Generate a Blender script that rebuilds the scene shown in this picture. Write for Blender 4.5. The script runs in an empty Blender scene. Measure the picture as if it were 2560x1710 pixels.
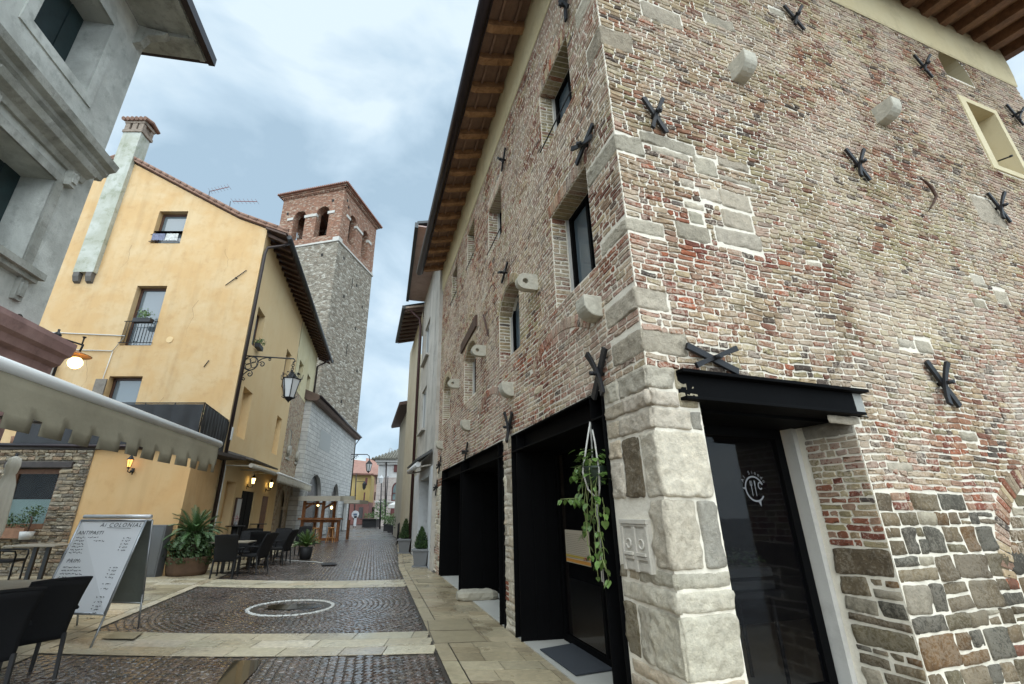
import bpy, bmesh, math, random
import numpy as np
from mathutils import Vector, Matrix
R = math.radians
rnd = random.Random(7)
rng = np.random.default_rng(11)
SC = bpy.context.scene
COL = SC.collection

# ------------------------------------------------------------------ camera
FPX, CX, CY = 1126.0, 1203.0, 855.0          # focal length and principal point in photo pixels (2560 x 1710)
PITCH = math.atan(426.0 / 1126.0)
CAMH = 1.6
cam_d = bpy.data.cameras.new("camera"); cam = bpy.data.objects.new("camera", cam_d); COL.objects.link(cam)
cam.location = (0, 0, CAMH); cam.rotation_euler = (math.pi / 2 + PITCH, 0, 0)
cam_d.sensor_width = 36; cam_d.lens = FPX / 2560 * 36; cam_d.shift_x = (1280 - CX) / 2560
cam_d.clip_start = 0.05; cam_d.clip_end = 1500
SC.camera = cam

# ------------------------------------------------------------------ world and sun (overcast)
SUN_EL, SUN_AZ = 48, 174        # azimuth measured clockwise from +Y: behind the camera, slightly left
w = bpy.data.worlds.new("World"); SC.world = w; w.use_nodes = True
nt = w.node_tree; nt.nodes.clear()
def N(t, tree, **k):
    n = tree.nodes.new(t)
    for a, b in k.items(): setattr(n, a, b)
    return n
sky = N('ShaderNodeTexSky', nt, sky_type='NISHITA', sun_disc=False, sun_elevation=R(SUN_EL), sun_rotation=R(SUN_AZ))
sky.air_density = 1.0; sky.dust_density = 1.5
tc = N('ShaderNodeTexCoord', nt)
mp = N('ShaderNodeMapping', nt); mp.inputs['Scale'].default_value = (1.0, 1.0, 2.0)
ns = N('ShaderNodeTexNoise', nt); ns.inputs['Scale'].default_value = 3.0; ns.inputs['Detail'].default_value = 6; ns.inputs['Roughness'].default_value = 0.5
ns.inputs['Distortion'].default_value = 0.35
ns2 = N('ShaderNodeTexNoise', nt); ns2.inputs['Scale'].default_value = 1.3; ns2.inputs['Detail'].default_value = 4
nt.links.new(tc.outputs['Generated'], mp.inputs[0]); nt.links.new(mp.outputs[0], ns.inputs[0]); nt.links.new(tc.outputs['Generated'], ns2.inputs[0])
cr = N('ShaderNodeValToRGB', nt)
e = cr.color_ramp.elements
e[0].position = 0.38; e[0].color = (0.275, 0.375, 0.46, 1)
e[1].position = 0.62; e[1].color = (0.51, 0.60, 0.655, 1)
m_ = e.new(0.5); m_.color = (0.375, 0.48, 0.565, 1)
nt.links.new(ns.outputs[0], cr.inputs[0])
# clouds brightened overhead and behind the viewer, out of view, as added fill light
sep = N('ShaderNodeSeparateXYZ', nt); nt.links.new(tc.outputs['Generated'], sep.inputs[0])
mr = N('ShaderNodeMapRange', nt); mr.inputs[1].default_value = 0.90; mr.inputs[2].default_value = 1.0; mr.inputs[3].default_value = 1.0; mr.inputs[4].default_value = 5.0
nt.links.new(sep.outputs['Z'], mr.inputs[0])
mr2 = N('ShaderNodeMapRange', nt); mr2.inputs[1].default_value = 0.05; mr2.inputs[2].default_value = -0.6; mr2.inputs[3].default_value = 1.0; mr2.inputs[4].default_value = 2.6
nt.links.new(sep.outputs['Y'], mr2.inputs[0])
mm = N('ShaderNodeMath', nt, operation='MULTIPLY'); nt.links.new(mr.outputs[0], mm.inputs[0]); nt.links.new(mr2.outputs[0], mm.inputs[1])
vm = N('ShaderNodeVectorMath', nt, operation='SCALE'); nt.links.new(cr.outputs[0], vm.inputs[0]); nt.links.new(mm.outputs[0], vm.inputs['Scale'])
bg1 = N('ShaderNodeBackground', nt); bg1.inputs[1].default_value = 0.08; nt.links.new(sky.outputs[0], bg1.inputs[0])
bg2 = N('ShaderNodeBackground', nt); bg2.inputs[1].default_value = 1.0; nt.links.new(vm.outputs[0], bg2.inputs[0])
ms = N('ShaderNodeMixShader', nt); ms.inputs[0].default_value = 0.88
nt.links.new(bg1.outputs[0], ms.inputs[1]); nt.links.new(bg2.outputs[0], ms.inputs[2])
out = N('ShaderNodeOutputWorld', nt); nt.links.new(ms.outputs[0], out.inputs[0])
sd = bpy.data.lights.new("sun", 'SUN'); sd.energy = 1.5; sd.angle = R(100); sd.color = (1.0, 0.95, 0.86)
sun = bpy.data.objects.new("sun", sd); COL.objects.link(sun)
sa = R(SUN_AZ); sv = Vector((math.sin(sa) * math.cos(R(SUN_EL)), math.cos(sa) * math.cos(R(SUN_EL)), math.sin(R(SUN_EL))))
sun.rotation_euler = sv.to_track_quat('Z', 'Y').to_euler()
SC.view_settings.view_transform = 'Standard'; SC.view_settings.look = 'None'
SC.view_settings.exposure = 0.8; SC.view_settings.gamma = 1.0
SC.render.engine = 'CYCLES'; SC.cycles.max_bounces = 6; SC.cycles.diffuse_bounces = 3; SC.cycles.glossy_bounces = 3
SC.cycles.transmission_bounces = 4; SC.cycles.transparent_max_bounces = 8; SC.cycles.caustics_reflective = False; SC.cycles.caustics_refractive = False

# ------------------------------------------------------------------ geometry of the place
def ray(px, py):
    u = (px - CX) / FPX; v = (CY - py) / FPX
    c, s = math.cos(PITCH), math.sin(PITCH)
    return Vector((u, c - v * s, s + v * c))
class Fr:
    """vertical wall plane: u along it, d out of it (towards the street), z up"""
    def __init__(s, ox, oy, dx, dy, flip=1):
        l = math.hypot(dx, dy); s.o = Vector((ox, oy)); s.u = Vector((dx / l, dy / l))
        n = Vector((s.u.y, -s.u.x)) * flip
        s.n = n
    def at(s, u, z, d=0.0):
        p = s.o + s.u * u + s.n * d
        return Vector((p.x, p.y, z))
    def px(s, x, y, d=0.0):
        """photo pixel -> (u, z) on the plane at depth d"""
        r = ray(x, y); o = s.o + s.n * d
        # t*r.xy = o + k*u
        det = r.x * (-s.u.y) + r.y * s.u.x
        t = (o.x * (-s.u.y) + o.y * s.u.x) / det
        p = Vector((t * r.x, t * r.y)); 
        return ((p - o).dot(s.u), CAMH + t * r.z)
def gpx(x, y, z=0.0):
    r = ray(x, y); t = (z - CAMH) / r.z
    return Vector((r.x * t, r.y * t, z))
def ypx(x, y, Y):
    r = ray(x, y); t = Y / r.y
    return Vector((r.x * t, Y, CAMH + r.z * t))

CXR, CYR = 1.377, 3.585                                  # corner of the brick house
FF = Fr(CXR, CYR, -0.242, 0.970, -1)                     # its street front
FR_ = Fr(CXR, CYR, 0.948, 0.317, 1)                      # its right-hand side wall

# ------------------------------------------------------------------ object helpers
MATS = {}
def tag(o, label=None, cat=None, group=None, kind=None):
    if label: o['label'] = label
    if cat: o['category'] = cat
    if group: o['group'] = group
    if kind: o['kind'] = kind
    return o
def thing(name, label, cat, loc=(0, 0, 0), rz=0, group=None):
    o = bpy.data.objects.new(name, None); COL.objects.link(o); o.empty_display_size = 0.1
    o.location = loc; o.rotation_euler = (0, 0, rz)
    return tag(o, label, cat, group)
def dup(root, loc, rz=None, label=None, group=None, scale=None):
    r = root.copy(); COL.objects.link(r); r.location = loc
    if rz is not None: r.rotation_euler = (0, 0, rz)
    if label: r['label'] = label
    if group: r['group'] = group
    if scale: r.scale = scale
    for ch in list(root.children):
        c = ch.copy(); COL.objects.link(c); c.parent = r
        for g in list(ch.children):
            d = g.copy(); COL.objects.link(d); d.parent = c
    return r
class MB:
    def __init__(s): s.v = []; s.f = []; s.m = []; s.sm = []
    def add(s, vs, fs, m=0, smooth=False):
        b = len(s.v); s.v += [tuple(x) for x in vs]
        for f in fs: s.f.append([b + i for i in f]); s.m.append(m); s.sm.append(smooth)
        return s
    def box(s, x0, x1, y0, y1, z0, z1, m=0, M=None):
        vs = [Vector((x, y, z)) for z in (z0, z1) for y in (y0, y1) for x in (x0, x1)]
        if M is not None: vs = [M @ v for v in vs]
        return s.add(vs, [(0, 2, 3, 1), (4, 5, 7, 6), (0, 1, 5, 4), (2, 6, 7, 3), (0, 4, 6, 2), (1, 3, 7, 5)], m)
    def fbox(s, fr, u0, u1, d0, d1, z0, z1, m=0):
        vs = [fr.at(u, z, d) for z in (z0, z1) for d in (d0, d1) for u in (u0, u1)]
        return s.add(vs, [(0, 2, 3, 1), (4, 5, 7, 6), (0, 1, 5, 4), (2, 6, 7, 3), (0, 4, 6, 2), (1, 3, 7, 5)], m)
    def quad(s, a, b, c, d, m=0): return s.add([a, b, c, d], [(0, 1, 2, 3)], m)
    def prism(s, pts, vec, m=0):
        """extrude a closed polygon of 3-D points by vec"""
        n = len(pts); vec = Vector(vec)
        vs = [Vector(p) for p in pts] + [Vector(p) + vec for p in pts]
        return s.add(vs, [tuple(range(n))[::-1], tuple(range(n, 2 * n))] + [(i, (i + 1) % n, n + (i + 1) % n, n + i) for i in range(n)], m)
    def fprism(s, fr, poly, d0, d1, m=0):
        return s.prism([fr.at(u, z, d0) for u, z in poly], fr.at(0, 0, d1) - fr.at(0, 0, d0), m)
    def tube(s, pts, r, n=8, m=0, caps=True, smooth=True):
        pts = [Vector(p) for p in pts]; rs = r if isinstance(r, (list, tuple)) else [r] * len(pts)
        vs = []; prev = None
        for i, p in enumerate(pts):
            t = (pts[min(i + 1, len(pts) - 1)] - pts[max(i - 1, 0)]).normalized()
            if prev is None:
                a = t.cross(Vector((0, 0, 1)))
                if a.length < 1e-3: a = t.cross(Vector((0, 1, 0)))
                a.normalize()
            else:
                a = (prev - t * prev.dot(t)).normalized()
            prev = a; b = t.cross(a)
            for k in range(n):
                q = 2 * math.pi * k / n
                vs.append(p + (a * math.cos(q) + b * math.sin(q)) * rs[i])
        fs = [(i * n + k, i * n + (k + 1) % n, (i + 1) * n + (k + 1) % n, (i + 1) * n + k) for i in range(len(pts) - 1) for k in range(n)]
        s.add(vs, fs, m, smooth)
        if caps:
            b = len(s.v) - len(vs)
            s.f.append([b + k for k in range(n)][::-1]); s.m.append(m); s.sm.append(False)
            e_ = b + (len(pts) - 1) * n
            s.f.append([e_ + k for k in range(n)]); s.m.append(m); s.sm.append(False)
        return s
    def lathe(s, prof, c=(0, 0, 0), n=20, m=0, smooth=True, axis=None):
        """profile of (r, z) turned about the vertical axis through c"""
        vs = []; c = Vector(c)
        for r_, z in prof:
            for k in range(n):
                q = 2 * math.pi * k / n; vs.append(c + Vector((r_ * math.cos(q), r_ * math.sin(q), z)))
        fs = [(i * n + k, i * n + (k + 1) % n, (i + 1) * n + (k + 1) % n, (i + 1) * n + k) for i in range(len(prof) - 1) for k in range(n)]
        return s.add(vs, fs, m, smooth)
    def build(s, name, mat, parent=None, local=False, bevel=0, kind=None, weld=0):
        me = bpy.data.meshes.new(name)
        off = Vector((0, 0, 0))
        if parent is not None and not local:
            off = parent.location.copy(); pp = parent.parent
            while pp is not None: off += pp.location; pp = pp.parent
        me.from_pydata([(x[0] - off.x, x[1] - off.y, x[2] - off.z) for x in s.v], [], s.f)
        for mt in (mat if isinstance(mat, (list, tuple)) else [mat]): me.materials.append(mt)
        me.polygons.foreach_set('material_index', s.m); me.polygons.foreach_set('use_smooth', s.sm)
        me.update()
        bm = bmesh.new(); bm.from_mesh(me)
        if weld: bmesh.ops.remove_doubles(bm, verts=bm.verts[:], dist=weld)
        bmesh.ops.recalc_face_normals(bm, faces=bm.faces[:]); bm.to_mesh(me); bm.free()
        o = bpy.data.objects.new(name, me); COL.objects.link(o)
        if parent is not None: o.parent = parent
        if bevel:
            b = o.modifiers.new('bevel', 'BEVEL'); b.width = bevel; b.segments = 2; b.limit_method = 'ANGLE'; b.angle_limit = R(40); b.harden_normals = False
        if kind: o['kind'] = kind
        return o

# ------------------------------------------------------------------ materials
def newmat(name):
    m = bpy.data.materials.new(name); m.use_nodes = True
    return m, m.node_tree, m.node_tree.nodes['Principled BSDF']
def simple(name, col, rough=0.6, metal=0.0, bump=0.0, bscale=40, var=0.0, vscale=3, spec=None, emit=None, estr=0, coat=0):
    m, t, b = newmat(name); L = t.links.new
    b.inputs['Base Color'].default_value = (*col, 1); b.inputs['Roughness'].default_value = rough; b.inputs['Metallic'].default_value = metal
    if spec is not None: b.inputs['Specular IOR Level'].default_value = spec
    if coat: b.inputs['Coat Weight'].default_value = coat
    c = N('ShaderNodeTexCoord', t)
    if var:
        n = N('ShaderNodeTexNoise', t); n.inputs['Scale'].default_value = vscale; n.inputs['Detail'].default_value = 6; n.inputs['Roughness'].default_value = 0.65
        L(c.outputs['Object'], n.inputs[0])
        mx = N('ShaderNodeMix', t, data_type='RGBA'); L(n.outputs[0], mx.inputs[0])
        mx.inputs[6].default_value = (*[max(0, x * (1 - var * 2)) for x in col], 1); mx.inputs[7].default_value = (*[min(1, x * (1 + var * 2)) for x in col], 1)
        L(mx.outputs[2], b.inputs['Base Color'])
    if bump:
        n2 = N('ShaderNodeTexNoise', t); n2.inputs['Scale'].default_value = bscale; n2.inputs['Detail'].default_value = 5
        L(c.outputs['Object'], n2.inputs[0]); bp = N('ShaderNodeBump', t); bp.inputs['Strength'].default_value = bump; bp.inputs['Distance'].default_value = 0.01
        L(n2.outputs[0], bp.inputs['Height']); L(bp.outputs[0], b.inputs['Normal'])
    if emit: b.inputs['Emission Color'].default_value = (*emit, 1); b.inputs['Emission Strength'].default_value = estr
    return m
def ramp(t, src, stops):
    c = N('ShaderNodeValToRGB', t); el = c.color_ramp.elements
    while len(el) > 1: el.remove(el[-1])
    el[0].position = stops[0][0]; el[0].color = (*stops[0][1], 1)
    for p, q in stops[1:]:
        k = el.new(p); k.color = (*q, 1)
    t.links.new(src, c.inputs[0]); return c
def noise(t, scale, detail=5, rough=0.6, vec=None, sc=None, dist=0):
    c = N('ShaderNodeTexCoord', t); n = N('ShaderNodeTexNoise', t)
    n.inputs['Scale'].default_value = scale; n.inputs['Detail'].default_value = detail; n.inputs['Roughness'].default_value = rough; n.inputs['Distortion'].default_value = dist
    if sc:
        mp = N('ShaderNodeMapping', t); mp.inputs['Scale'].default_value = sc; t.links.new(c.outputs['Object'], mp.inputs[0]); t.links.new(mp.outputs[0], n.inputs[0])
    else: t.links.new(c.outputs['Object'], n.inputs[0])
    return n
def mix(t, f, a, b, mode='MIX'):
    m = N('ShaderNodeMix', t, data_type='RGBA', blend_type=mode)
    for i, x in ((0, f), (6, a), (7, b)):
        if isinstance(x, (int, float)): m.inputs[i].default_value = x
        elif isinstance(x, tuple): m.inputs[i].default_value = (*x, 1)
        else: t.links.new(x, m.inputs[i])
    return m.outputs[2]
def plaster(name, base, stain, light, sc=0.6, rough=0.92, bump=0.25, streak=0.5):
    m, t, b = newmat(name); L = t.links.new
    n1 = noise(t, sc, 8, 0.62, dist=0.3); n2 = noise(t, sc * 3.3, 6, 0.7); n3 = noise(t, 2.2, 5, 0.6, sc=(1, 1, 0.12)); n4 = noise(t, 45, 4, 0.7)
    r1 = ramp(t, n1.outputs[0], [(0.42, (0, 0, 0)), (0.62, (1, 1, 1))])
    c1 = mix(t, r1.outputs[0], base, light)
    r2 = ramp(t, n2.outputs[0], [(0.52, (0, 0, 0)), (0.75, (0.75, 0.75, 0.75))])
    c2 = mix(t, r2.outputs[0], c1, stain)
    r3 = ramp(t, n3.outputs[0], [(0.5, (0, 0, 0)), (0.78, (streak, streak, streak))])
    c3 = mix(t, r3.outputs[0], c2, tuple(x * 0.72 for x in stain))
    L(c3, b.inputs['Base Color']); b.inputs['Roughness'].default_value = rough
    add = N('ShaderNodeMath', t, operation='MULTIPLY_ADD'); L(n2.outputs[0], add.inputs[0]); add.inputs[1].default_value = 2.5; L(n4.outputs[0], add.inputs[2])
    bp = N('ShaderNodeBump', t); bp.inputs['Strength'].default_value = bump; bp.inputs['Distance'].default_value = 0.01
    L(add.outputs[0], bp.inputs['Height']); L(bp.outputs[0], b.inputs['Normal'])
    return m
def stonemat(name, smear=(0.62, 0.57, 0.5), smear_amt=0.5, rough=0.9, bump=0.6, bs=26, gloss=None, bd=.012):
    """colour comes per stone from the mesh attribute, varied by noise and lime wash"""
    m, t, b = newmat(name); L = t.links.new
    a = N('ShaderNodeAttribute', t, attribute_name='col')
    n1 = noise(t, 14, 6, 0.7); n2 = noise(t, bs, 7, 0.72); n3 = noise(t, 1.1, 5, 0.6)
    r1 = ramp(t, n1.outputs[0], [(0.25, (0.62, 0.62, 0.62)), (0.8, (1.35, 1.35, 1.35))])
    c1 = mix(t, 1.0, a.outputs['Color'], r1.outputs[0], 'MULTIPLY')
    add = N('ShaderNodeMath', t, operation='ADD'); L(n2.outputs[0], add.inputs[0]); L(n3.outputs[0], add.inputs[1])
    r2 = ramp(t, add.outputs[0], [(0.97, (0, 0, 0)), (1.25, (smear_amt,) * 3)])
    c2 = mix(t, r2.outputs[0], c1, smear)
    n5 = noise(t, 0.55, 5, 0.65, sc=(1, 1, .5)); r5 = ramp(t, n5.outputs[0], [(0.3, (0.78, 0.76, 0.74)), (0.5, (1, 1, 1)), (0.72, (1.16, 1.14, 1.1))]); c2 = mix(t, 1.0, c2, r5.outputs[0], 'MULTIPLY')
    L(c2, b.inputs['Base Color']); b.inputs['Roughness'].default_value = rough
    if gloss:
        r4 = ramp(t, n3.outputs[0], [(0.35, (gloss[0],) * 3), (0.65, (gloss[1],) * 3)]); L(r4.outputs[0], b.inputs['Roughness'])
    bp = N('ShaderNodeBump', t); bp.inputs['Strength'].default_value = bump; bp.inputs['Distance'].default_value = bd
    L(n2.outputs[0], bp.inputs['Height']); L(bp.outputs[0], b.inputs['Normal'])
    return m

M_BRICK = stonemat('old_brick', smear=(0.58, 0.48, 0.38), smear_amt=0.5, bump=0.8, bs=34)
M_RUBBLE = stonemat('rubble_stone', smear=(0.5, 0.45, 0.36), smear_amt=0.2, bump=1.0, bs=38, bd=.02)
M_MORTAR = simple('lime_mortar', (0.72, 0.66, 0.55), 0.95, bump=0.8, bscale=30, var=0.1, vscale=2.5)
M_COBBLE = stonemat('wet_porphyry', smear=(0.22, 0.19, 0.17), smear_amt=0.2, bump=0.3, bs=40, gloss=(0.07, 0.24))
M_COBBLE.node_tree.nodes['Principled BSDF'].inputs['Coat Weight'].default_value = .8; M_COBBLE.node_tree.nodes['Principled BSDF'].inputs['Coat Roughness'].default_value = .1
M_SLAB = stonemat('wet_travertine', smear=(0.34, 0.28, 0.18), smear_amt=0.35, bump=0.12, bs=30, gloss=(0.16, 0.5))
M_JOINT = simple('dark_joint_sand', (0.045, 0.036, 0.028), 0.4, bump=0.5, bscale=60, var=0.2)
M_BLACK = simple('black_steel', (0.003, 0.003, 0.0033), 0.7, 0.0, spec=.06, bump=0.12, bscale=8, var=0.3, vscale=1.5)
M_IRON = simple('wrought_iron', (0.018, 0.018, 0.02), 0.5, 0.4, bump=0.3, bscale=50)
M_DARKIN = simple('dark_interior', (0.035, 0.03, 0.026), 0.8, bump=.6, bscale=5, var=.4)
M_CREAM = plaster('cream_plaster', (0.56, 0.46, 0.27), (0.40, 0.33, 0.2), (0.6, 0.51, 0.32), streak=0.2)
M_WHITEP = plaster('white_plaster', (0.50, 0.48, 0.44), (0.36, 0.34, 0.31), (0.56, 0.54, 0.5), streak=0.2)
def woodmat(name, c1, c2, sc=(1, 1, 1), rough=0.6, scale=6):
    m, t, b = newmat(name)
    n = noise(t, scale, 6, 0.65, sc=sc, dist=0.6); r_ = ramp(t, n.outputs[0], [(0.3, c1), (0.7, c2)])
    t.links.new(r_.outputs[0], b.inputs['Base Color']); b.inputs['Roughness'].default_value = rough
    bp = N('ShaderNodeBump', t); bp.inputs['Strength'].default_value = 0.4; bp.inputs['Distance'].default_value = 0.01
    t.links.new(n.outputs[0], bp.inputs['Height']); t.links.new(bp.outputs[0], b.inputs['Normal'])
    return m
M_RAFTER = woodmat('rafter_wood', (0.20, 0.10, 0.045), (0.50, 0.28, 0.14), rough=0.75)
M_BOARD = woodmat('board_wood', (0.2, 0.1, 0.055), (0.42, 0.25, 0.14), rough=0.8)
M_DARKWOOD = woodmat('dark_wood', (0.03, 0.014, 0.008), (0.09, 0.04, 0.022))
M_GUTTER = simple('gutter_metal', (0.035, 0.026, 0.028), 0.32, 0.7, var=0.2)
def glassmat(name, tint=(0.004, 0.004, 0.005), rough=0.03, alpha=0.35):
    m, t, b = newmat(name)
    b.inputs['Base Color'].default_value = (*tint, 1); b.inputs['Roughness'].default_value = rough
    b.inputs['Alpha'].default_value = alpha; b.inputs['Specular IOR Level'].default_value = 0.36
    return m
M_GLASS = glassmat('dark_glass', alpha=0.42)
M_GLASSC = glassmat('clear_glass', (0.05, 0.055, 0.06), 0.02, 0.18)
M_WINGLASS = simple('window_glass', (0.10, 0.13, 0.15), 0.04, 0.0, spec=1.0)

# ------------------------------------------------------------------ stones as geometry
class Stones:
    """collects rounded, jittered stones; every stone is (centre, U, V, Nrm, hu, hv, protrusion, colour, jitter)"""
    def __init__(s, ring=12, flat=False): s.flat = flat; s.c = []; s.U = []; s.V = []; s.W = []; s.h = []; s.p = []; s.col = []; s.j = []; s.ring = ring; s.bev = []
    def add(s, c, U, V, W, hu, hv, p, col, j=0.004, bev=0.006):
        s.c.append(tuple(c)); s.U.append(tuple(U)); s.V.append(tuple(V)); s.W.append(tuple(W)); s.h.append((hu, hv)); s.p.append(p); s.col.append(col); s.j.append(j); s.bev.append(bev)
    def arrays(s):
        n = len(s.c)
        c, U, V, W = (np.array(x, dtype=np.float64) for x in (s.c, s.U, s.V, s.W))
        h = np.array(s.h); p = np.array(s.p); j = np.array(s.j); bev = np.array(s.bev)
        hu, hv = h[:, 0], h[:, 1]; cut = np.minimum(hu, hv) * (rng.uniform(0.01, 0.04, n) if s.flat else rng.uniform(0.12, 0.36, n))
        if s.ring == 12:
            T = [(1, 0, 1, -1), (1, 0, 1, 1)]
            xs = [hu, hu, hu, hu - cut, hu * 0, -(hu - cut), -hu, -hu, -hu, -(hu - cut), hu * 0, hu - cut]
            ys = [-(hv - cut), hv * 0, hv - cut, hv, hv, hv, hv - cut, hv * 0, -(hv - cut), -hv, -hv, -hv]
        else:
            xs = [hu, hu, hu - cut, -(hu - cut), -hu, -hu, -(hu - cut), hu - cut]
            ys = [-(hv - cut), hv - cut, hv, hv, hv - cut, -(hv - cut), -hv, -hv]
        k = len(xs)
        X = np.stack(xs, 1) + rng.normal(0, 1, (n, k)) * j[:, None]; Y = np.stack(ys, 1) + rng.normal(0, 1, (n, k)) * j[:, None]
        def pos(X, Y, D): return c[:, None, :] + X[..., None] * U[:, None, :] + Y[..., None] * V[:, None, :] + D[..., None] * W[:, None, :]
        b = bev[:, None]
        ringA = pos(X, Y, np.full((n, k), -0.004))
        ringA2 = pos(X - np.sign(X) * b * 0.15, Y - np.sign(Y) * b * 0.15, np.repeat((p * 0.8)[:, None], k, 1))
        sx = 1 - np.minimum(b / np.maximum(hu[:, None], 1e-3), 0.6); sy = 1 - np.minimum(b / np.maximum(hv[:, None], 1e-3), 0.6)
        ringB = pos(X * sx, Y * sy, np.repeat(p[:, None], k, 1) + (0 if s.flat else rng.normal(0, 1, (n, k)) * (p * 0.12)[:, None]))
        ringC = pos(X * sx * (0.9 if not s.flat else .97), Y * sy * (0.84 if not s.flat else .97), np.repeat(p[:, None] * 1.0, k, 1) + (0 if s.flat else rng.normal(0, 1, (n, k)) * (p * 0.14)[:, None]))
        ringD = pos(X * sx * 0.5, Y * sy * 0.5, np.repeat(p[:, None] * 1.02, k, 1) + (0 if s.flat else rng.normal(0, 1, (n, k)) * (p * 0.2)[:, None]))
        cen = c + W * (p * rng.uniform(0.85, 1.3, n))[:, None] + U * (rng.normal(0, .15, n) * hu)[:, None] + V * (rng.normal(0, .1, n) * hv)[:, None]
        verts = np.concatenate([ringA, ringA2, ringB, ringC, ringD, cen[:, None, :]], 1)
        nv = 5 * k + 1
        i = np.arange(k); i2 = (i + 1) % k
        q = np.concatenate([np.stack([i, i2, k + i2, k + i], 1), np.stack([k + i, k + i2, 2 * k + i2, 2 * k + i], 1), np.stack([2 * k + i, 2 * k + i2, 3 * k + i2, 3 * k + i], 1), np.stack([3 * k + i, 3 * k + i2, 4 * k + i2, 4 * k + i], 1)])
        tr = np.stack([4 * k + i, 4 * k + i2, np.full(k, 5 * k)], 1)
        base = (np.arange(n) * nv)[:, None, None]
        Q = (q[None] + base).reshape(-1, 4); Tt = (tr[None] + base).reshape(-1, 3)
        cols = np.repeat(np.array(s.col, dtype=np.float32), nv, 0)
        return verts.reshape(-1, 3), Q, Tt, cols
from mathutils import noise as mnoise
class RoughStones:
    """hewn stones: a fine grid per stone with broken outline, chipped arrises and a pitted face"""
    def __init__(s, step=.018, amp=1.0): s.items = []; s.flat = False; s.step = step; s.amp = amp
    @property
    def c(s): return s.items
    def add(s, c, U, V, W, hu, hv, p, col, j=.004, bev=.006): s.items.append((Vector(c), Vector(U), Vector(V), Vector(W), hu, hv, p, col))
    def arrays(s):
        Vv, Q, C = [], [], []
        for (c, U, V, W, hu, hv, p, col) in s.items:
            nx = max(4, min(34, int(2 * hu / s.step))); ny = max(4, min(30, int(2 * hv / s.step))); base = len(Vv); sd = c * 3.7
            # unevenly spaced rows so that the arris gets its own vertices
            def axis(n, h):
                e_ = min(.35, .006 / h); inner = [-(1 - e_) + 2 * (1 - e_) * i / (n - 2) for i in range(n - 1)]; return [-1.0] + inner + [1.0]
            ax, ay = axis(nx, hu), axis(ny, hv); tilt = (rnd.gauss(0, .03), rnd.gauss(0, .04))
            for b in ay:
                for a in ax:
                    m_ = max(abs(a), abs(b)); r_ = (abs(a) ** 14 + abs(b) ** 14) ** (1 / 14) or 1; k = m_ / r_ if m_ > .6 else 1
                    x, y = a * hu * k, b * hv * k; P = sd + U * x + V * y
                    eb = mnoise.noise(P * 9) * .010 + mnoise.noise(P * 31) * .004; x += eb * a * abs(a); y += (mnoise.noise(P * 8 + Vector((9, 3, 1))) * .010 + mnoise.noise(P * 27) * .004) * b * abs(b)
                    ed = min(hu * (1 - abs(a)), hv * (1 - abs(b))); lim = .005 + .03 * max(0, mnoise.noise(P * 11 + Vector((5, 5, 5))) - .15); t_ = min(1, ed / lim); t_ = t_ * t_ * (3 - 2 * t_)
                    f = mnoise.fractal(P * 9, .7, 2.2, 5) * .015 + abs(mnoise.noise(P * 45)) * .008 - max(0, mnoise.noise(P * 21) - .3) * .03
                    h = -.004 + t_ * (.004 + max(.003, p * .42 + (f + tilt[0] * x + tilt[1] * y) * s.amp))
                    q = c + U * x + V * y + W * h; Vv.append((q.x, q.y, q.z)); C.append(col)
            w_ = len(ax)
            for j in range(len(ay) - 1):
                for i in range(w_ - 1): o = base + j * w_ + i; Q.append((o, o + 1, o + w_ + 1, o + w_))
        return np.array(Vv), np.array(Q), np.zeros((0, 3), dtype=int), np.array(C, dtype=np.float32)
def stone_mesh(name, groups, extra, mats, parent=None, kind=None):
    """groups: list of (Stones, material index); extra: MB with the bed (its own material indices)"""
    V = []; Lp = []; Ls = []; Mi = []; C = []; base = 0; sm = []
    for S, mi in groups:
        if not S.c: continue
        v, q, tr, c = S.arrays()
        V.append(v); C.append(np.concatenate([c, np.ones((len(c), 1), np.float32)], 1))
        Lp.append((q + base).reshape(-1)); Ls.append(np.full(len(q), 4)); Mi.append(np.full(len(q), mi)); sm.append(np.full(len(q), not S.flat))
        Lp.append((tr + base).reshape(-1)); Ls.append(np.full(len(tr), 3)); Mi.append(np.full(len(tr), mi)); sm.append(np.full(len(tr), not S.flat))
        base += len(v)
    if extra is not None and extra.v:
        V.append(np.array([tuple(x) for x in extra.v])); C.append(np.full((len(extra.v), 4), 0.5, np.float32))
        Lp.append(np.array([i + base for f in extra.f for i in f])); Ls.append(np.array([len(f) for f in extra.f])); Mi.append(np.array(extra.m)); sm.append(np.array(extra.sm, bool))
    V = np.concatenate(V); Lp = np.concatenate(Lp).astype(np.int32); Ls = np.concatenate(Ls).astype(np.int32); Mi = np.concatenate(Mi).astype(np.int32)
    off = np.zeros(3)
    if parent is not None: off = np.array(parent.location)
    V = V - off
    me = bpy.data.meshes.new(name)
    me.vertices.add(len(V)); me.vertices.foreach_set('co', V.astype(np.float32).reshape(-1))
    me.loops.add(len(Lp)); me.loops.foreach_set('vertex_index', Lp)
    st = np.concatenate([[0], np.cumsum(Ls)[:-1]]).astype(np.int32)
    me.polygons.add(len(Ls)); me.polygons.foreach_set('loop_start', st); me.polygons.foreach_set('loop_total', Ls)
    me.polygons.foreach_set('material_index', Mi); me.polygons.foreach_set('use_smooth', np.concatenate(sm))
    me.update(calc_edges=True)
    a = me.attributes.new('col', 'FLOAT_COLOR', 'POINT'); a.data.foreach_set('color', np.concatenate(C).astype(np.float32).reshape(-1))
    for m in mats: me.materials.append(m)
    me.validate()
    o = bpy.data.objects.new(name, me); COL.objects.link(o)
    if parent is not None: o.parent = parent
    if kind: o['kind'] = kind
    return o

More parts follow.
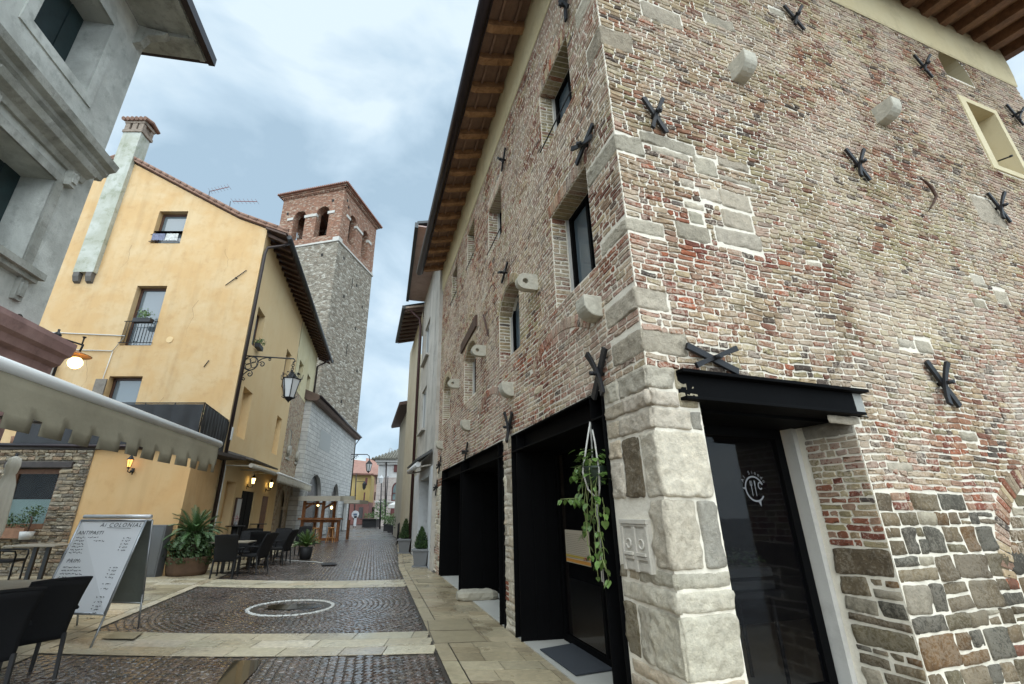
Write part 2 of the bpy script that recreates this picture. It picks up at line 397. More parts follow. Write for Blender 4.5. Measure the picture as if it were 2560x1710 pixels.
def waver(seed, amp, wl):
    ph = [random.Random(seed + i).uniform(0, 6.28) for i in range(4)]
    return lambda u: amp * (math.sin(u * 6.28 / wl + ph[0]) + 0.5 * math.sin(u * 6.28 / wl * 2.3 + ph[1]) + 0.3 * math.sin(u * 6.28 / wl * 5.1 + ph[2]))
def pick(pal, r_):
    x = r_.random() * sum(p[0] for p in pal)
    for wt, c in pal:
        x -= wt
        if x <= 0: break
    k = r_.uniform(0.72, 1.06)
    return (min(1, c[0] * k * r_.uniform(.98, 1.03)), min(1, c[1] * k * r_.uniform(.985, 1.015)), min(1, c[2] * k * .97))
PAL_F = [(4, (.39, .255, .165)), (4.4, (.45, .325, .215)), (2.8, (.31, .145, .085)), (2.2, (.21, .075, .045)), (2, (.47, .36, .22)), (1, (.14, .09, .065)), (.4, (.38, .11, .045))]
PAL_R = [(4, (.36, .25, .155)), (3.0, (.29, .14, .08)), (2.0, (.20, .085, .052)), (3.6, (.42, .32, .20)), (1.5, (.105, .075, .056)), (.8, (.235, .19, .11)), (.22, (.34, .10, .045))]
PAL_RED = [(5, (.30, .11, .06)), (3, (.205, .065, .04)), (3, (.33, .2, .135)), (.5, (.35, .11, .05)), (1.5, (.37, .28, .19)), (.6, (.11, .085, .07))]
PAL_BUFF = [(5, (.42, .34, .20)), (3, (.37, .27, .16)), (2, (.33, .27, .14)), (1, (.29, .13, .075))]
PAL_STONE = [(4, (.155, .115, .07)), (2.4, (.09, .08, .062)), (3, (.22, .165, .10)), (1.2, (.38, .33, .25)), (.8, (.17, .095, .04)), (.15, (.24, .10, .06)), (1, (.15, .12, .07))]
PAL_QUOIN = [(4, (.50, .44, .35)), (3, (.44, .38, .295)), (1, (.36, .3, .22))]
PAL_PALE = [(4, (.66, .59, .48)), (3, (.60, .53, .43)), (2.4, (.60, .50, .37)), (.9, (.38, .33, .25))]

def fill_courses(S, fr, u0, u1, z0, z1, holes, pal, hh=(.058, .071), ll=(.12, .235), joint=.02, prot=(.003, .009), jit=.0038, seed=1, d=0.0, mask=None, wav=None, palfn=None, bev=.004, swap=None, end=None):
    """brick courses between z0 and z1; holes = list of f(z)->(a,b) or None; mask(u,z)->bool keeps a stone"""
    r_ = random.Random(seed); z = z0
    U = Vector((fr.u.x, fr.u.y, 0)); W = Vector((fr.n.x, fr.n.y, 0)); V = Vector((0, 0, 1))
    while z < z1 - .02:
        h = min(r_.uniform(*hh), z1 - z)
        if z1 - z - h < .03: h = z1 - z
        zm = z + h / 2; iv = [(u0, u1)]
        for f in holes:
            hb = f(zm)
            if not hb: continue
            nv = []
            for a, b in iv:
                if hb[1] <= a or hb[0] >= b: nv.append((a, b)); continue
                if hb[0] - a > .03: nv.append((a, hb[0]))
                if b - hb[1] > .03: nv.append((hb[1], b))
            iv = nv
        for a, b in iv:
            u = a
            if b - a > .5: u = a + 0
            while u < b - .02:
                l = r_.uniform(*ll)
                if r_.random() < .3: l *= .5
                if b - u - l < .07: l = b - u
                l = min(l, b - u)
                uc = u + l / 2
                if (mask is None or mask(uc, zm)):
                    p = palfn(uc, zm, r_) if palfn else pal
                    dz = wav(uc) if wav else 0
                    hu = l / 2 - joint / 2; hv = h / 2 - joint / 2 * r_.uniform(.6, 1.1)
                    if hu > .01:
                        tl = (wav(uc + .05) - wav(uc - .05)) / .1 if wav else 0
                        Uq = (U + V * tl + V * r_.uniform(-.02, .02)).normalized()
                        S.add(fr.at(uc, zm + dz, d), Uq, V, W, hu, hv, r_.uniform(*prot), pick(p, r_), jit, bev)
                u += l
        z += h
def fill_rubble(S, fr, u0, u1, z0, z1, holes, pal, hh=(.12, .3), ll=(.18, .6), joint=.02, prot=(.015, .035), jit=.009, seed=1, d=0.0, palfn=None, brickmix=.15, S2=None, wav=None):
    """uneven courses of rubble: cells of a course are split again and shifted"""
    r_ = random.Random(seed); z = z0
    U = Vector((fr.u.x, fr.u.y, 0)); W = Vector((fr.n.x, fr.n.y, 0)); V = Vector((0, 0, 1))
    def put(a, b, za, zb, p=None, SS=None, j=jit, pr=prot):
        hu = (b - a) / 2 - joint / 2; hv = (zb - za) / 2 - joint / 2
        if hu < .015 or hv < .012: return
        uc, zc = (a + b) / 2, (za + zb) / 2
        dz = wav(uc) if wav else 0
        Uq = (U + V * r_.uniform(-.05, .05)).normalized(); Vq = (V + U * r_.uniform(-.08, .08)).normalized()
        (SS or S).add(fr.at(uc, zc + dz, d), Uq, Vq, W, hu, hv, r_.uniform(*pr), pick(p or (palfn(uc, zc, r_) if palfn else pal), r_), j, min(.014, hv * .2))
    while z < z1 - .03:
        h = min(r_.uniform(*hh), z1 - z)
        if z1 - z - h < .06: h = z1 - z
        zm = z + h / 2; iv = [(u0, u1)]
        for f in holes:
            hb = f(zm)
            if not hb: continue
            nv = []
            for a, b in iv:
                if hb[1] <= a or hb[0] >= b: nv.append((a, b)); continue
                if hb[0] - a > .04: nv.append((a, hb[0]))
                if b - hb[1] > .04: nv.append((hb[1], b))
            iv = nv
        for a, b in iv:
            u = a
            while u < b - .02:
                l = r_.uniform(*ll) * (1.0 if h > .15 else .8)
                if b - u - l < .12: l = b - u
                l = min(l, b - u)
                q = r_.random()
                if q < brickmix and h > .12:
                    nb = max(2, round(h / .068)); hb_ = h / nb
                    for k in range(nb):
                        x = u
                        while x < u + l - .02:
                            bl = min(r_.uniform(.1, .24), u + l - x)
                            if u + l - x - bl < .05: bl = u + l - x
                            put(x, x + bl, z + k * hb_, z + (k + 1) * hb_, PAL_RED, S2, .004, (.01, .02)); x += bl
                elif q < brickmix + .3 and h > .16:
                    f = r_.uniform(.35, .65); put(u, u + l, z, z + h * f); 
                    g = r_.uniform(.3, .7); put(u, u + l * g, z + h * f, z + h); put(u + l * g, u + l, z + h * f, z + h)
                elif q < brickmix + .42 and l > .28:
                    g = r_.uniform(.35, .65); put(u, u + l * g, z, z + h); f = r_.uniform(.4, .6); put(u + l * g, u + l, z, z + h * f); put(u + l * g, u + l, z + h * f, z + h)
                else: put(u, u + l, z - r_.uniform(0, .01), z + h)
                u += l
        z += h
def rect_hole(a, b, z0, z1): return lambda z: (a, b) if z0 < z < z1 else None
def arch_hole(a, b, z0, zs, rise):
    """opening with a (segmental or round) head: springs at zs, crown at zs+rise"""
    w_ = (b - a) / 2; c = (a + b) / 2; Rr = (w_ * w_ + rise * rise) / (2 * rise)
    def f(z):
        if z0 < z <= zs: return (a, b)
        if zs < z < zs + rise:
            y = z - zs + (Rr - rise); x = math.sqrt(max(0, Rr * Rr - y * y)); return (c - x, c + x) if x > .01 else None
        return None
    return f
def bed(mb, fr, u0, u1, z0, z1, holes, zsteps, d=0.0, m=0, thick=0):
    """flat bed with openings left free, in horizontal bands"""
    zs = sorted(set([z0, z1] + [z for z in zsteps if z0 < z < z1]))
    for za, zb in zip(zs[:-1], zs[1:]):
        zm = (za + zb) / 2; iv = [(u0, u1)]
        for f in holes:
            hb = f(zm)
            if not hb: continue
            nv = []
            for a, b in iv:
                if hb[1] <= a or hb[0] >= b: nv.append((a, b)); continue
                if hb[0] > a: nv.append((a, hb[0]))
                if b > hb[1]: nv.append((hb[1], b))
            iv = nv
        for a, b in iv:
            mb.quad(fr.at(a, za, d), fr.at(b, za, d), fr.at(b, zb, d), fr.at(a, zb, d), m)
# ================================================================== ground
def KR(Y):  # right edge of the cobbled street
    return -0.301 - 0.224 * (Y - 5.41) if Y < 15.4 else -2.54 - 0.178 * (Y - 15.4)
def KL(Y): return -5.23 - 0.223 * (Y - 5.95)
YS0, YS1, YS2, YS3 = 6.42, 7.50, 11.66, 12.82          # the two pale cross bands
YEND = 31.0
gm, gt, gb = newmat('far_paving')
n_ = noise(gt, 9, 5, 0.7); v_ = N('ShaderNodeTexVoronoi', gt); v_.inputs['Scale'].default_value = 9
tcg = N('ShaderNodeTexCoord', gt); gt.links.new(tcg.outputs['Object'], v_.inputs[0])
rr = ramp(gt, n_.outputs[0], [(0.3, (0.09, 0.08, 0.075)), (0.75, (0.2, 0.18, 0.165))]); gt.links.new(rr.outputs[0], gb.inputs['Base Color'])
n2_ = noise(gt, 0.8, 4, 0.6); r2_ = ramp(gt, n2_.outputs[0], [(0.35, (0.14,) * 3), (0.65, (0.5,) * 3)]); gt.links.new(r2_.outputs[0], gb.inputs['Roughness'])
bpn = N('ShaderNodeBump', gt); bpn.inputs['Strength'].default_value = 0.5; bpn.inputs['Distance'].default_value = 0.02
gt.links.new(v_.outputs['Distance'], bpn.inputs['Height']); gt.links.new(bpn.outputs[0], gb.inputs['Normal'])
g = MB(); g.quad((-400, -60, -0.06), (400, -60, -0.06), (400, 600, -0.06), (-400, 600, -0.06))
g.build('ground', gm, kind='structure')

XU = Vector((1, 0, 0)); YU = Vector((0, 1, 0)); ZU = Vector((0, 0, 1))
PAL_COB = [(4, (.082, .052, .040)), (3, (.060, .041, .033)), (2, (.105, .064, .048)), (1.5, (.046, .038, .034)), (1, (.14, .105, .08))]
PAL_SLAB = [(5, (.43, .36, .245)), (3, (.39, .32, .215)), (2, (.47, .40, .28)), (1, (.35, .28, .18))]
PAL_SLABP = [(5, (.58, .51, .385)), (3, (.53, .46, .34)), (2, (.62, .56, .45)), (.7, (.47, .39, .27))]
def street_z(x, y):
    c = (KL(y) + KR(y)) / 2; q = (x - c) / 2.4
    return -0.035 * max(0, 1 - q * q)                     # shallow dish towards the middle drain
RING = Vector((-3.48, 9.45, 0)); RR = 0.76
S = Stones(8); r_ = random.Random(5)
def inpanel(x, y):
    if YS0 - .03 < y < YS1 + .03 or YS2 - .03 < y < YS3 + .03: return False
    return KL(y) + .06 < x < KR(y) - .05
def cob(x, y, ang, a=.0462, b=.0462):
    if not inpanel(x, y): return
    cz = street_z(x, y); U = Vector((math.cos(ang), math.sin(ang), 0)); V = Vector((-math.sin(ang), math.cos(ang), 0))
    W = (ZU + XU * r_.gauss(0, .022) + YU * r_.gauss(0, .022)).normalized()
    S.add((x, y, cz + r_.uniform(-.004, .002)), U, V, W, a * r_.uniform(.88, 1.05), b * r_.uniform(.88, 1.05), r_.uniform(.007, .011), pick(PAL_COB, r_), .0022, .006)
# the panel round the white ring is laid in rings about it
for k in range(1, 80):
    rad = RR - .14 - k * .098 if k < 7 else RR + .06 + (k - 7) * .1
    if k < 7 and rad < .05: continue
    n = max(4, int(2 * math.pi * rad / .099)); ph = r_.random()
    for i in range(n):
        q = 2 * math.pi * (i + ph) / n; x = RING.x + rad * math.cos(q); y = RING.y + rad * math.sin(q)
        if YS1 < y < YS2: cob(x, y, q + math.pi / 2)
# elsewhere in fans
def fans(y0, y1, wcol=1.05, down=True):
    Rf = wcol * .72; half = math.asin(wcol / 2 / Rf); ncol = 8
    for j in range(-1, ncol):
        k = 0; yy = y0 - .6
        while yy < y1 + .6:
            m = int(2 * half * Rf / .098)
            for i in range(m):
                q = -half + (i + .5) * 2 * half / m
                yc = yy + (Rf * math.cos(q) - Rf * .7) * (1 if j % 2 else -1)
                if not y0 < yc < y1: continue
                xb = KL(yc) + .1 + (j + .5) * wcol; x = xb + Rf * math.sin(q)
                cob(x, yc, -q * (1 if j % 2 else -1))
            yy += .099
fans(3.2, YS0); fans(YS3, YEND)
bedm = MB()
def strip_bed(mb, y0, y1, fa, fb, dz, n=10, cols=8, m=0):
    for i in range(n):
        a = y0 + (y1 - y0) * i / n; b = y0 + (y1 - y0) * (i + 1) / n
        for j in range(cols):
            xa0 = fa(a) + (fb(a) - fa(a)) * j / cols; xa1 = fa(a) + (fb(a) - fa(a)) * (j + 1) / cols
            xb0 = fa(b) + (fb(b) - fa(b)) * j / cols; xb1 = fa(b) + (fb(b) - fa(b)) * (j + 1) / cols
            mb.add([(xa0, a, street_z(xa0, a) + dz), (xa1, a, street_z(xa1, a) + dz), (xb1, b, street_z(xb1, b) + dz), (xb0, b, street_z(xb0, b) + dz)], [(0, 1, 2, 3)], m)
strip_bed(bedm, 0.5, YEND, KL, KR, 0.0, 60)
stone_mesh('road', [(S, 1)], bedm, [M_JOINT, M_COBBLE], kind='structure')

# white ring of stones in the road
S = Stones(8)
n = 34
for i in range(n):
    q = 2 * math.pi * i / n; x = RING.x + (RR - .03) * math.cos(q); y = RING.y + (RR - .03) * math.sin(q)
    S.add((x, y, street_z(x, y) + .002), (-math.sin(q), math.cos(q), 0), (-math.cos(q), -math.sin(q), 0), (0, 0, 1), .064, .033, .014, (.6, .6, .57), .002, .008)
ring = stone_mesh('drain_ring', [(S, 0)], None, [M_SLAB]); tag(ring, 'ring of white stones set in the dark cobbles of the street', 'paving ring')
# drain grate and puddle at the centre of the ring
mb = MB(); mb.lathe([(0, .006), (.27, .006), (.29, .0), (.29, -.03)], (RING.x + .25, RING.y + .05, street_z(RING.x, RING.y) + .012), 24)
tag(mb.build('manhole_cover', simple('cast_iron_wet', (.03, .03, .03), .25, .6, bump=.4, bscale=60)), 'small dark iron drain cover inside the white stone ring', 'manhole cover')
M_WATER = simple('puddle_water', (.035, .028, .018), .04, spec=.8)
def puddle(pts, z):
    m = MB(); m.add([(x, y, z) for x, y in pts], [tuple(range(len(pts)))]); m.build('puddle', M_WATER, kind='structure')
puddle([(RING.x + .33 * math.cos(q) * r_.uniform(.8, 1.15) - .12, RING.y - .02 + .26 * math.sin(q) * r_.uniform(.8, 1.15)) for q in [i * .35 for i in range(18)]], -.0155)
pp = [gpx(*p) for p in ((583, 1648), (655, 1647), (640, 1672), (612, 1700), (590, 1740), (520, 1740), (545, 1700), (570, 1668))]
puddle([(p.x, p.y) for p in pp], -.0115)

# (flat shaded)
# right-hand pavement of travertine slabs, up to the house fronts
def wallx(Y):  # x of the brick front at distance Y
    return CXR - .2495 * (Y - CYR)
S = Stones(8, True); b2 = MB()
def slab(x0, x1, y0, y1, pal, z=0.0, skew=0.0, j=.0006):
    if x1 - x0 < .03 or y1 - y0 < .03: return
    xc, yc = (x0 + x1) / 2, (y0 + y1) / 2
    sk = Vector((-.224, 1, 0)).normalized() if skew else YU
    S.add((xc, yc, z), XU, sk, ZU, (x1 - x0) / 2 - .004, (y1 - y0) / 2 - .004, r_.uniform(.002, .0035), pick(pal, r_), j, .002)
y = .6
while y < 40:
    h = r_.choice([.22, .26, .3, .34]); a = KR(y + h / 2); b = wallx(y + h / 2) + (.9 if y < 14 else -.1)
    x = a + .2
    while x < b:
        l = r_.uniform(.3, .62); l = min(l, b - x); l = l if b - x - l > .15 else b - x
        slab(x, x + l, y, y + h, PAL_SLAB, .012, 1); x += l
    y += h
y = .6
while y < 40:
    h = r_.uniform(.7, 1.1); a = KR(y + h / 2); slab(a, a + .19, y, y + h, PAL_SLAB, .014, 1); y += h
b2.add([(KR(.5), .5, .004), (wallx(.5) + 1, .5, .004), (wallx(15.4) + 1, 15.4, .004), (KR(15.4), 15.4, .004)], [(0, 1, 2, 3)])
b2.add([(KR(15.4), 15.4, .004), (wallx(15.4) + 1, 15.4, .004), (wallx(40) + 1, 40, .004), (KR(40), 40, .004)], [(0, 1, 2, 3)])
stone_mesh('pavement_beside_brick_house', [(S, 1)], b2, [M_JOINT, M_SLAB], kind='structure').name = 'pavement'
# slabs in front of the side door
S = Stones(8, True); b3 = MB(); sgo = FR_
for i in range(30):
    for k in range(4):
        p = FR_.at(.5 + i * .5 + (k % 2) * .25, 0, .22 + k * .42)
        if p.x - p.y * .9 > 6 or True:
            S.add((p.x, p.y, .012), (FR_.u.x, FR_.u.y, 0), (FR_.n.x, FR_.n.y, 0), ZU, .246, .206, .003, pick(PAL_SLAB, r_), .0006, .002)
b3.add([FR_.at(0, .003, 0), FR_.at(16, .003, 0), FR_.at(16, .003, 1.8), FR_.at(0, .003, 1.8)], [(0, 1, 2, 3)])
stone_mesh('pavement', [(S, 1)], b3, [M_JOINT, M_SLAB], kind='structure')
# left-hand pavement
S = Stones(8, True); b4 = MB()
y = 1.5
while y < 31:
    h = r_.choice([.3, .36, .42, .5]); b = KL(y + h / 2) - .2; a = b - 7.5
    x = b
    while x > a:
        l = r_.uniform(.5, 1.1); slab(x - l, x, y, y + h, PAL_SLAB if r_.random() < .5 else PAL_SLABP, .012, 1); x -= l
    y += h
y = 1.5
while y < 31:
    h = r_.uniform(.8, 1.3); b = KL(y + h / 2); slab(b - .19, b, y, y + h, PAL_SLABP, .013, 1); y += h
b4.add([(KL(1) - 9, 1, .004), (KL(1), 1, .004), (KL(31), 31, .004), (KL(31) - 9, 31, .004)], [(0, 1, 2, 3)])
stone_mesh('pavement', [(S, 1)], b4, [M_JOINT, M_SLAB], kind='structure')
# two pale bands across the street
S = Stones(8, True); b5 = MB()
for y0, y1, rows in ((YS0, YS1, 3), (YS2, YS3, 3)):
    hs = (y1 - y0) / rows
    for k in range(rows):
        ya, yb = y0 + k * hs, y0 + (k + 1) * hs; x = KL((ya + yb) / 2); e_ = KR((ya + yb) / 2)
        while x < e_ - .02:
            l = min(r_.uniform(.45, .95), e_ - x)
            if e_ - x - l < .2: l = e_ - x
            # follow the dish of the street
            zc = street_z(x + l / 2, ya); sl = (street_z(x + l, ya) - street_z(x, ya)) / l
            S.add((x + l / 2, (ya + yb) / 2, zc + .012), Vector((1, 0, sl)).normalized(), YU, ZU, l / 2 - .005, hs / 2 - .005, r_.uniform(.002, .0035), pick(PAL_SLABP, r_), .0006, .002)
            x += l
    strip_bed(b5, y0, y1, KL, KR, .006, 3)
stone_mesh('pavement', [(S, 1)], b5, [M_JOINT, M_SLAB], kind='structure')
# ================================================================== the brick house on the right
HL = 11.37; HR = 10.1                      # lengths of the street front and of the side wall
house = thing('brick_house', 'tall old brick and stone house with black steel shopfronts filling the right of the street', 'house', FF.at(0, 0))
F_TOP, R_TOP = 9.1, 9.75
def subfr(fr, u, towards):
    """frame of a reveal at u running into the wall, facing towards +u (1) or -u (-1)"""
    p = fr.o + fr.u * u; f = Fr(p.x, p.y, -fr.n.x, -fr.n.y, 1)
    if f.n.dot(fr.u) * towards < 0: f.n = -f.n
    return f
# ---- street front
WF = [  # a, b, z0, z1(spring), rise, depth
    (0.64, 1.70, 4.05, 5.42, 0, .30), (3.14, 4.30, 4.02, 5.05, .34, .30), (6.18, 7.42, 4.06, 5.15, .28, .30), (9.38, 10.62, 4.12, 5.2, .26, .30),
    (0.80, 1.84, 6.62, 7.84, 0, .30), (4.02, 5.02, 6.72, 7.92, 0, .30), (6.42, 7.24, 7.58, 8.78, 0, .30), (8.66, 9.56, 7.63, 8.76, 0, .3)]
PORT = [(.74, 3.65), (4.15, 10.30)]
PT = 2.72
holesF = []
for a, b, z0, z1, rise, dp in WF:
    holesF.append(arch_hole(a, b, z0, z1, rise) if rise else rect_hole(a, b, z0, z1))
for a, b in PORT: holesF.append(rect_hole(a, b, -1, PT))
quoins = []                              # (z0, z1, length on the front, length on the side)
for y0, y1, lf, lr in ((-60, -20, .5, .3), (62, 112, .35, .42), (330, 376, .62, .34), (540, 578, .5, .42), (712, 772, .55, .34), (815, 882, .5, .46)):
    za = FR_.px(1203 + .136 * (y1 + 2120), y1)[1]; zb = FR_.px(1203 + .136 * (y0 + 2120), y0)[1]
    quoins.append((za, zb, lf, lr))
for za, zb, lf, lr in quoins: holesF.append(rect_hole(-1, lf, za, zb))
specF = [(2.3, 2.62, 3.1, 3.22), (5.2, 5.6, 5.9, 6.02), (8.2, 8.5, 3.3, 3.44)]
SB, SR, SQ = Stones(12), Stones(12), RoughStones()
wv = waver(3, .012, 4.0)
# vertical-brick lintels above the flat windows, ring arches above the others
UF = Vector((FF.u.x, FF.u.y, 0)); NF = Vector((FF.n.x, FF.n.y, 0)); UR = Vector((FR_.u.x, FR_.u.y, 0)); NR = Vector((FR_.n.x, FR_.n.y, 0))
def lintel(S, fr, a, b, z, h, pal, r_):
    U = Vector((fr.u.x, fr.u.y, 0)); W = Vector((fr.n.x, fr.n.y, 0)); n = int((b - a) / .078)
    for i in range(n):
        u = a + (i + .5) * (b - a) / n; t = (u - (a + b) / 2) * .25
        V = (ZU + U * t).normalized(); S.add(fr.at(u + t * h * .5, z + h / 2), (U - ZU * t).normalized(), V, W, (b - a) / n / 2 - .006, h / 2 - .006, r_.uniform(.007, .014), pick(pal, r_), .002, .005)
def arch_ring(S, fr, a, b, zs, rise, h, pal, r_, q0=None, q1=None):
    w_ = (b - a) / 2; c = (a + b) / 2; Rr = (w_ * w_ + rise * rise) / (2 * rise); cz = zs + rise - Rr
    th = math.asin(min(1, w_ / Rr)); q0 = -th if q0 is None else q0; q1 = th if q1 is None else q1
    n = max(3, int((q1 - q0) * (Rr + h / 2) / .08))
    U = Vector((fr.u.x, fr.u.y, 0)); W = Vector((fr.n.x, fr.n.y, 0))
    for i in range(n):
        q = q0 + (i + .5) * (q1 - q0) / n; V = U * math.sin(q) + ZU * math.cos(q); T = U * math.cos(q) - ZU * math.sin(q)
        p = fr.at(c + (Rr + h / 2) * math.sin(q), cz + (Rr + h / 2) * math.cos(q))
        S.add(p, T, V, W, (q1 - q0) * (Rr + h / 2) / n / 2 - .006, h / 2 - .005, r_.uniform(.008, .015), pick(pal, r_), .002, .005)
    return lambda z: ((lambda x: (c - x, c + x) if x > .01 else None)(math.sqrt(max(0, (Rr + h) ** 2 - (z - cz) ** 2))) if zs + rise * .2 < z < zs + rise + h else None)
rq = random.Random(21)
ringholes = []
for a, b, z0, z1, rise, dp in WF:
    if rise: ringholes.append(arch_ring(SB, FF, a, b, z1, rise, .17, PAL_BUFF, rq))
    else:
        lintel(SB, FF, a - .05, b + .05, z1, .22, PAL_F, rq); ringholes.append(rect_hole(a - .06, b + .06, z1 - .001, z1 + .22))
# relieving arches bricked into the wall
for c, wd, zs in ((1.75, 1.7, 3.42), (5.0, 1.6, 3.42), (8.2, 1.5, 3.4)):
    ringholes.append(arch_ring(SB, FF, c - wd / 2, c + wd / 2, zs, .26, .15, PAL_RED, rq))
    w2 = wd / 2; Rr0 = (w2 * w2 + .26 * .26) / .52; cz0 = zs + .26 - Rr0
    fx = lambda z, R0=Rr0, z0=cz0: math.sqrt(max(0, R0 * R0 - (z - z0) ** 2))
    fill_courses(SB, FF, c - w2, c + w2, zs + .03, zs + .26, [lambda z, c=c, fx=fx: (c - 9, c - fx(z)), lambda z, c=c, fx=fx: (c + fx(z), c + 9)], PAL_RED, seed=int(c * 10))
for a, b, za, zb in specF: holesF.append(rect_hole(a, b, za, zb))
allF = holesF + ringholes
def palF(u, z, r_):
    k = .5 + .5 * math.sin(u * 1.3 + z * .9) * math.cos(z * 1.7 - u * .5)
    if z < 4.0 + .3 * math.sin(u * 1.7) and r_.random() < .5: return PAL_RED
    if z > 7 and r_.random() < .35: return PAL_RED
    if k > .75 and r_.random() < .55: return PAL_BUFF
    return PAL_F
fill_courses(SB, FF, 0, HL, 2.74, F_TOP - .02, allF, PAL_F, palfn=palF, wav=wv, seed=3, jit=.0042)
rr3 = random.Random(33)
# fill behind the arch rings (chord areas)
# corner quoins, seen on both faces
def corner_stone(za, zb, lf, lr, pr=.012, pal=PAL_QUOIN, off=0.0):
    col = pick(pal, rq); hz = (zb - za) / 2 - .008; zc = (za + zb) / 2
    SQ.add(FF.at(lf / 2 - pr / 2, zc, off), UF, ZU, NF, lf / 2 - .004 + pr / 2, hz, pr, col, .005, .007)
    SQ.add(FR_.at(lr / 2 - pr / 2, zc, off), UR, ZU, NR, lr / 2 - .004 + pr / 2, hz, pr, col, .005, .007)
for q in quoins: corner_stone(*q)
for a, b, za, zb in specF: SQ.add(FF.at((a + b) / 2, (za + zb) / 2), UF, ZU, NF, (b - a) / 2 - .01, (zb - za) / 2 - .01, .015, pick(PAL_PALE, rq), .006, .01)
# ground-floor masonry between the shopfronts and the corner pier
fill_rubble(SQ, FF, 3.65, 4.15, 0, PT, [], PAL_PALE, hh=(.14, .3), ll=(.2, .5), seed=8, S2=SB, brickmix=.08, prot=(.02, .035))
fill_rubble(SQ, FF, 10.3, HL, 0, 3.0, [rect_hole(0, 10.31, 2.7, 3.1)], PAL_PALE, hh=(.12, .28), ll=(.2, .5), seed=9, S2=SB, brickmix=.2)
# corner pier: dressed blocks seen on both faces, their side faces returned into the doorways
pier = [(0, .42, .40, .34), (.42, .53, .7, .47), (.53, .93, .36, .49), (.93, 1.08, .74, .49), (1.08, 1.2, .45, .49), (1.2, 1.70, .2, .28), (1.70, 2.22, .22, .49), (2.22, 2.4, .5, .36), (2.4, 2.55, .38, .27), (2.55, 2.76, .46, .255)]
PFW, PRW = .74, .49
rp = random.Random(77)
for i, (za, zb, lf, lr) in enumerate(pier):
    pr = .025 + (.01 if i % 2 else 0) + (.035 if 2.38 < za < 2.5 else 0)
    corner_stone(za, zb, min(lf, PFW), min(lr, PRW), pr, PAL_PALE)
    if lf < PFW - .06 and not (1.15 < za < 1.6):
        x = lf
        while x < PFW - .03:
            l = min(rp.uniform(.16, .34), PFW - x); l = PFW - x if PFW - x - l < .08 else l
            if zb - za > .3 and rp.random() < .6:
                f = za + (zb - za) * rp.uniform(.35, .65)
                for c0, c1 in ((za, f), (f, zb)): SQ.add(FF.at(x + l / 2, (c0 + c1) / 2), UF, ZU, NF, l / 2 - .012, (c1 - c0) / 2 - .012, rp.uniform(.02, .035), pick(PAL_PALE if rp.random() < .75 else PAL_STONE, rp), .009, .01)
            else: SQ.add(FF.at(x + l / 2, (za + zb) / 2), UF, ZU, NF, l / 2 - .012, (zb - za) / 2 - .012, rp.uniform(.02, .035), pick(PAL_PALE if rp.random() < .75 else PAL_STONE, rp), .009, .01)
            x += l
    if lr < PRW - .06:
        x = lr
        while x < PRW - .03:
            l = PRW - x if PRW - x < .22 else .13
            SQ.add(FR_.at(x + l / 2, (za + zb) / 2), UR, ZU, NR, l / 2 - .01, (zb - za) / 2 - .012, rp.uniform(.02, .03), pick([(3, (.4, .33, .22)), (1, (.36, .33, .28))], rp), .008, .014); x += l
# reveals of the pier
def reveal_fill(fr, u, towards, dep, z0, z1, pal, S_, seed, hh=(.14, .3), ll=(.2, .5), pr=(.01, .02)):
    f = subfr(fr, u, towards); fill_rubble(S_, f, .0, dep, z0, z1, [], pal, hh=hh, ll=ll, seed=seed, S2=SB, brickmix=.1, prot=pr, joint=.02, jit=.006)
    return f
# brick reveals of the windows (both sides) and their soffits
bF = MB()
for i, (a, b, z0, z1, rise, dp) in enumerate(WF):
    for u, tw in ((b, -1), (a, 1)):
        f = subfr(FF, u, tw); bF.fbox(f, 0, dp + .1, -.02, -.003, z0 - .001, z1 + rise, 0) if False else None
        bF.quad(f.at(0, z0), f.at(dp, z0), f.at(dp, z1), f.at(0, z1), 0)
        fill_courses(SB, f, .0, dp * .72, z0, z1, [], PAL_BUFF, ll=(.18, .24), seed=50 + i, palfn=lambda u, z, r_: PAL_BUFF if r_.random() < .75 else PAL_RED, prot=(.003, .006))
    # sill
    bF.quad(FF.at(a, z0), FF.at(b, z0), FF.at(b, z0, -dp), FF.at(a, z0, -dp), 0)
    n = 14 if rise else 1
    w_ = (b - a) / 2; c = (a + b) / 2
    if rise:
        Rr = (w_ * w_ + rise * rise) / (2 * rise); cz = z1 + rise - Rr; th = math.asin(w_ / Rr)
        pts = [(c + Rr * math.sin(-th + 2 * th * k / n), cz + Rr * math.cos(-th + 2 * th * k / n)) for k in range(n + 1)]
    else: pts = [(a, z1), (b, z1)]
    for (ua, za), (ub, zb) in zip(pts[:-1], pts[1:]): bF.quad(FF.at(ua, za), FF.at(ub, zb), FF.at(ub, zb, -dp), FF.at(ua, za, -dp), 0)
    m_ = 14 if rise else int((b - a) / .075)
    for k in range(m_):
        if rise:
            q = -th + 2 * th * (k + .5) / m_; p = (c + Rr * math.sin(q), cz + Rr * math.cos(q)); U_ = UF * math.cos(q) - ZU * math.sin(q); W_ = -(UF * math.sin(q) + ZU * math.cos(q)); hw = th * Rr / m_
        else: p = (a + (k + .5) * (b - a) / m_, z1); U_ = UF; W_ = -ZU; hw = (b - a) / m_ / 2
        SB.add(FF.at(p[0], p[1], -.13), U_, NF, W_, hw - .007, .12, .006, pick(PAL_BUFF, rq), .002, .005)
zs_ = [0, PT, 2.74] + [q for x in WF for q in (x[2], x[3], x[3] + x[4])]
for x in WF:
    if x[4]: zs_ += [x[3] + x[4] * k / 12 for k in range(13)]
holes_open = [(arch_hole(a, b, z0, z1, rise) if rise else rect_hole(a, b, z0, z1)) for a, b, z0, z1, rise, dp in WF] + [rect_hole(a, b, -1, PT) for a, b in PORT]
bed(bF, FF, 0, HL, 0, F_TOP, holes_open, zs_)
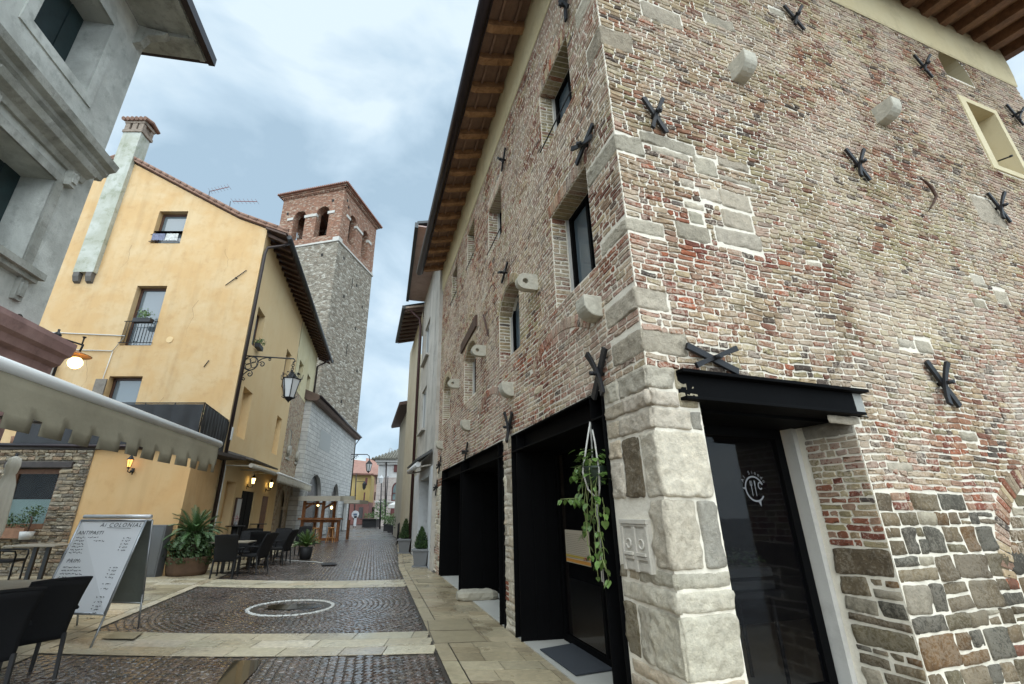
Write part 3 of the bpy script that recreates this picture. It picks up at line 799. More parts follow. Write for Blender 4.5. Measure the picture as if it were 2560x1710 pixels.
fpr = subfr(FF, HL, 1)
stone_mesh('street_wall', [(SB, 1), (SQ, 2)], bF, [M_MORTAR, M_BRICK, M_RUBBLE], house)

# ---- side wall
SB, SR, SQ2 = Stones(12), Stones(12), RoughStones(.024)
DOOR = (PRW, 2.31, 2.46)
WR = (7.66, 8.50, 7.02, 8.46)
holesR = [rect_hole(-1, DOOR[1], -1, 2.47), rect_hole(.29, 2.53, 2.46, 2.73), rect_hole(7.46, 8.64, 6.9, 8.6), arch_hole(7.5, 8.34, 9.08, 9.4, .42)]
for za, zb, lf, lr in quoins: holesR.append(rect_hole(-1, lr, za, zb))
holesR.append(rect_hole(-1, .285, 2.4, 2.77))
palestones = []
for x0, y0, x1, y1 in ((1700, 445, 1735, 470), (1748, 470, 1800, 505), (1735, 395, 1790, 440), (1795, 398, 1870, 425), (1710, 505, 1760, 525), (1800, 480, 1875, 525), (1722, 530, 1760, 562), (1805, 530, 1880, 575), (1690, 560, 1775, 605),
                       (1790, 578, 1900, 620), (1600, 345, 1735, 375), (1630, 375, 1720, 395), (2290, 850, 2330, 885), (2070, 1038, 2150, 1062), (1925, 25, 1960, 40), (1760, 45, 1830, 70), (2440, 500, 2500, 560), (1605, 20, 1700, 60)):
    a, zb = FR_.px(x0, y0); b, za = FR_.px(x1, y1); a2, z2 = FR_.px(x0, y1); b2_, z3 = FR_.px(x1, y0)
    ua, ub = (a + a2) / 2, (b + b2_) / 2; za_, zb_ = (za + z2) / 2, (zb + z3) / 2
    if zb_ - za_ < .05: zb_ = za_ + .06
    palestones.append((ua, ub, za_, zb_))
palestones += [(1.3, 1.9, 5.02, 5.12), (2.3, 2.55, 4.1, 4.2), (3.4, 3.7, 3.3, 3.42), (3.9, 4.2, 2.3, 2.42), (2.6, 2.95, 1.95, 2.06), (5.4, 5.7, 4.4, 4.6), (5.8, 6.1, 4.2, 4.42), (5.2, 5.5, 4.05, 4.2)]
for p in palestones: holesR.append(rect_hole(*p[:2], p[2], p[3]))
ah = arch_ring(SB, FR_, 5.0 - 1.05, 5.0 + 1.05, .85, 1.049, .2, PAL_F + PAL_RED, rq, -1.5, 1.5)
def ringonly(z):
    dz = z - .85
    if dz < .35 or dz > 1.26: return None
    xo = math.sqrt(max(0, 1.255 ** 2 - dz * dz)); return (5 - xo, 5 + xo)
holesR.append(ringonly)
def palR(u, z, r_):
    k = math.sin(u * .9 - z * 1.3) + .6 * math.sin(u * 2.1 + z * .8)
    if 1.5 < u < 5.5 and 4.2 < z < 5.8 and r_.random() < .55: return PAL_BUFF
    if z < 4.3 and k > .1 and r_.random() < .4: return PAL_RED
    if u < .9 and 3.7 < z < 4.6 and r_.random() < .7: return PAL_RED
    if k < -.7 and r_.random() < .4: return PAL_BUFF
    return PAL_R
fill_courses(SB, FR_, 0, HR, 1.78, R_TOP - .01, holesR, PAL_R, palfn=palR, wav=waver(9, .014, 3.5), seed=13, jit=.0048, prot=(.007, .016))
fill_rubble(SQ2, FR_, 2.31, HR, 0, 1.78, [ringonly, lambda z: (3.95, 6.05) if z < .0 else None], PAL_STONE, hh=(.11, .32), ll=(.18, .6), joint=.018, seed=31, S2=SB, brickmix=.1, jit=.012)
# infill of the blocked arch
def arch_in(z):
    dz = z - .85
    if dz > 1.12: return (3, 7)
    x = math.sqrt(max(0, 1.12 ** 2 - max(0, dz) ** 2)) - .02; return None
fill_courses(SB, FR_, 4.0, 6.0, 1.2, 1.95, [lambda z: (3.0, 5 - math.sqrt(max(0, 1.04 ** 2 - (z - .85) ** 2))), lambda z: (5 + math.sqrt(max(0, 1.04 ** 2 - (z - .85) ** 2)), 7.0)], PAL_STONE, hh=(.08, .13), ll=(.12, .3), seed=15, prot=(.008, .02), jit=.006)
for a, b, za, zb in palestones: SQ2.add(FR_.at((a + b) / 2, (za + zb) / 2), UR, ZU, NR, (b - a) / 2 - .01, (zb - za) / 2 - .01, .012, pick(PAL_QUOIN, rq), .008, .014)
# quoins again on this side (own mesh), reveal of the door
for za, zb, lf, lr in quoins: pass
fj = subfr(FR_, DOOR[1], -1)
fill_rubble(SQ2, fj, 0, .52, 0, 1.3, [], PAL_STONE, hh=(.14, .3), ll=(.2, .5), seed=18, S2=SB, brickmix=.05, prot=(.012, .025), jit=.01)
fill_courses(SB, fj, 0, .52, 1.3, 2.3, [], PAL_RED, palfn=lambda u, z, r_: PAL_RED if r_.random() < .45 else PAL_BUFF, seed=19, hh=(.055, .07), joint=.016)
SQ2.add(fj.at(.26, 2.375), (fj.u.x, fj.u.y, 0), ZU, (fj.n.x, fj.n.y, 0), .25, .07, .012, (.34, .31, .26), .004, .01)
bR = MB()
bed(bR, FR_, 0, HR, 0, R_TOP, [rect_hole(DOOR[0], DOOR[1], -1, 2.47), rect_hole(WR[0], WR[1], WR[2], WR[3]), arch_hole(7.5, 8.34, 9.08, 9.4, .42)], [2.47, WR[2], WR[3], 9.08, 9.4] + [9.4 + .42 * k / 8 for k in range(9)])
bR.quad(fj.at(0, 0), fj.at(.7, 0), fj.at(.7, 2.47), fj.at(0, 2.47))
fj2 = subfr(FR_, DOOR[0], 1); bR.quad(fj2.at(0, 0), fj2.at(.7, 0), fj2.at(.7, 2.47), fj2.at(0, 2.47))
fill_rubble(SQ2, fj2, 0, .6, 0, 2.4, [], PAL_PALE, hh=(.2, .4), ll=(.3, .6), seed=28, S2=SB, brickmix=0, prot=(.01, .02), jit=.008)
stone_mesh('side_wall', [(SB, 1), (SQ2, 2)], bR, [M_MORTAR, M_BRICK, M_RUBBLE], house)

# ---- core behind the walls, floors and roof
def poly_in(dF, dR, uF=HL, uR=HR):
    """plan of the house inset by dF behind the front and dR behind the side"""
    def inter(p, d, q, e):
        det = d.x * (-e.y) + d.y * e.x; r0 = q - p; t = (r0.x * (-e.y) + r0.y * e.x) / det; return p + d * t
    c = inter(FF.o - FF.n * dF, FF.u, FR_.o - FR_.n * dR, FR_.u)
    a = FF.o - FF.n * dF + FF.u * uF; b = FR_.o - FR_.n * dR + FR_.u * uR
    return [c, b, a + (b - c) , a]
mb = MB()
P = poly_in(.45, .45); mb.prism([(p.x, p.y, 2.82) for p in P], (0, 0, 7.2))
mb.prism([(p.x, p.y, 0.0) for p in poly_in(3.2, 3.2, HL, HR)], (0, 0, 2.8))
P0 = poly_in(.02, .02)
mb.prism([(p.x, p.y, 2.76) for p in poly_in(.01, .71)], (0, 0, .05))
mb.build('inner_walls', M_DARKIN, house)
mb = MB(); mb.prism([(p.x, p.y, -.2) for p in poly_in(.0, .0)], (0, 0, .223)); mb.build('floor_slab', simple('pale_concrete', (.42, .41, .37), .55, bump=.15, bscale=30, var=.08), house)
# outer closing walls (back and far ends)
mb = MB(); fe = subfr(FF, HL, 1)
mb.quad(fe.at(0, 0), fe.at(9, 0), fe.at(9, 9.9), fe.at(0, 9.9)); fe = subfr(FR_, HR, 1); mb.quad(fe.at(0, 0), fe.at(11, 0), fe.at(11, 10.6), fe.at(0, 10.6))
mb.build('end_wall', M_CREAM, house)
# cream coved band under the eaves
mb = MB()
prof = [(0.012, 9.07), (.03, 9.1), (.045, 9.3), (.06, 9.6), (.06, 9.95)]
for (d0, z0), (d1, z1) in zip(prof[:-1], prof[1:]): mb.add([FF.at(-.045, z0, d0), FF.at(HL, z0, d0), FF.at(HL, z1, d1), FF.at(-.045, z1, d1)], [(0, 1, 2, 3)], 0, True)
prof = [(0.015, 9.72), (.03, 9.75), (.05, 10.0), (.06, 10.3), (.06, 10.75)]
nseg = 40
for (d0, z0), (d1, z1) in zip(prof[:-1], prof[1:]):
    for k in range(nseg):
        u0, u1 = HR * k / nseg, HR * (k + 1) / nseg
        # the band lifts in a shallow curve over the arched recess
        mb.add([FR_.at(u0, z0, d0), FR_.at(u1, z0, d0), FR_.at(u1, z1, d1), FR_.at(u0, z1, d1)], [(0, 1, 2, 3)], 0, True)
mb.quad(FF.at(-.05, 9.1, .05), FR_.at(0, 9.1, .05), FR_.at(0, 10.7, .05), FF.at(-.05, 10.7, .05))
mb.fbox(FF, 0, HL, -.1, .058, 9.93, 10.6)
mb.build('eaves_band', M_CREAM, house)
# rafters, boards and roof, street side (falls towards the gutter)
SL = -.27; OV = .78
def roofz(d): return 9.92 + SL * d
roof = MB(); bo = MB()
for k, u in enumerate([-1.6 + .64 * i for i in range(22)]):
    if u > HL - .05: continue
    rf = MB(); d1 = OV - .03
    vs = [FF.at(u - .075, roofz(-.3) + .15, -.3), FF.at(u - .075, roofz(d1) + .15, d1), FF.at(u - .075, roofz(d1) + .045, d1), FF.at(u - .075, roofz(d1 - .1) - .0, d1 - .1), FF.at(u - .075, roofz(-.3), -.3)]
    rf.prism(vs, UF * .15); rf.build('rafter', M_RAFTER, house)
for k in range(8):   # boards/tiles between rafters, laid along
    d0 = -.2 + (OV + .2) * k / 8; d1_ = -.2 + (OV + .2) * (k + 1) / 8 - .006
    bo.add([FF.at(-1.7, roofz(d0) + .152, d0), FF.at(HL, roofz(d0) + .152, d0), FF.at(HL, roofz(d1_) + .152 + .004, d1_), FF.at(-1.7, roofz(d1_) + .156, d1_)], [(0, 1, 2, 3)])
for dd_ in (.22, .52): bo.fbox(FF, -1.7, HL, dd_, dd_ + .045, roofz(dd_) + .09, roofz(dd_) + .148)
bo.build('eaves_boarding', simple('terracotta_planks', (.25, .155, .11), .85, bump=.4, bscale=20, var=.25, vscale=8), house)
roof.prism([FF.at(-1.75, roofz(OV) + .165, OV), FF.at(-1.75, roofz(-7) + .165, -7), FF.at(-1.75, roofz(-7) + .3, -7), FF.at(-1.75, roofz(OV) + .23, OV)], UF * (HL + 1.8))
roof.build('roof', simple('roof_tile', (.33, .17, .11), .85, bump=.6, bscale=9, var=.25), house)
gut = MB()
gp = [FF.at(u, roofz(OV) + .1, OV + .075) for u in (-1.8, HL + .12)]
gut.tube([p + NF * .03 for p in gp], .115, 16); gut.tube([FF.at(-1.8, roofz(OV) + .2, OV + .18), FF.at(HL + .12, roofz(OV) + .2, OV + .18)], .02, 8); gut.fbox(FF, -1.8, HL + .1, OV - .02, OV + .06, roofz(OV) + .05, roofz(OV) + .22)
gut.build('gutter', M_GUTTER, house)
M_RAFT2 = woodmat('brown_rafter_wood', (.10, .045, .022), (.26, .13, .065))
# rafters of the side eaves
for i in range(24):
    u = .1 + i * .535
    if u > HR + .3: break
    rf = MB(); vs = [FR_.at(u - .09, 10.62, -.2), FR_.at(u - .09, 10.5, 1.05), FR_.at(u - .09, 10.72, 1.05), FR_.at(u - .09, 10.84, -.2)]
    rf.prism(vs, UR * .18); rf.build('rafter', M_RAFT2, house)
mb = MB(); mb.prism([FR_.at(-.1, 10.85, -5), FR_.at(-.1, 10.85, -.2), FR_.at(-.1, 10.73, 1.1), FR_.at(-.1, 10.86, 1.1), FR_.at(-.1, 11.0, -5)], UR * (HR + .6)); mb.build('side_roof', M_BOARD, house)
mb = MB(); mb.tube([FR_.at(-.1, 10.7, 1.18), FR_.at(HR + .5, 10.7, 1.18)], .085, 12); mb.fbox(FR_, -.1, HR + .48, 1.06, 1.1, 10.5, 10.72); mb.build('gutter', M_GUTTER, house)

# ---- upper windows of the street front: plaster check, black frame, glass, rod
for i, (a, b, z0, z1, rise, dp) in enumerate(WF):
    w_ = MB(); zt = z1 + rise
    for (x0, x1, q0, q1) in ((a + .02, a + .08, z0, zt), (b - .08, b - .02, z0, zt), (a + .08, b - .08, z0 + .0, z0 + .06), (a + .08, b - .08, zt - .06, zt), ((a + b) / 2 - .025, (a + b) / 2 + .025, z0 + .06, zt - .06)):
        w_.fbox(FF, x0, x1, -dp - .02, -dp + .04, q0, q1)
    win = w_.build('window', M_BLACK, house)
    gl = MB(); gl.fbox(FF, a + .07, b - .07, -dp - .012, -dp - .006, z0 + .05, zt - .05); gl.build('pane', M_WINGLASS, win).location = (0, 0, 0)
    rb = MB(); rb.fbox(FF, a, b, -dp - .3, -dp - .06, z0 - .02, zt + .02); rb.build('window_backing', M_DARKIN, house) if False else None
    for u, tw in ((b, -1), (a, 1)):
        pl = MB(); f = subfr(FF, u, tw); pl.fbox(f, dp * .75, dp + .1, -.01, .012, z0, z1)
        pl.build('plaster_reveal', M_WHITEP, house)
    if z0 > 5:
        rd = MB(); rd.tube([FF.at(a - .03, z0 + .1, .03), FF.at(b + .03, z0 + .1, .03)], .011, 6); rd.build('window_rod', M_IRON, house)
# fix sub-part parents: panes were built against house space
# ---- side-wall window with yellow surround, and the arched recess
mb = MB(); a, b, z0, z1 = WR
for (x0, x1, q0, q1) in ((7.48, a, 6.92, 8.57), (b, 8.62, 6.92, 8.57), (a, b, z1, 8.57), (a, b, 6.92, z0)): mb.fbox(FR_, x0, x1, -.02, .022, q0, q1)
mb.fbox(FR_, a - .01, a, -.5, -.021, z0, z1); mb.fbox(FR_, b, b + .01, -.5, -.021, z0, z1); mb.fbox(FR_, a, b, -.5, -.021, z1, z1 + .01); mb.fbox(FR_, a, b, -.5, -.021, z0 - .01, z0)
ws = mb.build('window_surround', plaster('yellow_plaster', (.56, .47, .29), (.46, .38, .23), (.6, .52, .34)), house)
mb = MB(); mb.fbox(FR_, a, b, -.46, -.42, z0, z1); mb.build('shutter', simple('plaster_blank', (.5, .4, .24), .9), ws)
mb = MB(); mb.tube([FR_.at(a + .05, 7.13, .02), FR_.at(a + .05, 7.1, .16)], .012, 6); mb.lathe([(0, .02), (.025, .01), (.025, -.01), (0, -.02)], FR_.at(a + .05, 7.1, .17), 8); mb.build('iron_pin', M_IRON, house)
mb = MB(); n = 10; Rr = (.42 ** 2 + .42 ** 2) / (2 * .42); pts = [(7.5, 9.08), (8.34, 9.08)] + [(7.92 + .42 * math.cos(q), 9.4 + .42 * math.sin(q)) for q in [math.pi * k / n for k in range(n + 1)]]
mb.add([FR_.at(u, z, -.35) for u, z in pts], [tuple(range(len(pts)))])
for (p, q) in zip(pts, pts[1:] + pts[:1]): mb.add([FR_.at(*p, 0), FR_.at(*q, 0), FR_.at(*q, -.35), FR_.at(*p, -.35)], [(0, 1, 2, 3)])
mb.build('arched_recess', simple('recess_plaster', (.42, .36, .24), .95, bump=.3), house)

# ---- black steel shopfronts
def portal(a, b, mull, gaps):
    t = MB(); zt = PT
    I = .16      # flange width
    # lintel: I-beam seen from the street
    t.fbox(FF, a, b, -.22, .03, zt - .02, zt); t.fbox(FF, a, b, -.22, .03, zt - .26, zt - .24); t.fbox(FF, a + .02, b - .02, -.12, -.10, zt - .24, zt - .02)
    for x in (a, b - .012, a + .24, b - .25) + tuple(mull): t.fbox(FF, x, x + .012, -.22, .028, zt - .24, zt - .02)
    lint = t.build('steel_lintel', M_BLACK, house)
    bl = MB()
    k = a + .5
    while k < b - .3:
        bl.lathe([(0, .012), (.02, .012), (.03, .004), (.03, 0)], FF.at(k, zt - .13, -.1), 10); k += 1.1
    for s_ in (a, b):   # jamb columns
        t = MB(); u0, u1 = (s_ + .01, s_ + .25) if s_ == a else (s_ - .25, s_ - .01)
        t.fbox(FF, u0, u0 + .014, -.22, .03, 0.02, zt - .262); t.fbox(FF, u1 - .014, u1, -.22, .034, 0.02, zt - .262); t.fbox(FF, u0 + .014, u1 - .014, -.11, -.09, 0.02, zt - .262)
        t.build('steel_jamb', M_BLACK, house)
    return lint
portal(.74, 3.65, (), ())
portal(4.15, 10.30, (7.3, 7.55), ())
mb = MB()
for x in (7.28, 7.56): mb.fbox(FF, x, x + .014, -.22, .034, .02, PT - .262)
mb.fbox(FF, 7.294, 7.56, -.11, -.09, .02, PT - .262); mb.build('steel_jamb', M_BLACK, house)
# steel linings that run back to the glass
def lining(u, tw, dep, name='steel_lining', w=.03):
    f = subfr(FF, u, tw); m = MB(); m.fbox(f, .2, dep, -.03, 0, .02, 2.46)
    m.fbox(f, .2 + (dep - .2) * .45, .2 + (dep - .2) * .45 + .01, 0, .004, .02, 2.46)
    return m.build(name, M_BLACK, house)
lining(3.39, -1, .6); lining(1.0, 1, .6)
lining(10.05, -1, .75); lining(7.56, 1, .75); lining(7.29, -1, .75); lining(4.4, 1, .75)
mb = MB(); mb.fbox(FF, .76, 3.63, -1.0, -.221, 2.46, 2.5); mb.fbox(FF, 4.17, 10.28, -1.0, -.221, 2.46, 2.5); mb.build('steel_soffit', M_BLACK, house)
# big glass door of the near opening
def glazed(fr, a, b, z0, z1, d, panes, fw=.06, name='glass_door', par=house, mat=M_BLACK):
    m = MB(); m.fbox(fr, a, b, d - .03, d + .03, z1 - fw, z1); m.fbox(fr, a, b, d - .03, d + .03, z0, z0 + fw * 1.4)
    xs = [a + (b - a) * k / panes for k in range(panes + 1)]
    for i, x in enumerate(xs):
        x0 = x if i == 0 else x - fw / 2; x1 = x + fw if i == 0 else x + fw / 2
        if i == panes: x0, x1 = x - fw, x
        m.fbox(fr, x0, x1, d - .03, d + .03, z0 + fw * 1.4, z1 - fw)
    o = m.build(name, mat, par)
    gl = MB(); gl.fbox(fr, a + fw * .5, b - fw * .5, d - .005, d + .005, z0 + fw, z1 - fw * .5); gl.build('pane', M_GLASS, o).location = (0, 0, 0)
    return o
glazed(FF, 1.0, 3.36, .02, 2.46, -.58, 2)
glazed(FF, 4.4, 7.29, .02, 2.46, -.75, 3, name='shop_window'); glazed(FF, 7.56, 10.05, .02, 2.46, -.75, 2, name='shop_window')
mb = MB()
for x0, x1 in ((3.42, 4.4), (7.3, 7.56), (10.05, HL)): mb.fbox(FF, x0 + .02, x1 - .02, -.72, -.1, .03, 2.45)
mb.build('pier_core', M_DARKIN, house)
# side door: I-beam over it, glazed door set back, white plaster jamb strip
mb = MB(); mb.fbox(FR_, .29, 2.53, -.2, .09, 2.70, 2.73); mb.fbox(FR_, .29, 2.40, -.2, .09, 2.47, 2.495); mb.fbox(FR_, .29, 2.40, -.12, .014, 2.495, 2.70); mb.fbox(FR_, 2.40, 2.53, -.2, .02, 2.465, 2.475)
mb.build('steel_beam', M_BLACK, house, bevel=.003)
mb = MB(); mb.fbox(FR_, .30, 2.31, -.9, -.2, 2.44, 2.48); mb.build('steel_soffit', M_BLACK, house)
mb = MB(); mb.fbox(FR_, 2.40, 2.52, -.15, .012, 2.477, 2.7); mb.build('beam_pad', simple('bearing_mortar', (.3, .3, .28), .9, bump=.4, var=.15), house)
mb = MB(); mb.fbox(FR_, 2.245, 2.309, -.74, -.58, .02, 2.44); mb.build('plaster_reveal', M_WHITEP, house)
gd = glazed(FR_, .5, 2.19, .02, 2.44, -.70, 1, fw=.1, name='glass_door')
mb = MB(); mb.fbox(FR_, .62, 2.07, -.74, -.715, 1.0, 1.03); mb.build('handrail', M_BLACK, house)
# ================================================================== left side of the street
def mkfr(ox, oy, dx, dy, nx, ny):
    f = Fr(ox, oy, dx, dy, 1)
    if f.n.dot(Vector((nx, ny))) < 0: f.n = -f.n
    return f
def seg(mb, fr, prof, u0, u1, m=0):
    mb.prism([fr.at(u0, z, d) for d, z in prof], fr.at(u1, 0) - fr.at(u0, 0), m)
def holed_wall(mb, fr, u0, u1, z0, z1, rects, dep, m=0, mrev=None, d=0.0, revs=True):
    """wall with rectangular openings and their reveals"""
    zs = sorted(set([z0, z1] + [q for r_ in rects for q in r_[2:4]]))
    bed(mb, fr, u0, u1, z0, z1, [rect_hole(*r_[:4]) for r_ in rects], zs, d, m)
    for a, b, c, e_ in [r_[:4] for r_ in rects]:
        mr_ = m if mrev is None else mrev
        if revs:
            mb.quad(fr.at(a, c, d), fr.at(a, e_, d), fr.at(a, e_, d - dep), fr.at(a, c, d - dep), mr_); mb.quad(fr.at(b, c, d), fr.at(b, e_, d), fr.at(b, e_, d - dep), fr.at(b, c, d - dep), mr_)
            mb.quad(fr.at(a, e_, d), fr.at(b, e_, d), fr.at(b, e_, d - dep), fr.at(a, e_, d - dep), mr_); mb.quad(fr.at(a, c, d), fr.at(b, c, d), fr.at(b, c, d - dep), fr.at(a, c, d - dep), mr_)
def frame_window(fr, a, b, z0, z1, d, par, fmat, gmat, fw=.06, mull=1, name='window', bars=0):
    m = MB(); m.fbox(fr, a, b, d - .03, d + .03, z1 - fw, z1); m.fbox(fr, a, b, d - .03, d + .03, z0, z0 + fw)
    xs = [a + (b - a) * k / mull for k in range(mull + 1)]
    for i, x in enumerate(xs):
        x0, x1 = (x, x + fw) if i == 0 else ((x - fw, x) if i == mull else (x - fw / 2, x + fw / 2)); m.fbox(fr, x0, x1, d - .03, d + .03, z0 + fw, z1 - fw)
    for k in range(bars):
        zz = z0 + (z1 - z0) * (k + 1) / (bars + 1); m.fbox(fr, a + fw, b - fw, d - .02, d + .02, zz - fw / 4, zz + fw / 4)
    o = m.build(name, fmat, par)
    g_ = MB(); g_.fbox(fr, a + fw * .5, b - fw * .5, d - .012, d - .006, z0 + fw * .5, z1 - fw * .5); g_.build('pane', gmat, o)
    return o
# ---- grey-white palazzo, nearest on the left
LB = mkfr(-6.6, 6.2, -.1645, 1, 1, 0)
M_PAL = plaster('grey_lime_plaster', (.44, .445, .41), (.23, .24, .215), (.62, .63, .585), sc=1.2, bump=.5, streak=.4)
M_PALT = plaster('grey_trim', (.34, .34, .30), (.15, .15, .13), (.46, .46, .42), sc=2.2, bump=.6, streak=.8)
M_PINK = plaster('pink_cornice', (.30, .18, .165), (.17, .105, .095), (.38, .24, .22), sc=1.5, bump=.3)
M_SHUT = simple('dark_green_shutter', (.012, .028, .03), .6, var=.4, vscale=4, bump=.3, bscale=20)
pal = thing('palazzo', 'grey-white plastered palazzo with deep dark green shuttered windows and stone string course at upper left', 'house', LB.at(0, 0))
PW = [(-1.92, -.77, 8.04, 9.62), (-1.86, -.66, 4.86, 6.34), (-4.9, -3.75, 8.04, 9.62), (-4.9, -3.7, 4.86, 6.34)]
m = MB(); holed_wall(m, LB, -9, 0, 0, 10.32, PW, .5)
pf = mkfr(LB.at(0, 0).x, LB.at(0, 0).y, -1, -.1645, 0, 1)
m.quad(pf.at(0, 0), pf.at(9, 0), pf.at(9, 10.32), pf.at(0, 10.32))
m.build('wall', M_PAL, pal)
for a, b, z0, z1 in PW:
    sh = MB(); n = 4
    for k in range(n):
        x0 = a + (b - a) * k / n; sh.fbox(LB, x0 + .006, a + (b - a) * (k + 1) / n - .006, -.52, -.47 + (.012 if k % 2 else 0), z0, z1)
    sh.build('shutter', M_SHUT, pal)
    tr = MB()
    if z0 > 7:
        for x0, x1, q0, q1 in ((a - .17, a - .0, z0 - .17, z1 + .17), (b, b + .17, z0 - .17, z1 + .17), (a, b, z0 - .17, z0), (a, b, z1, z1 + .17)): tr.fbox(LB, x0, x1, -.01, .022, q0, q1)
    else:
        for x0, x1, q0, q1 in ((a - .14, a, z0, z1 + .14), (b, b + .14, z0, z1 + .14), (a, b, z1, z1 + .14)): tr.fbox(LB, x0, x1, -.01, .03, q0, q1)
        tr.fbox(LB, a - .28, b + .28, 0, .16, z0 - .1, z0); tr.fbox(LB, a - .24, b + .24, 0, .1, z0 - .17, z0 - .1)
        for x in (a - .1, b + .02):
            tr.fbox(LB, x, x + .14, 0, .06, z0 - .5, z0 - .17); tr.fbox(LB, x + .03, x + .11, .06, .09, z0 - .44, z0 - .24)
        # hood moulding on small consoles
        seg(tr, LB, [(0, 6.62), (.05, 6.62), (.08, 6.7), (.2, 6.76), (.24, 6.86), (0, 6.86)], a - .35, b + .42)
        for x in (a - .2, b + .1): tr.fbox(LB, x, x + .12, 0, .12, 6.36, 6.62); tr.fbox(LB, x + .02, x + .1, .12, .15, 6.42, 6.58)
    tr.build('window_trim', M_PALT if z0 < 7 else M_PAL, pal)
m = MB(); seg(m, LB, [(0, 6.93), (.06, 6.93), (.08, 7.0), (.14, 7.05), (.15, 7.1), (.24, 7.14), (.27, 7.25), (.0, 7.3)], -9, .07)
seg(m, pf, [(0, 6.93), (.06, 6.93), (.08, 7.0), (.14, 7.05), (.15, 7.1), (.24, 7.14), (.27, 7.25), (.0, 7.3)], 0.002, 3); m.build('string_course', M_PALT, pal)
m = MB(); pr = [(0, 3.42), (.07, 3.42), (.09, 3.5), (.12, 3.52), (.13, 3.66), (.22, 3.7), (.25, 3.8), (.32, 3.84), (.36, 3.97), (.36, 4.04), (0, 4.1)]
seg(m, LB, pr, -9, .34); seg(m, pf, pr, 0.002, 3); m.build('cornice', M_PINK, pal)
m = MB(); m.fbox(LB, -9, .02, .0, .045, 0, 3.42); m.build('ground_floor_wall', M_PINK, pal)
m = MB(); m.prism([LB.at(-9, 10.33, -.0), LB.at(-9, 10.33, 1.03), LB.at(.3, 10.33, 1.0), LB.at(.3, 10.33, -.0)], (0, 0, .03))
for i in range(9): m.fbox(LB, -8.7 + i * 1.06, -8.58 + i * 1.06, .02, .95, 10.24, 10.329)
m.fbox(LB, -9, .28, .88, .97, 10.27, 10.329); m.fbox(LB, 0.001, .3, -4, -.001, 10.33, 10.36); m.build('eaves_soffit', M_PALT, pal)
for u in (-.28, -3.2):
    m = MB(); m.prism([LB.at(u, 10.33, 0), LB.at(u, 9.85, 0), LB.at(u, 9.9, .12), LB.at(u, 10.1, .2), LB.at(u, 10.16, .45), LB.at(u, 10.24, .52)], LB.at(.14, 0) - LB.at(0, 0)); m.build('console', M_PALT, pal)
m = MB(); m.fbox(LB, -9, .38, 1.0, 1.12, 10.3, 10.5); m.prism([LB.at(-9, 10.4, 1.02), LB.at(.46, 10.4, 1.02), LB.at(.46, 12.6, -4), LB.at(-9, 12.6, -4)], (0, 0, .12)); m.fbox(LB, .3, .38, -4, 1.0, 10.34, 10.6); m.build('gutter', M_GUTTER, pal)
m = MB(); m.lathe([(0, 0), (.045, 0), (.045, .02), (0, .02)], (0, 0, 0), 12); 
m = MB(); m.fprism(LB, [(-.36 + .05 * math.cos(q), 4.2 + .035 * math.sin(q)) for q in [k * .63 for k in range(10)]], -.1, .004); m.build('vent_hole', M_DARKIN, pal)
# hanging flag-like cloth behind the lower window: white and green
m = MB(); m.fbox(LB, -1.86, -1.5, -.44, -.43, 4.9, 5.45); m.build('white_cloth', simple('white_cloth', (.7, .7, .68), .9), pal)

# ---- yellow house with the gable
YH0 = Vector((-9.2, 16.4))
GF = mkfr(YH0.x, YH0.y, -1, 0, 0, -1); SF = mkfr(YH0.x, YH0.y, -.2035, 1, 1, 0)
M_YEL = plaster('ochre_plaster', (.55, .36, .17), (.46, .285, .125), (.58, .425, .24), sc=.7, bump=.4, streak=.35)
M_YELS = plaster('pale_ochre_plaster', (.68, .49, .26), (.64, .445, .225), (.70, .53, .30), sc=.4, bump=.15, streak=.1)
M_YELL = plaster('orange_plaster', (.60, .37, .165), (.52, .31, .13), (.62, .42, .21), sc=.6, bump=.2, streak=.3)
M_CREAMP = plaster('cream_yellow_plaster', (.60, .52, .31), (.5, .43, .26), (.64, .57, .37), sc=.6, bump=.2, streak=.2)
M_BROWNF = simple('brown_window_frame', (.065, .028, .016), .5, var=.2)
M_TILE = simple('weathered_tile', (.24, .14, .10), .9, bump=.7, bscale=12, var=.4, vscale=7)
M_SKYGL = simple('window_glass_sky', (.12, .15, .17), .03, spec=1.0)
M_CURT = simple('lace_curtain', (.45, .46, .44), .9, var=.15, vscale=12)
yh = thing('yellow_house', 'tall ochre yellow gabled house with chimney breast and dark eaves left of the tower', 'house', GF.at(0, 0))
GW = [(3.6, 4.86, 12.28, 13.92), (3.62, 4.84, 7.66, 10.26), (3.6, 4.86, 4.4, 6.42)]
m = MB(); zt0 = 12.9
holed_wall(m, GF, 0, 10.5, 0, zt0, [r if r[3] < zt0 else (r[0], r[1], r[2], zt0) for r in GW], .3)
ridge = [(0, 13.0), (1.27, 13.5), (3.86, 14.95), (7.2, 16.82), (10.5, 15.3)]
holed_wall(m, GF, 3.6, 4.86, zt0, 13.92, [(3.6, 4.86, zt0, 13.92)], .3)
m.add([GF.at(*p) for p in [(0, zt0), (0, 13.0), (1.27, 13.5), (3.6, 14.8), (3.6, zt0)]], [(0, 1, 2, 3, 4)])
m.add([GF.at(*p) for p in [(3.6, 13.92), (3.6, 14.8), (3.86, 14.95), (4.86, 15.51), (4.86, 13.92)]], [(0, 1, 2, 3, 4)])
m.add([GF.at(*p) for p in [(4.86, zt0), (4.86, 15.51), (7.2, 16.82), (10.5, 15.3), (10.5, zt0)]], [(0, 1, 2, 3, 4)])
m.build('gable_wall', M_YEL, yh)
SWn = [(.82, 1.98, 8.02, 9.72), (6.8, 8.05, 7.8, 9.95), (.92, 2.18, 4.36, 6.28), (7.0, 8.15, 4.42, 6.34)]
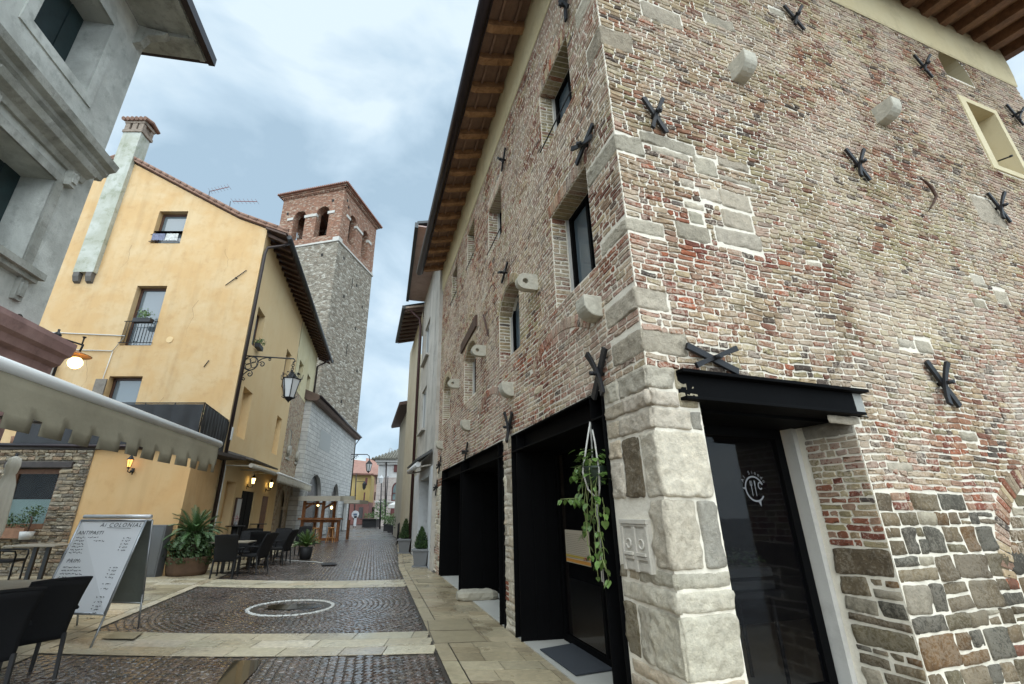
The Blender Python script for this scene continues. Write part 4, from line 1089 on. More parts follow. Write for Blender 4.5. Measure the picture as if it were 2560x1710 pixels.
SDo = [(3.2, 5.2, .0, 2.45), (6.7, 8.1, .0, 2.35), (1.0, 2.2, .0, 2.7)]
m = MB(); holed_wall(m, SF, 0, 9.5, 0, 12.9, SWn + SDo, .32); m.build('street_wall', M_YELS, yh)
m = MB()
for a, b, z0, z1 in SWn[2:]: m.fbox(SF, a, b, -.34, -.31, z0, z1)
m.build('blind_window', M_YELS, yh)
for a, b, z0, z1 in SWn[:2]: frame_window(SF, a, b, z0, z1, -.28, yh, M_BROWNF, M_SKYGL, .09, 1)
m = MB(); m.fbox(SF, 1.0, 2.2, -.6, -.3, 0, 2.7); m.build('door_recess', M_YELL, yh)
m = MB(); m.fbox(SF, 3.2, 5.2, -.1, -.06, 0, 2.45); m.fbox(SF, 3.25, 4.15, -.06, -.04, .1, 2.4); m.fbox(SF, 4.25, 5.15, -.06, -.04, .1, 2.4); m.build('door', simple('black_door', (.006, .006, .007), .7, spec=.1), yh)
m = MB(); m.fbox(SF, 6.7, 8.1, -.12, -.06, 0, 2.35); m.fbox(SF, 6.8, 8.0, -.06, -.04, .2, 1.1); m.fbox(SF, 6.8, 8.0, -.06, -.04, 1.2, 2.25); m.build('door', woodmat('orange_wood', (.12, .05, .02), (.25, .11, .04)), yh)
for i, (a, b, z0, z1) in enumerate(GW):
    wn = frame_window(GF, a, b, z0, z1, -.27, yh, M_BROWNF, M_SKYGL, .1, 1)
    if i != 2:
        c = MB(); c.fbox(GF, a + .14, b - .14, -.36, -.33, z0 + .1, z1 - .1)
    else: c = MB(); c.fbox(GF, a + .1, b - .1, -.292, -.285, z0 + .1, z1 - .12)
    c.build('curtain', M_CURT, wn)
# stone sills and stains under the gable windows are part of the plaster; rail with cloths in the top one
r1 = MB(); a, b, z0, z1 = GW[0]
for z in (z0 + .08, z0 + .42): r1.tube([GF.at(a + .02, z, .04), GF.at(b + .05, z, .04)], .014, 6)
for k in range(8): r1.tube([GF.at(a + .08 + k * .16, z0 + .08, .04), GF.at(a + .08 + k * .16, z0 + .42, .04)], .009, 5)
r1.build('window_rail', M_IRON, yh)
for x0, x1, c_, nm in ((.1, .62, (.6, .56, .48), 'drying_cloth'), (.66, 1.2, (.16, .17, .24), 'drying_cloth')):
    c = MB(); n = 8
    for k in range(n):
        p0 = a + x0 + (x1 - x0) * k / n; p1 = a + x0 + (x1 - x0) * (k + 1) / n; dd = .07 + .02 * (k % 2); de = .07 + .02 * ((k + 1) % 2)
        c.add([GF.at(p0, z0 + .44, dd), GF.at(p1, z0 + .44, de), GF.at(p1, z0 + .12, de), GF.at(p0, z0 + .1, dd)], [(0, 1, 2, 3)])
    c = c.build(nm, simple('cloth' + nm + str(x0), c_, .9, var=.5, vscale=14)); tag(c, 'pale patterned cloth drying on the topmost window rail of the yellow gable' if x0 < .5 else 'dark flowered cloth drying on the topmost window rail of the yellow gable', 'cloth')
r1 = MB(); a, b, z0, z1 = GW[1]
for z in (z0 + .1, z0 + 1.0): r1.tube([GF.at(a - .05, z, .05), GF.at(b + .05, z, .05)], .016, 6)
for k in range(10): r1.tube([GF.at(a + .04 + k * .128, z0 + .1, .05), GF.at(a + .04 + k * .128, z0 + 1.0, .05)], .01, 5)
r1.build('window_rail', M_IRON, yh)
# old shutters folded beside the terrace door
m = MB(); m.fbox(GF, 4.86 + .02, 5.3, .02, .06, 4.4, 6.3); m.build('shutter', woodmat('grey_shutter_wood', (.12, .1, .08), (.22, .19, .15)), yh)
M_CRACK = simple('crack_line', (.22, .13, .06), .95)
qc = random.Random(2)
for (u, z, L_) in ((2.2, 9.6, 1.6), (5.6, 12.2, 1.3), (1.6, 12.0, 1.1), (5.9, 7.2, 1.5), (2.6, 5.6, 1.0)):
    m = MB(); p_ = [u, z]
    for k in range(9):
        q_ = [p_[0] + qc.uniform(-.09, .1), p_[1] - L_ / 9]; w0 = .006 * (1 - k / 11); m.add([GF.at(p_[0] - w0, p_[1], .003), GF.at(p_[0] + w0, p_[1], .003), GF.at(q_[0] + w0, q_[1], .003), GF.at(q_[0] - w0, q_[1], .003)], [(0, 1, 2, 3)]); p_ = q_
    m.build('plaster_crack', M_CRACK, yh, weld=.002)
# roof: two slopes following the verge, tile edge and dark soffit
dirS = Vector((SF.u.x, SF.u.y, 0))
prof = [(-.95, 12.72), (0, 13.08), (1.27, 13.58), (3.86, 15.03), (7.2, 16.92), (11.5, 14.9)]
m = MB()
for (u0, z0), (u1, z1) in zip(prof[:-1], prof[1:]):
    p = [GF.at(u0, z0, .12), GF.at(u1, z1, .12), GF.at(u1, z1 + .13, .12), GF.at(u0, z0 + .13, .12)]; m.prism(p, dirS * 17.4)
m.build('roof', M_TILE, yh)
m = MB()   # rounded verge tiles
for (u0, z0), (u1, z1) in zip(prof[:-1], prof[1:]):
    L_ = math.hypot(u1 - u0, z1 - z0); n = max(1, int(L_ / .38))
    for k in range(n):
        a_ = GF.at(u0 + (u1 - u0) * k / n, z0 + (z1 - z0) * k / n + .14, .08); b_ = GF.at(u0 + (u1 - u0) * (k + .95) / n, z0 + (z1 - z0) * (k + .95) / n + .17, .08); m.tube([a_, b_], [.085, .07], 8)
m.build('verge_tile', M_TILE, yh)
m = MB(); m.prism([GF.at(-.9, 12.62, .1), GF.at(.02, 12.97, .1), GF.at(.02, 13.06, .1), GF.at(-.9, 12.71, .1)], dirS * 17.35); m.build('eaves_boarding', M_DARKWOOD, yh)
for i in range(30):
    rf = MB(); y_ = .15 + i * .59
    p0 = SF.at(y_, 12.93, -.05); p1 = SF.at(y_, 12.55, .86)
    rf.prism([p0, p1, p1 - ZU * .0 + Vector((0, 0, -.11)), p0 + Vector((0, 0, -.16))], dirS * .14); rf.build('rafter', M_DARKWOOD, yh)
m = MB(); m.tube([SF.at(-.15, 12.62, .98), SF.at(17.3, 12.62, .98)], .1, 14); m.build('gutter', simple('lead_gutter', (.045, .047, .05), .45, .6, var=.2), yh)
M_PIPE = simple('brown_downpipe', (.028, .018, .016), .4, .3)
m = MB(); m.tube([SF.at(.15, 12.5, .95), SF.at(.1, 12.28, .6), SF.at(.06, 12.12, .14), SF.at(.05, 11.8, .085), SF.at(.05, 0, .085)], .06, 10); m.build('downpipe', M_PIPE, yh)
m = MB(); m.fbox(SF, -.03, .13, .15, .17, 4.05, 4.5); m.build('white_plate', simple('white_plate', (.6, .6, .58), .6), yh)
# chimney breast
M_CHIM = plaster('mossy_plaster', (.36, .365, .30), (.15, .18, .09), (.46, .47, .42), sc=1.1, bump=.4, streak=.5)
ch = MB(); ch.fbox(GF, 6.66, 7.5, 0, .2, 10.8, 18.2); ch.fbox(GF, 6.68, 7.48, -.42, 0, 16.0, 18.2); ch.build('chimney', M_CHIM, yh)
M_DST = simple('dark_stone', (.12, .11, .1), .9, bump=.5, var=.3)
for x in (6.7, 7.22): ch = MB(); ch.prism([GF.at(x, 10.8, 0), GF.at(x, 10.8, .2), GF.at(x, 10.62, .2), GF.at(x, 10.42, .12), GF.at(x, 10.36, 0)], GF.at(.24, 0) - GF.at(0, 0)); ch.build('corbel', M_DST, yh)
cap = MB()
for dd in (.2, -.3):
    for x in (6.64, 6.94, 7.28): cap.fbox(GF, x + .0, x + .22, dd - .14, dd + .03, 18.3, 18.75)
cap.fbox(GF, 6.6, 7.54, -.46, .25, 18.2, 18.34); cap.fbox(GF, 6.6, 7.54, -.46, .25, 18.72, 18.86); cap.fbox(GF, 6.72, 7.42, -.36, .1, 18.3, 18.74)
cap.build('chimney_head', simple('old_cap_brick', (.24, .19, .15), .95, bump=.9, bscale=14, var=.45, vscale=9), yh)
cap = MB()
for k in range(6): cap.tube([GF.at(6.56 + k * .205, 18.9, .36), GF.at(6.56 + k * .205, 19.06, -.1), GF.at(6.56 + k * .205, 18.9, -.58)], .095, 8)
cap.build('cap_tile', M_TILE, yh)
# odds and ends on the gable
m = MB(); m.fprism(GF, [(2.95 + .13 * math.cos(q), 7.9 + .13 * math.sin(q)) for q in [k * .42 for k in range(15)]], 0, .02); m.build('vent_disc', M_YELS, yh)
m = MB(); m.tube([GF.at(.5, 10.97, .04), GF.at(1.23, 10.26, .04)], .017, 6); m.tube([GF.at(.84, 10.6, .0), GF.at(.88, 10.6, .07)], .03, 6); m.build('tie_rod', M_IRON, yh)
m = MB(); m.tube([GF.at(1.22, 7.05, .03), GF.at(1.36, 6.78, .03)], .016, 6); m.build('tie_rod', M_IRON, yh)
M_CABLE = simple('white_conduit', (.55, .55, .52), .5)
m = MB(); m.tube([GF.at(9.5, 8.3, .04), GF.at(8.24, 8.22, .04), GF.at(4.7, 8.05, .04), GF.at(5.0, 7.42, .05), GF.at(9.6, 7.55, .04)], .02, 6)
m.tube([GF.at(5.0, 7.42, .04), GF.at(5.05, 6.4, .04), GF.at(5.07, 4.6, .04)], .014, 6); m.build('cable_conduit', M_CABLE, yh)
m = MB(); m.tube([SF.at(.14, 3.2, .1), SF.at(.2, 3.05, .12), SF.at(.24, 1.2, .12), SF.at(.1, .9, .1)], .022, 6); m.build('cable_conduit', M_CABLE, yh)

# flower boxes on sills
def leafcluster(mb, c, r, n, size, seed, squash=1.0, up=0.3, m=0, col=None):
    q = random.Random(seed); c = Vector(c)
    for i in range(n):
        d = Vector((q.gauss(0, 1), q.gauss(0, 1), q.gauss(0, 1))); d.normalize(); d *= r * q.random() ** .45; d.z *= squash
        p = c + d; nrm = (d.normalized() + Vector((q.gauss(0, .5), q.gauss(0, .5), q.gauss(0, .5) + up))).normalized()
        a = nrm.cross(Vector((q.random(), q.random(), q.random()))).normalized(); b = nrm.cross(a)
        s_ = size * q.uniform(.6, 1.3)
        mb.add([p - a * s_, p - b * s_ * .45 + nrm * s_ * .12, p + a * s_, p + b * s_ * .45 + nrm * s_ * .12], [(0, 1, 2, 3)], m)
def leafmat(name, c1, c2, rough=.5):
    m, t, b = newmat(name)
    n = noise(t, 5, 3, .6); n2 = noise(t, 55, 2, .6)
    ad = N('ShaderNodeMath', t, operation='ADD'); t.links.new(n.outputs[0], ad.inputs[0]); t.links.new(n2.outputs[0], ad.inputs[1])
    r_ = ramp(t, ad.outputs[0], [(.75, c1), (1.25, c2)]); t.links.new(r_.outputs[0], b.inputs['Base Color']); b.inputs['Roughness'].default_value = rough
    return m
M_LEAF = leafmat('leaf_green', (.03, .065, .018), (.10, .17, .05)); M_LEAFD = leafmat('leaf_dark_green', (.012, .03, .01), (.045, .085, .025)); M_LEAFV = leafmat('leaf_variegated', (.25, .3, .2), (.5, .53, .42))
M_POTD = simple('dark_pot', (.02, .02, .022), .6); M_TERRA = simple('terracotta', (.25, .13, .075), .8, bump=.3, var=.3, vscale=6)
M_SOIL = simple('soil', (.03, .02, .014), .95, bump=.5)
fb = thing('flower_box', 'dark flower box of leafy plants hung on the middle window rail of the yellow gable', 'flower box', GF.at(4.1, 8.62, .2))
m = MB(); m.fbox(GF, 3.72, 4.42, .07, .27, 8.55, 8.72); m.build('trough', M_POTD, fb, bevel=.01)
m = MB(); leafcluster(m, GF.at(4.05, 8.92, .17), .3, 170, .05, 3, .8); m.build('foliage', M_LEAF, fb)
fb = thing('flower_box', 'small pot of greenery on the upper street window sill of the yellow house', 'flower box', SF.at(1.5, 8.1, .1))
m = MB(); m.fbox(SF, 1.2, 1.8, .0, .2, 8.05, 8.22); m.build('trough', M_POTD, fb); m = MB(); leafcluster(m, SF.at(1.5, 8.35, .1), .28, 120, .05, 5, .8); m.build('foliage', M_LEAF, fb)
fb = thing('flower_box', 'pot of plants on the far street window sill behind the hanging lantern', 'flower box', SF.at(7.3, 7.85, .1))
m = MB(); m.fbox(SF, 7.0, 7.9, .0, .18, 7.82, 8.0); m.build('trough', M_TERRA, fb); m = MB(); leafcluster(m, SF.at(7.45, 8.1, .1), .3, 120, .05, 6, .8); m.build('foliage', M_LEAFD, fb)

# ---- roof terrace extension in front of the gable
TX = -8.42; TF = mkfr(TX, 13.5, -1, 0, 0, -1); TS = mkfr(TX, 13.5, -.27, 1, 1, 0)
ex = thing('terrace_extension', 'single-storey orange and stone extension with a railed roof terrace in front of the yellow gable', 'house', TF.at(0, 0))
m = MB(); m.quad(TF.at(0, 0), TF.at(2.92, 0), TF.at(2.92, 3.32), TF.at(0, 3.32)); m.quad(TS.at(0, 0), TS.at(3.0, 0), TS.at(3.0, 3.32), TS.at(0, 3.32)); m.build('orange_wall', M_YELL, ex)
m = MB(); m.fbox(TF, -.05, 8, -2.95, .06, 3.33, 3.43); m.build('terrace_slab', simple('slab_edge', (.05, .04, .035), .7, var=.3), ex)
m = MB(); m.tube([TF.at(-.08, 3.36, .1), TF.at(8, 3.5, .1)], .05, 8); m.build('gutter', M_GUTTER, ex)
S1 = Stones(12); bdm = MB()
fill_rubble(S1, TF, 2.92, 8, 0, 3.32, [rect_hole(3.72, 5.2, 1.15, 2.8), rect_hole(3.4, 5.35, 2.78, 3.0)], [(4, (.42, .33, .23)), (3, (.36, .3, .22)), (2, (.3, .2, .13)), (2, (.45, .4, .32)), (1, (.2, .17, .14))], hh=(.06, .12), ll=(.18, .5), joint=.02, prot=(.02, .05), jit=.006, seed=60, brickmix=0, d=.02)
holed_wall(bdm, TF, 2.92, 8, 0, 3.32, [(3.72, 5.2, 1.15, 2.8)], .25, d=.01)
stone_mesh('stone_wall', [(S1, 1)], bdm, [simple('grey_mortar', (.3, .27, .22), .95, bump=.5), M_RUBBLE], ex)
m = MB(); m.fbox(TF, 3.38, 5.36, -.1, .1, 2.8, 2.98); m.build('timber_lintel', woodmat('charred_beam', (.02, .014, .012), (.06, .045, .04)), ex, bevel=.02)
wn = frame_window(TF, 3.74, 5.18, 1.17, 2.78, -.16, ex, woodmat('warm_frame', (.12, .05, .022), (.22, .1, .045)), M_GLASSC, .13, 1)
m = MB(); m.fbox(TF, 3.7, 5.22, -.9, -.85, 1.1, 2.85); m.fbox(TF, 3.7, 3.72, -.85, -.26, 1.1, 2.85); m.fbox(TF, 5.2, 5.22, -.85, -.26, 1.1, 2.85); m.build('room_recess', M_DARKIN, ex)
m = MB(); m.fbox(TF, 3.86, 5.06, -.2, -.18, 1.25, 1.95); m.build('frosted_panel', simple('frosted_teal', (.28, .42, .40), .5), wn)
# planter troughs under the window
fb = thing('window_planter', 'terracotta trough of plants under the stone wall window', 'planter', TF.at(4.5, .8, .2)); m = MB(); m.fbox(TF, 3.9, 5.6, .06, .36, .95, 1.2); m.build('trough', M_TERRA, fb)
m = MB()
for k in range(6): leafcluster(m, TF.at(4.0 + k * .28, 1.38, .2), .2, 60, .045, 70 + k)
m.build('foliage', M_LEAFD, fb)
fb = thing('potted_bonsai', 'small bushy tree in a white pot before the teal window', 'potted plant', TF.at(3.55, .9, .35)); m = MB(); m.lathe([(.0, .92), (.13, .92), (.16, 1.12), (0, 1.12)], (TF.at(3.75, 0, .4).x, TF.at(3.75, 0, .4).y, 0), 14); m.build('pot', simple('white_pot', (.5, .5, .48), .5), fb)
m = MB(); m.tube([TF.at(3.75, 1.1, .4), TF.at(3.73, 1.35, .4), TF.at(3.77, 1.5, .4)], .02, 6); m.build('trunk', M_DARKWOOD, fb); m = MB(); leafcluster(m, TF.at(3.75, 1.62, .4), .26, 150, .04, 80, .7); m.build('foliage', M_LEAFD, fb)
# railing wrapped in black cloth
ra = thing('terrace_railing', 'terrace railing wrapped in black cloth above the orange wall', 'railing', TF.at(0, 3.43)); M_CLOTHB = simple('black_sheeting', (.014, .014, .016), .55, bump=.6, bscale=5, var=.3)
def cloth_strip(fr, u0, u1, z0, z1, d, amp, n, ph=0):
    m = MB(); rws = 6
    for k in range(n + 1):
        u = u0 + (u1 - u0) * k / n
        for j in range(rws + 1):
            z = z0 + (z1 - z0) * j / rws; dd = d + amp * (math.sin(k * .9 + j * .4 + ph) + .6 * math.sin(k * 2.1 - j)) * (1 - abs(2 * j / rws - 1) * .6)
            m.v.append(tuple(fr.at(u, z, dd)))
    for k in range(n):
        for j in range(rws): a_ = k * (rws + 1) + j; m.f.append([a_, a_ + 1, a_ + rws + 2, a_ + rws + 1]); m.m.append(0); m.sm.append(True)
    return m
cloth_strip(TF, 0, 5.4, 3.46, 4.68, .03, .012, 60).build('screen_cloth', M_CLOTHB, ra); cloth_strip(TS, 0, 2.9, 3.46, 4.68, .03, .02, 60, 2).build('screen_cloth', M_CLOTHB, ra)
m = MB()
for k in range(7): m.tube([TF.at(k * .9, 3.43, 0), TF.at(k * .9, 4.74, 0)], .02, 6)
for k in range(4): m.tube([TS.at(k * .95, 3.43, 0), TS.at(k * .95, 4.74, 0)], .02, 6)
m.tube([TF.at(5.4, 4.72, 0), TF.at(0, 4.72, 0), TS.at(2.9, 4.72, 0)], .02, 8); m.build('rail', M_IRON, ra)
for nm, fr, u, z, lab in (('potted_plant', TS, 1.6, 4.55, 'green plant showing over the side of the black-screened terrace'), ('potted_plant', TF, 5.6, 4.7, 'green plant showing over the big awning roller on the terrace')):
    t = thing(nm, lab, 'potted plant', fr.at(u, 3.45, -.3)); p_ = fr.at(u, 3.44, -.3); m = MB(); m.lathe([(0, 0), (.14, 0), (.18, .3), (0, .3)], p_, 12); m.build('pot', M_TERRA, t); m = MB(); m.tube([p_ + ZU * .3, p_ + ZU * 1.0], .015, 5); m.build('stem', M_DARKWOOD, t)
    m = MB(); leafcluster(m, p_ + ZU * (z - 3.44 + .12), .32, 130, .06, 90, .6); m.build('foliage', M_LEAF, t)
# grey meter cabinet at the foot of the orange wall
mc = thing('meter_cabinet', 'grey metal meter cabinet at the foot of the orange wall behind the palm', 'cabinet', TF.at(.3, 0, .2)); m = MB(); m.fbox(TF, .12, .66, .0, .3, 0, 1.28); m.build('box', simple('grey_metal', (.13, .135, .14), .5, .3, var=.15), mc, bevel=.01)
m = MB(); m.fbox(TF, .16, .62, .3, .312, .08, 1.22); m.lathe([(0, .02), (.02, .02), (.02, 0)], TF.at(.55, .7, .32), 8); m.build('door', simple('grey_metal_door', (.15, .155, .16), .45, .3), mc)

# ---- wall lanterns
M_AMBER = simple('amber_glass', (.5, .2, .04), .3, emit=(1, .42, .1), estr=1.6); M_BULB = simple('warm_bulb', (1, .8, .4), .4, emit=(1, .72, .25), estr=5.0); M_FROST = simple('frosted_glass', (.45, .46, .46), .35, emit=(.6, .62, .62), estr=0.05)
def coach_lantern(label, p, n, s=1.0, glass=M_AMBER, lit=True, group=None, name='wall_lantern'):
    """lantern standing on a bracket from wall point p with outward normal n"""
    t = thing(name, label, 'lantern', p, 0, group); n = Vector((n[0], n[1], 0)).normalized(); c = Vector(p) + n * .2 * s
    m = MB(); m.lathe([(0, -.02), (.06 * s, -.02), (.06 * s, .02), (0, .02)], Vector(p) + n * .02, 10); m.tube([Vector(p), Vector(p) + n * .1 * s - ZU * .05 * s, c + ZU * -.02 * s, c + ZU * .06 * s], .014 * s, 6); m.tube([Vector(p) - ZU * .1 * s, Vector(p) + ZU * .08 * s], [.012 * s, .05 * s], 8); m.build('bracket', M_IRON, t)
    m = MB(); m.lathe([(.03 * s, .08 * s), (.045 * s, .1 * s), (.075 * s, .3 * s), (0, .3 * s)], c, 6, smooth=False); m.build('glass', glass, t)
    m = MB(); m.lathe([(.0, .05 * s), (.04 * s, .06 * s), (.05 * s, .1 * s), (.03 * s, .1 * s)], c, 6, smooth=False); m.lathe([(.1 * s, .3 * s), (.085 * s, .33 * s), (.03 * s, .41 * s), (.012 * s, .45 * s), (0, .52 * s)], c, 6, smooth=False)
    for k in range(6):
        q = 2 * math.pi * k / 6; m.tube([c + Vector((.048 * s * math.cos(q), .048 * s * math.sin(q), .1 * s)), c + Vector((.08 * s * math.cos(q), .08 * s * math.sin(q), .31 * s))], .006 * s, 4)
    m.build('cage', M_IRON, t); return t
def wpx(fr, x, y, d=0): return fr.at(*fr.px(x, y, d), d)
coach_lantern('black carriage lantern with amber light on the orange wall above the menu board', wpx(TF, 332, 1178), (0, -1), 1.0)
coach_lantern('lit lantern left of the black door under the restaurant canopy', wpx(SF, 617, 1216, 0), SF.n, 1.1, M_BULB)
coach_lantern('lit lantern right of the black door under the restaurant canopy', wpx(SF, 664, 1224, 0), SF.n, 1.1, M_BULB)
t = thing('box_lantern', 'square black glass lantern on the yellow gable below the cable', 'lantern', wpx(GF, 122, 925)); p = wpx(GF, 128, 930); q_ = GF
u0, z0 = GF.px(128, 930); m = MB()
m.fbox(GF, u0 - .2, u0 + .2, .02, .34, z0 - .3, z0 - .24); m.fbox(GF, u0 - .2, u0 + .2, .02, .34, z0 + .26, z0 + .3); m.fbox(GF, u0 - .12, u0 + .12, .08, .28, z0 + .3, z0 + .38)
for x in (-.18, .15):
    for d_ in (.04, .3): m.fbox(GF, u0 + x, u0 + x + .03, d_, d_ + .03, z0 - .24, z0 + .26)
m.fbox(GF, u0 - .18, u0 - .1, .0, .03, z0 - .3, z0 + .3); m.build('cage', M_IRON, t); m = MB(); m.fbox(GF, u0 - .14, u0 + .14, .09, .28, z0 - .22, z0 + .24); m.build('glass', M_FROST, t)
# ---- street lamp bracket with glowing globe on the palazzo corner
def scroll(c, ax, az, r0, r1, a0, a1, n=26): return [c + ax * ((r0 + (r1 - r0) * k / n) * math.cos(a0 + (a1 - a0) * k / n)) + az * ((r0 + (r1 - r0) * k / n) * math.sin(a0 + (a1 - a0) * k / n)) for k in range(n + 1)]
Yl = 7.0
t = thing('street_lamp', 'ornate wall lamp bracket with glowing yellow globe beside the pink cornice', 'street lamp', ypx(132, 850, Yl))
c = ypx(132, 870, Yl); m = MB(); m.lathe([(0, .34), (.02, .33), (.015, .29), (.045, .26), (.06, .23), (.03, .2), (.025, .17), (.05, .16), (.055, .02), (.06, .0), (.08, -.02), (.075, -.08), (.055, -.1), (.05, -.2), (.02, -.24), (0, -.26)], c, 14)
for dx in (-.07, .07): m.box(c.x + dx - .03, c.x + dx + .03, c.y - .04, c.y + .04, c.z - .05, c.z)
m.tube([c - ZU * .1, c + Vector((-.7, -.5, -.25))], .03, 8)
m.build('post', simple('grey_iron', (.05, .055, .06), .5, .5), t)
e0 = ypx(142, 842, Yl); e1 = ypx(205, 862, Yl); ax = (e1 - e0).normalized(); az = ax.cross(YU) * -1
if az.z < 0: az = -az
m = MB(); m.tube([e0, e1 + ax * .03], .014, 8); c2 = ypx(146, 864, Yl); m.tube(scroll(c2, ax, az, .1, .02, .4, 10.5), .008, 5); c3 = ypx(172, 862, Yl); m.tube(scroll(c3, ax, az, .055, .018, 3.4, -4), .007, 5); m.tube([c2 + ax * .1, c3 - ax * .05], .007, 5)
m.tube([e1, e1 + ZU * .12], .012, 6); m.lathe([(0, .03), (.03, .02), (.02, 0), (0, -.02)], e1 + ZU * .12, 8); m.tube([e1 + ax * .02, e1 - ZU * .12], .016, 6); m.build('bracket', M_IRON, t)
cs = ypx(190, 885, Yl); m = MB(); m.lathe([(.03, .05), (.08, .03), (.22, -.025), (.21, -.032), (.07, .015), (.02, .02)], cs, 24); m.build('shade', simple('copper_shade', (.35, .17, .08), .4, .5), t)
m = MB(); m.lathe([(.03, .09), (.06, .08), (.095, .03), (.1, -.01), (.08, -.06), (.04, -.09), (0, -.1)], ypx(188, 907, Yl), 18); m.build('globe', M_BULB, t)
# ---- wrought-iron bracket with hanging lantern on the yellow house
t = thing('hanging_lantern', 'large black lantern hanging on a chain from a scrolled iron bracket on the yellow house', 'lantern', SF.at(.3, 7.5, .1))
BF = mkfr(SF.at(.25, 0).x, SF.at(.25, 0).y, 1, -.02, 0, -1)       # bracket stands out square to the wall, across the street
def bp(x, y): return BF.at(*BF.px(x, y))
m = MB(); m.tube([bp(607, 889), bp(735, 897), bp(738, 903), bp(733, 906)], .028, 8); cc = bp(627, 908); rr0 = (bp(645, 908) - cc).length
A1 = Vector((BF.u.x, BF.u.y, 0)); 
m.tube(scroll(cc, A1, ZU, rr0, rr0, 0, 6.283, 30), .022, 6)
for k in range(4):
    q = math.pi / 4 + k * math.pi / 2 + .3; m.tube(scroll(cc + A1 * rr0 * .5 * math.cos(q) + ZU * rr0 * .5 * math.sin(q), A1, ZU, rr0 * .42, rr0 * .42, 0, 6.283, 20), .014, 5)
m.tube(scroll(bp(655, 911), A1, ZU, rr0 * .42, rr0 * .1, 2.6, -4.5), .02, 6); m.tube([bp(643, 905), bp(655, 897), bp(668, 894), bp(678, 897)], .02, 6); m.tube(scroll(bp(674, 899), A1, ZU, rr0 * .2, rr0 * .06, 1.2, -5), .016, 5)
m.tube(scroll(bp(624, 935), A1, ZU, rr0 * .4, rr0 * .1, 1.2, -5.5), .02, 6); m.tube([bp(604, 945), bp(608, 936), bp(618, 928), bp(626, 926)], .02, 6); m.tube(scroll(bp(608, 948), A1, ZU, rr0 * .25, rr0 * .06, 2.5, -4), .016, 5)
m.build('bracket', M_IRON, t)
m = MB(); a_, b_ = bp(734, 906), bp(729, 935); n = 6
for k in range(n): 
    c = a_ + (b_ - a_) * (k + .5) / n; m.tube(scroll(c, A1 if k % 2 else YU, ZU, .055, .055, 0, 6.283, 10), .012, 5)
m.build('chain', M_IRON, t)
cl = bp(725, 975); hh = (bp(725, 950) - bp(722, 1002)).length
tp = bp(726, 950); bt = bp(722, 995); m = MB(); H_ = tp.z - bt.z; wt = (bp(748, 955) - bp(706, 955)).length / 2; wb = wt * .55
m.lathe([(wb, 0), (wt, H_)], Vector((bt.x, bt.y, bt.z)), 6, smooth=False); m.build('glass', M_FROST, t)
m = MB(); m.lathe([(0, -H_ * .28), (.03, -H_ * .2), (wb * .9, -.02), (wb * 1.25, .0), (wb, .03)], bt, 6, smooth=False); m.lathe([(wt * 1.08, H_), (wt * 1.12, H_ + .03), (wt * .5, H_ + .12), (.04, H_ + .28), (0, H_ + .3)], bt, 6, smooth=False)
for k in range(6):
    q = 2 * math.pi * k / 6; dv = Vector((math.cos(q), math.sin(q), 0)); m.tube([bt + dv * wb * 1.02, bt + dv * wt * 1.02 + ZU * H_], .02, 5); m.tube([bt + dv * wt + ZU * H_, bt + dv * wt * 1.25 + ZU * (H_ + .03), bt + dv * wt * 1.3 + ZU * (H_ + .2)], .014, 5); m.tube([bt + dv * wb, bt + dv * wb * 1.6 + ZU * .06], .014, 5)
m.build('cage', M_IRON, t); m = MB(); leafcluster(m, bt + ZU * (H_ + .18), wt * 1.0, 90, .07, 44, .5); m.build('iron_leaves', M_IRON, t)

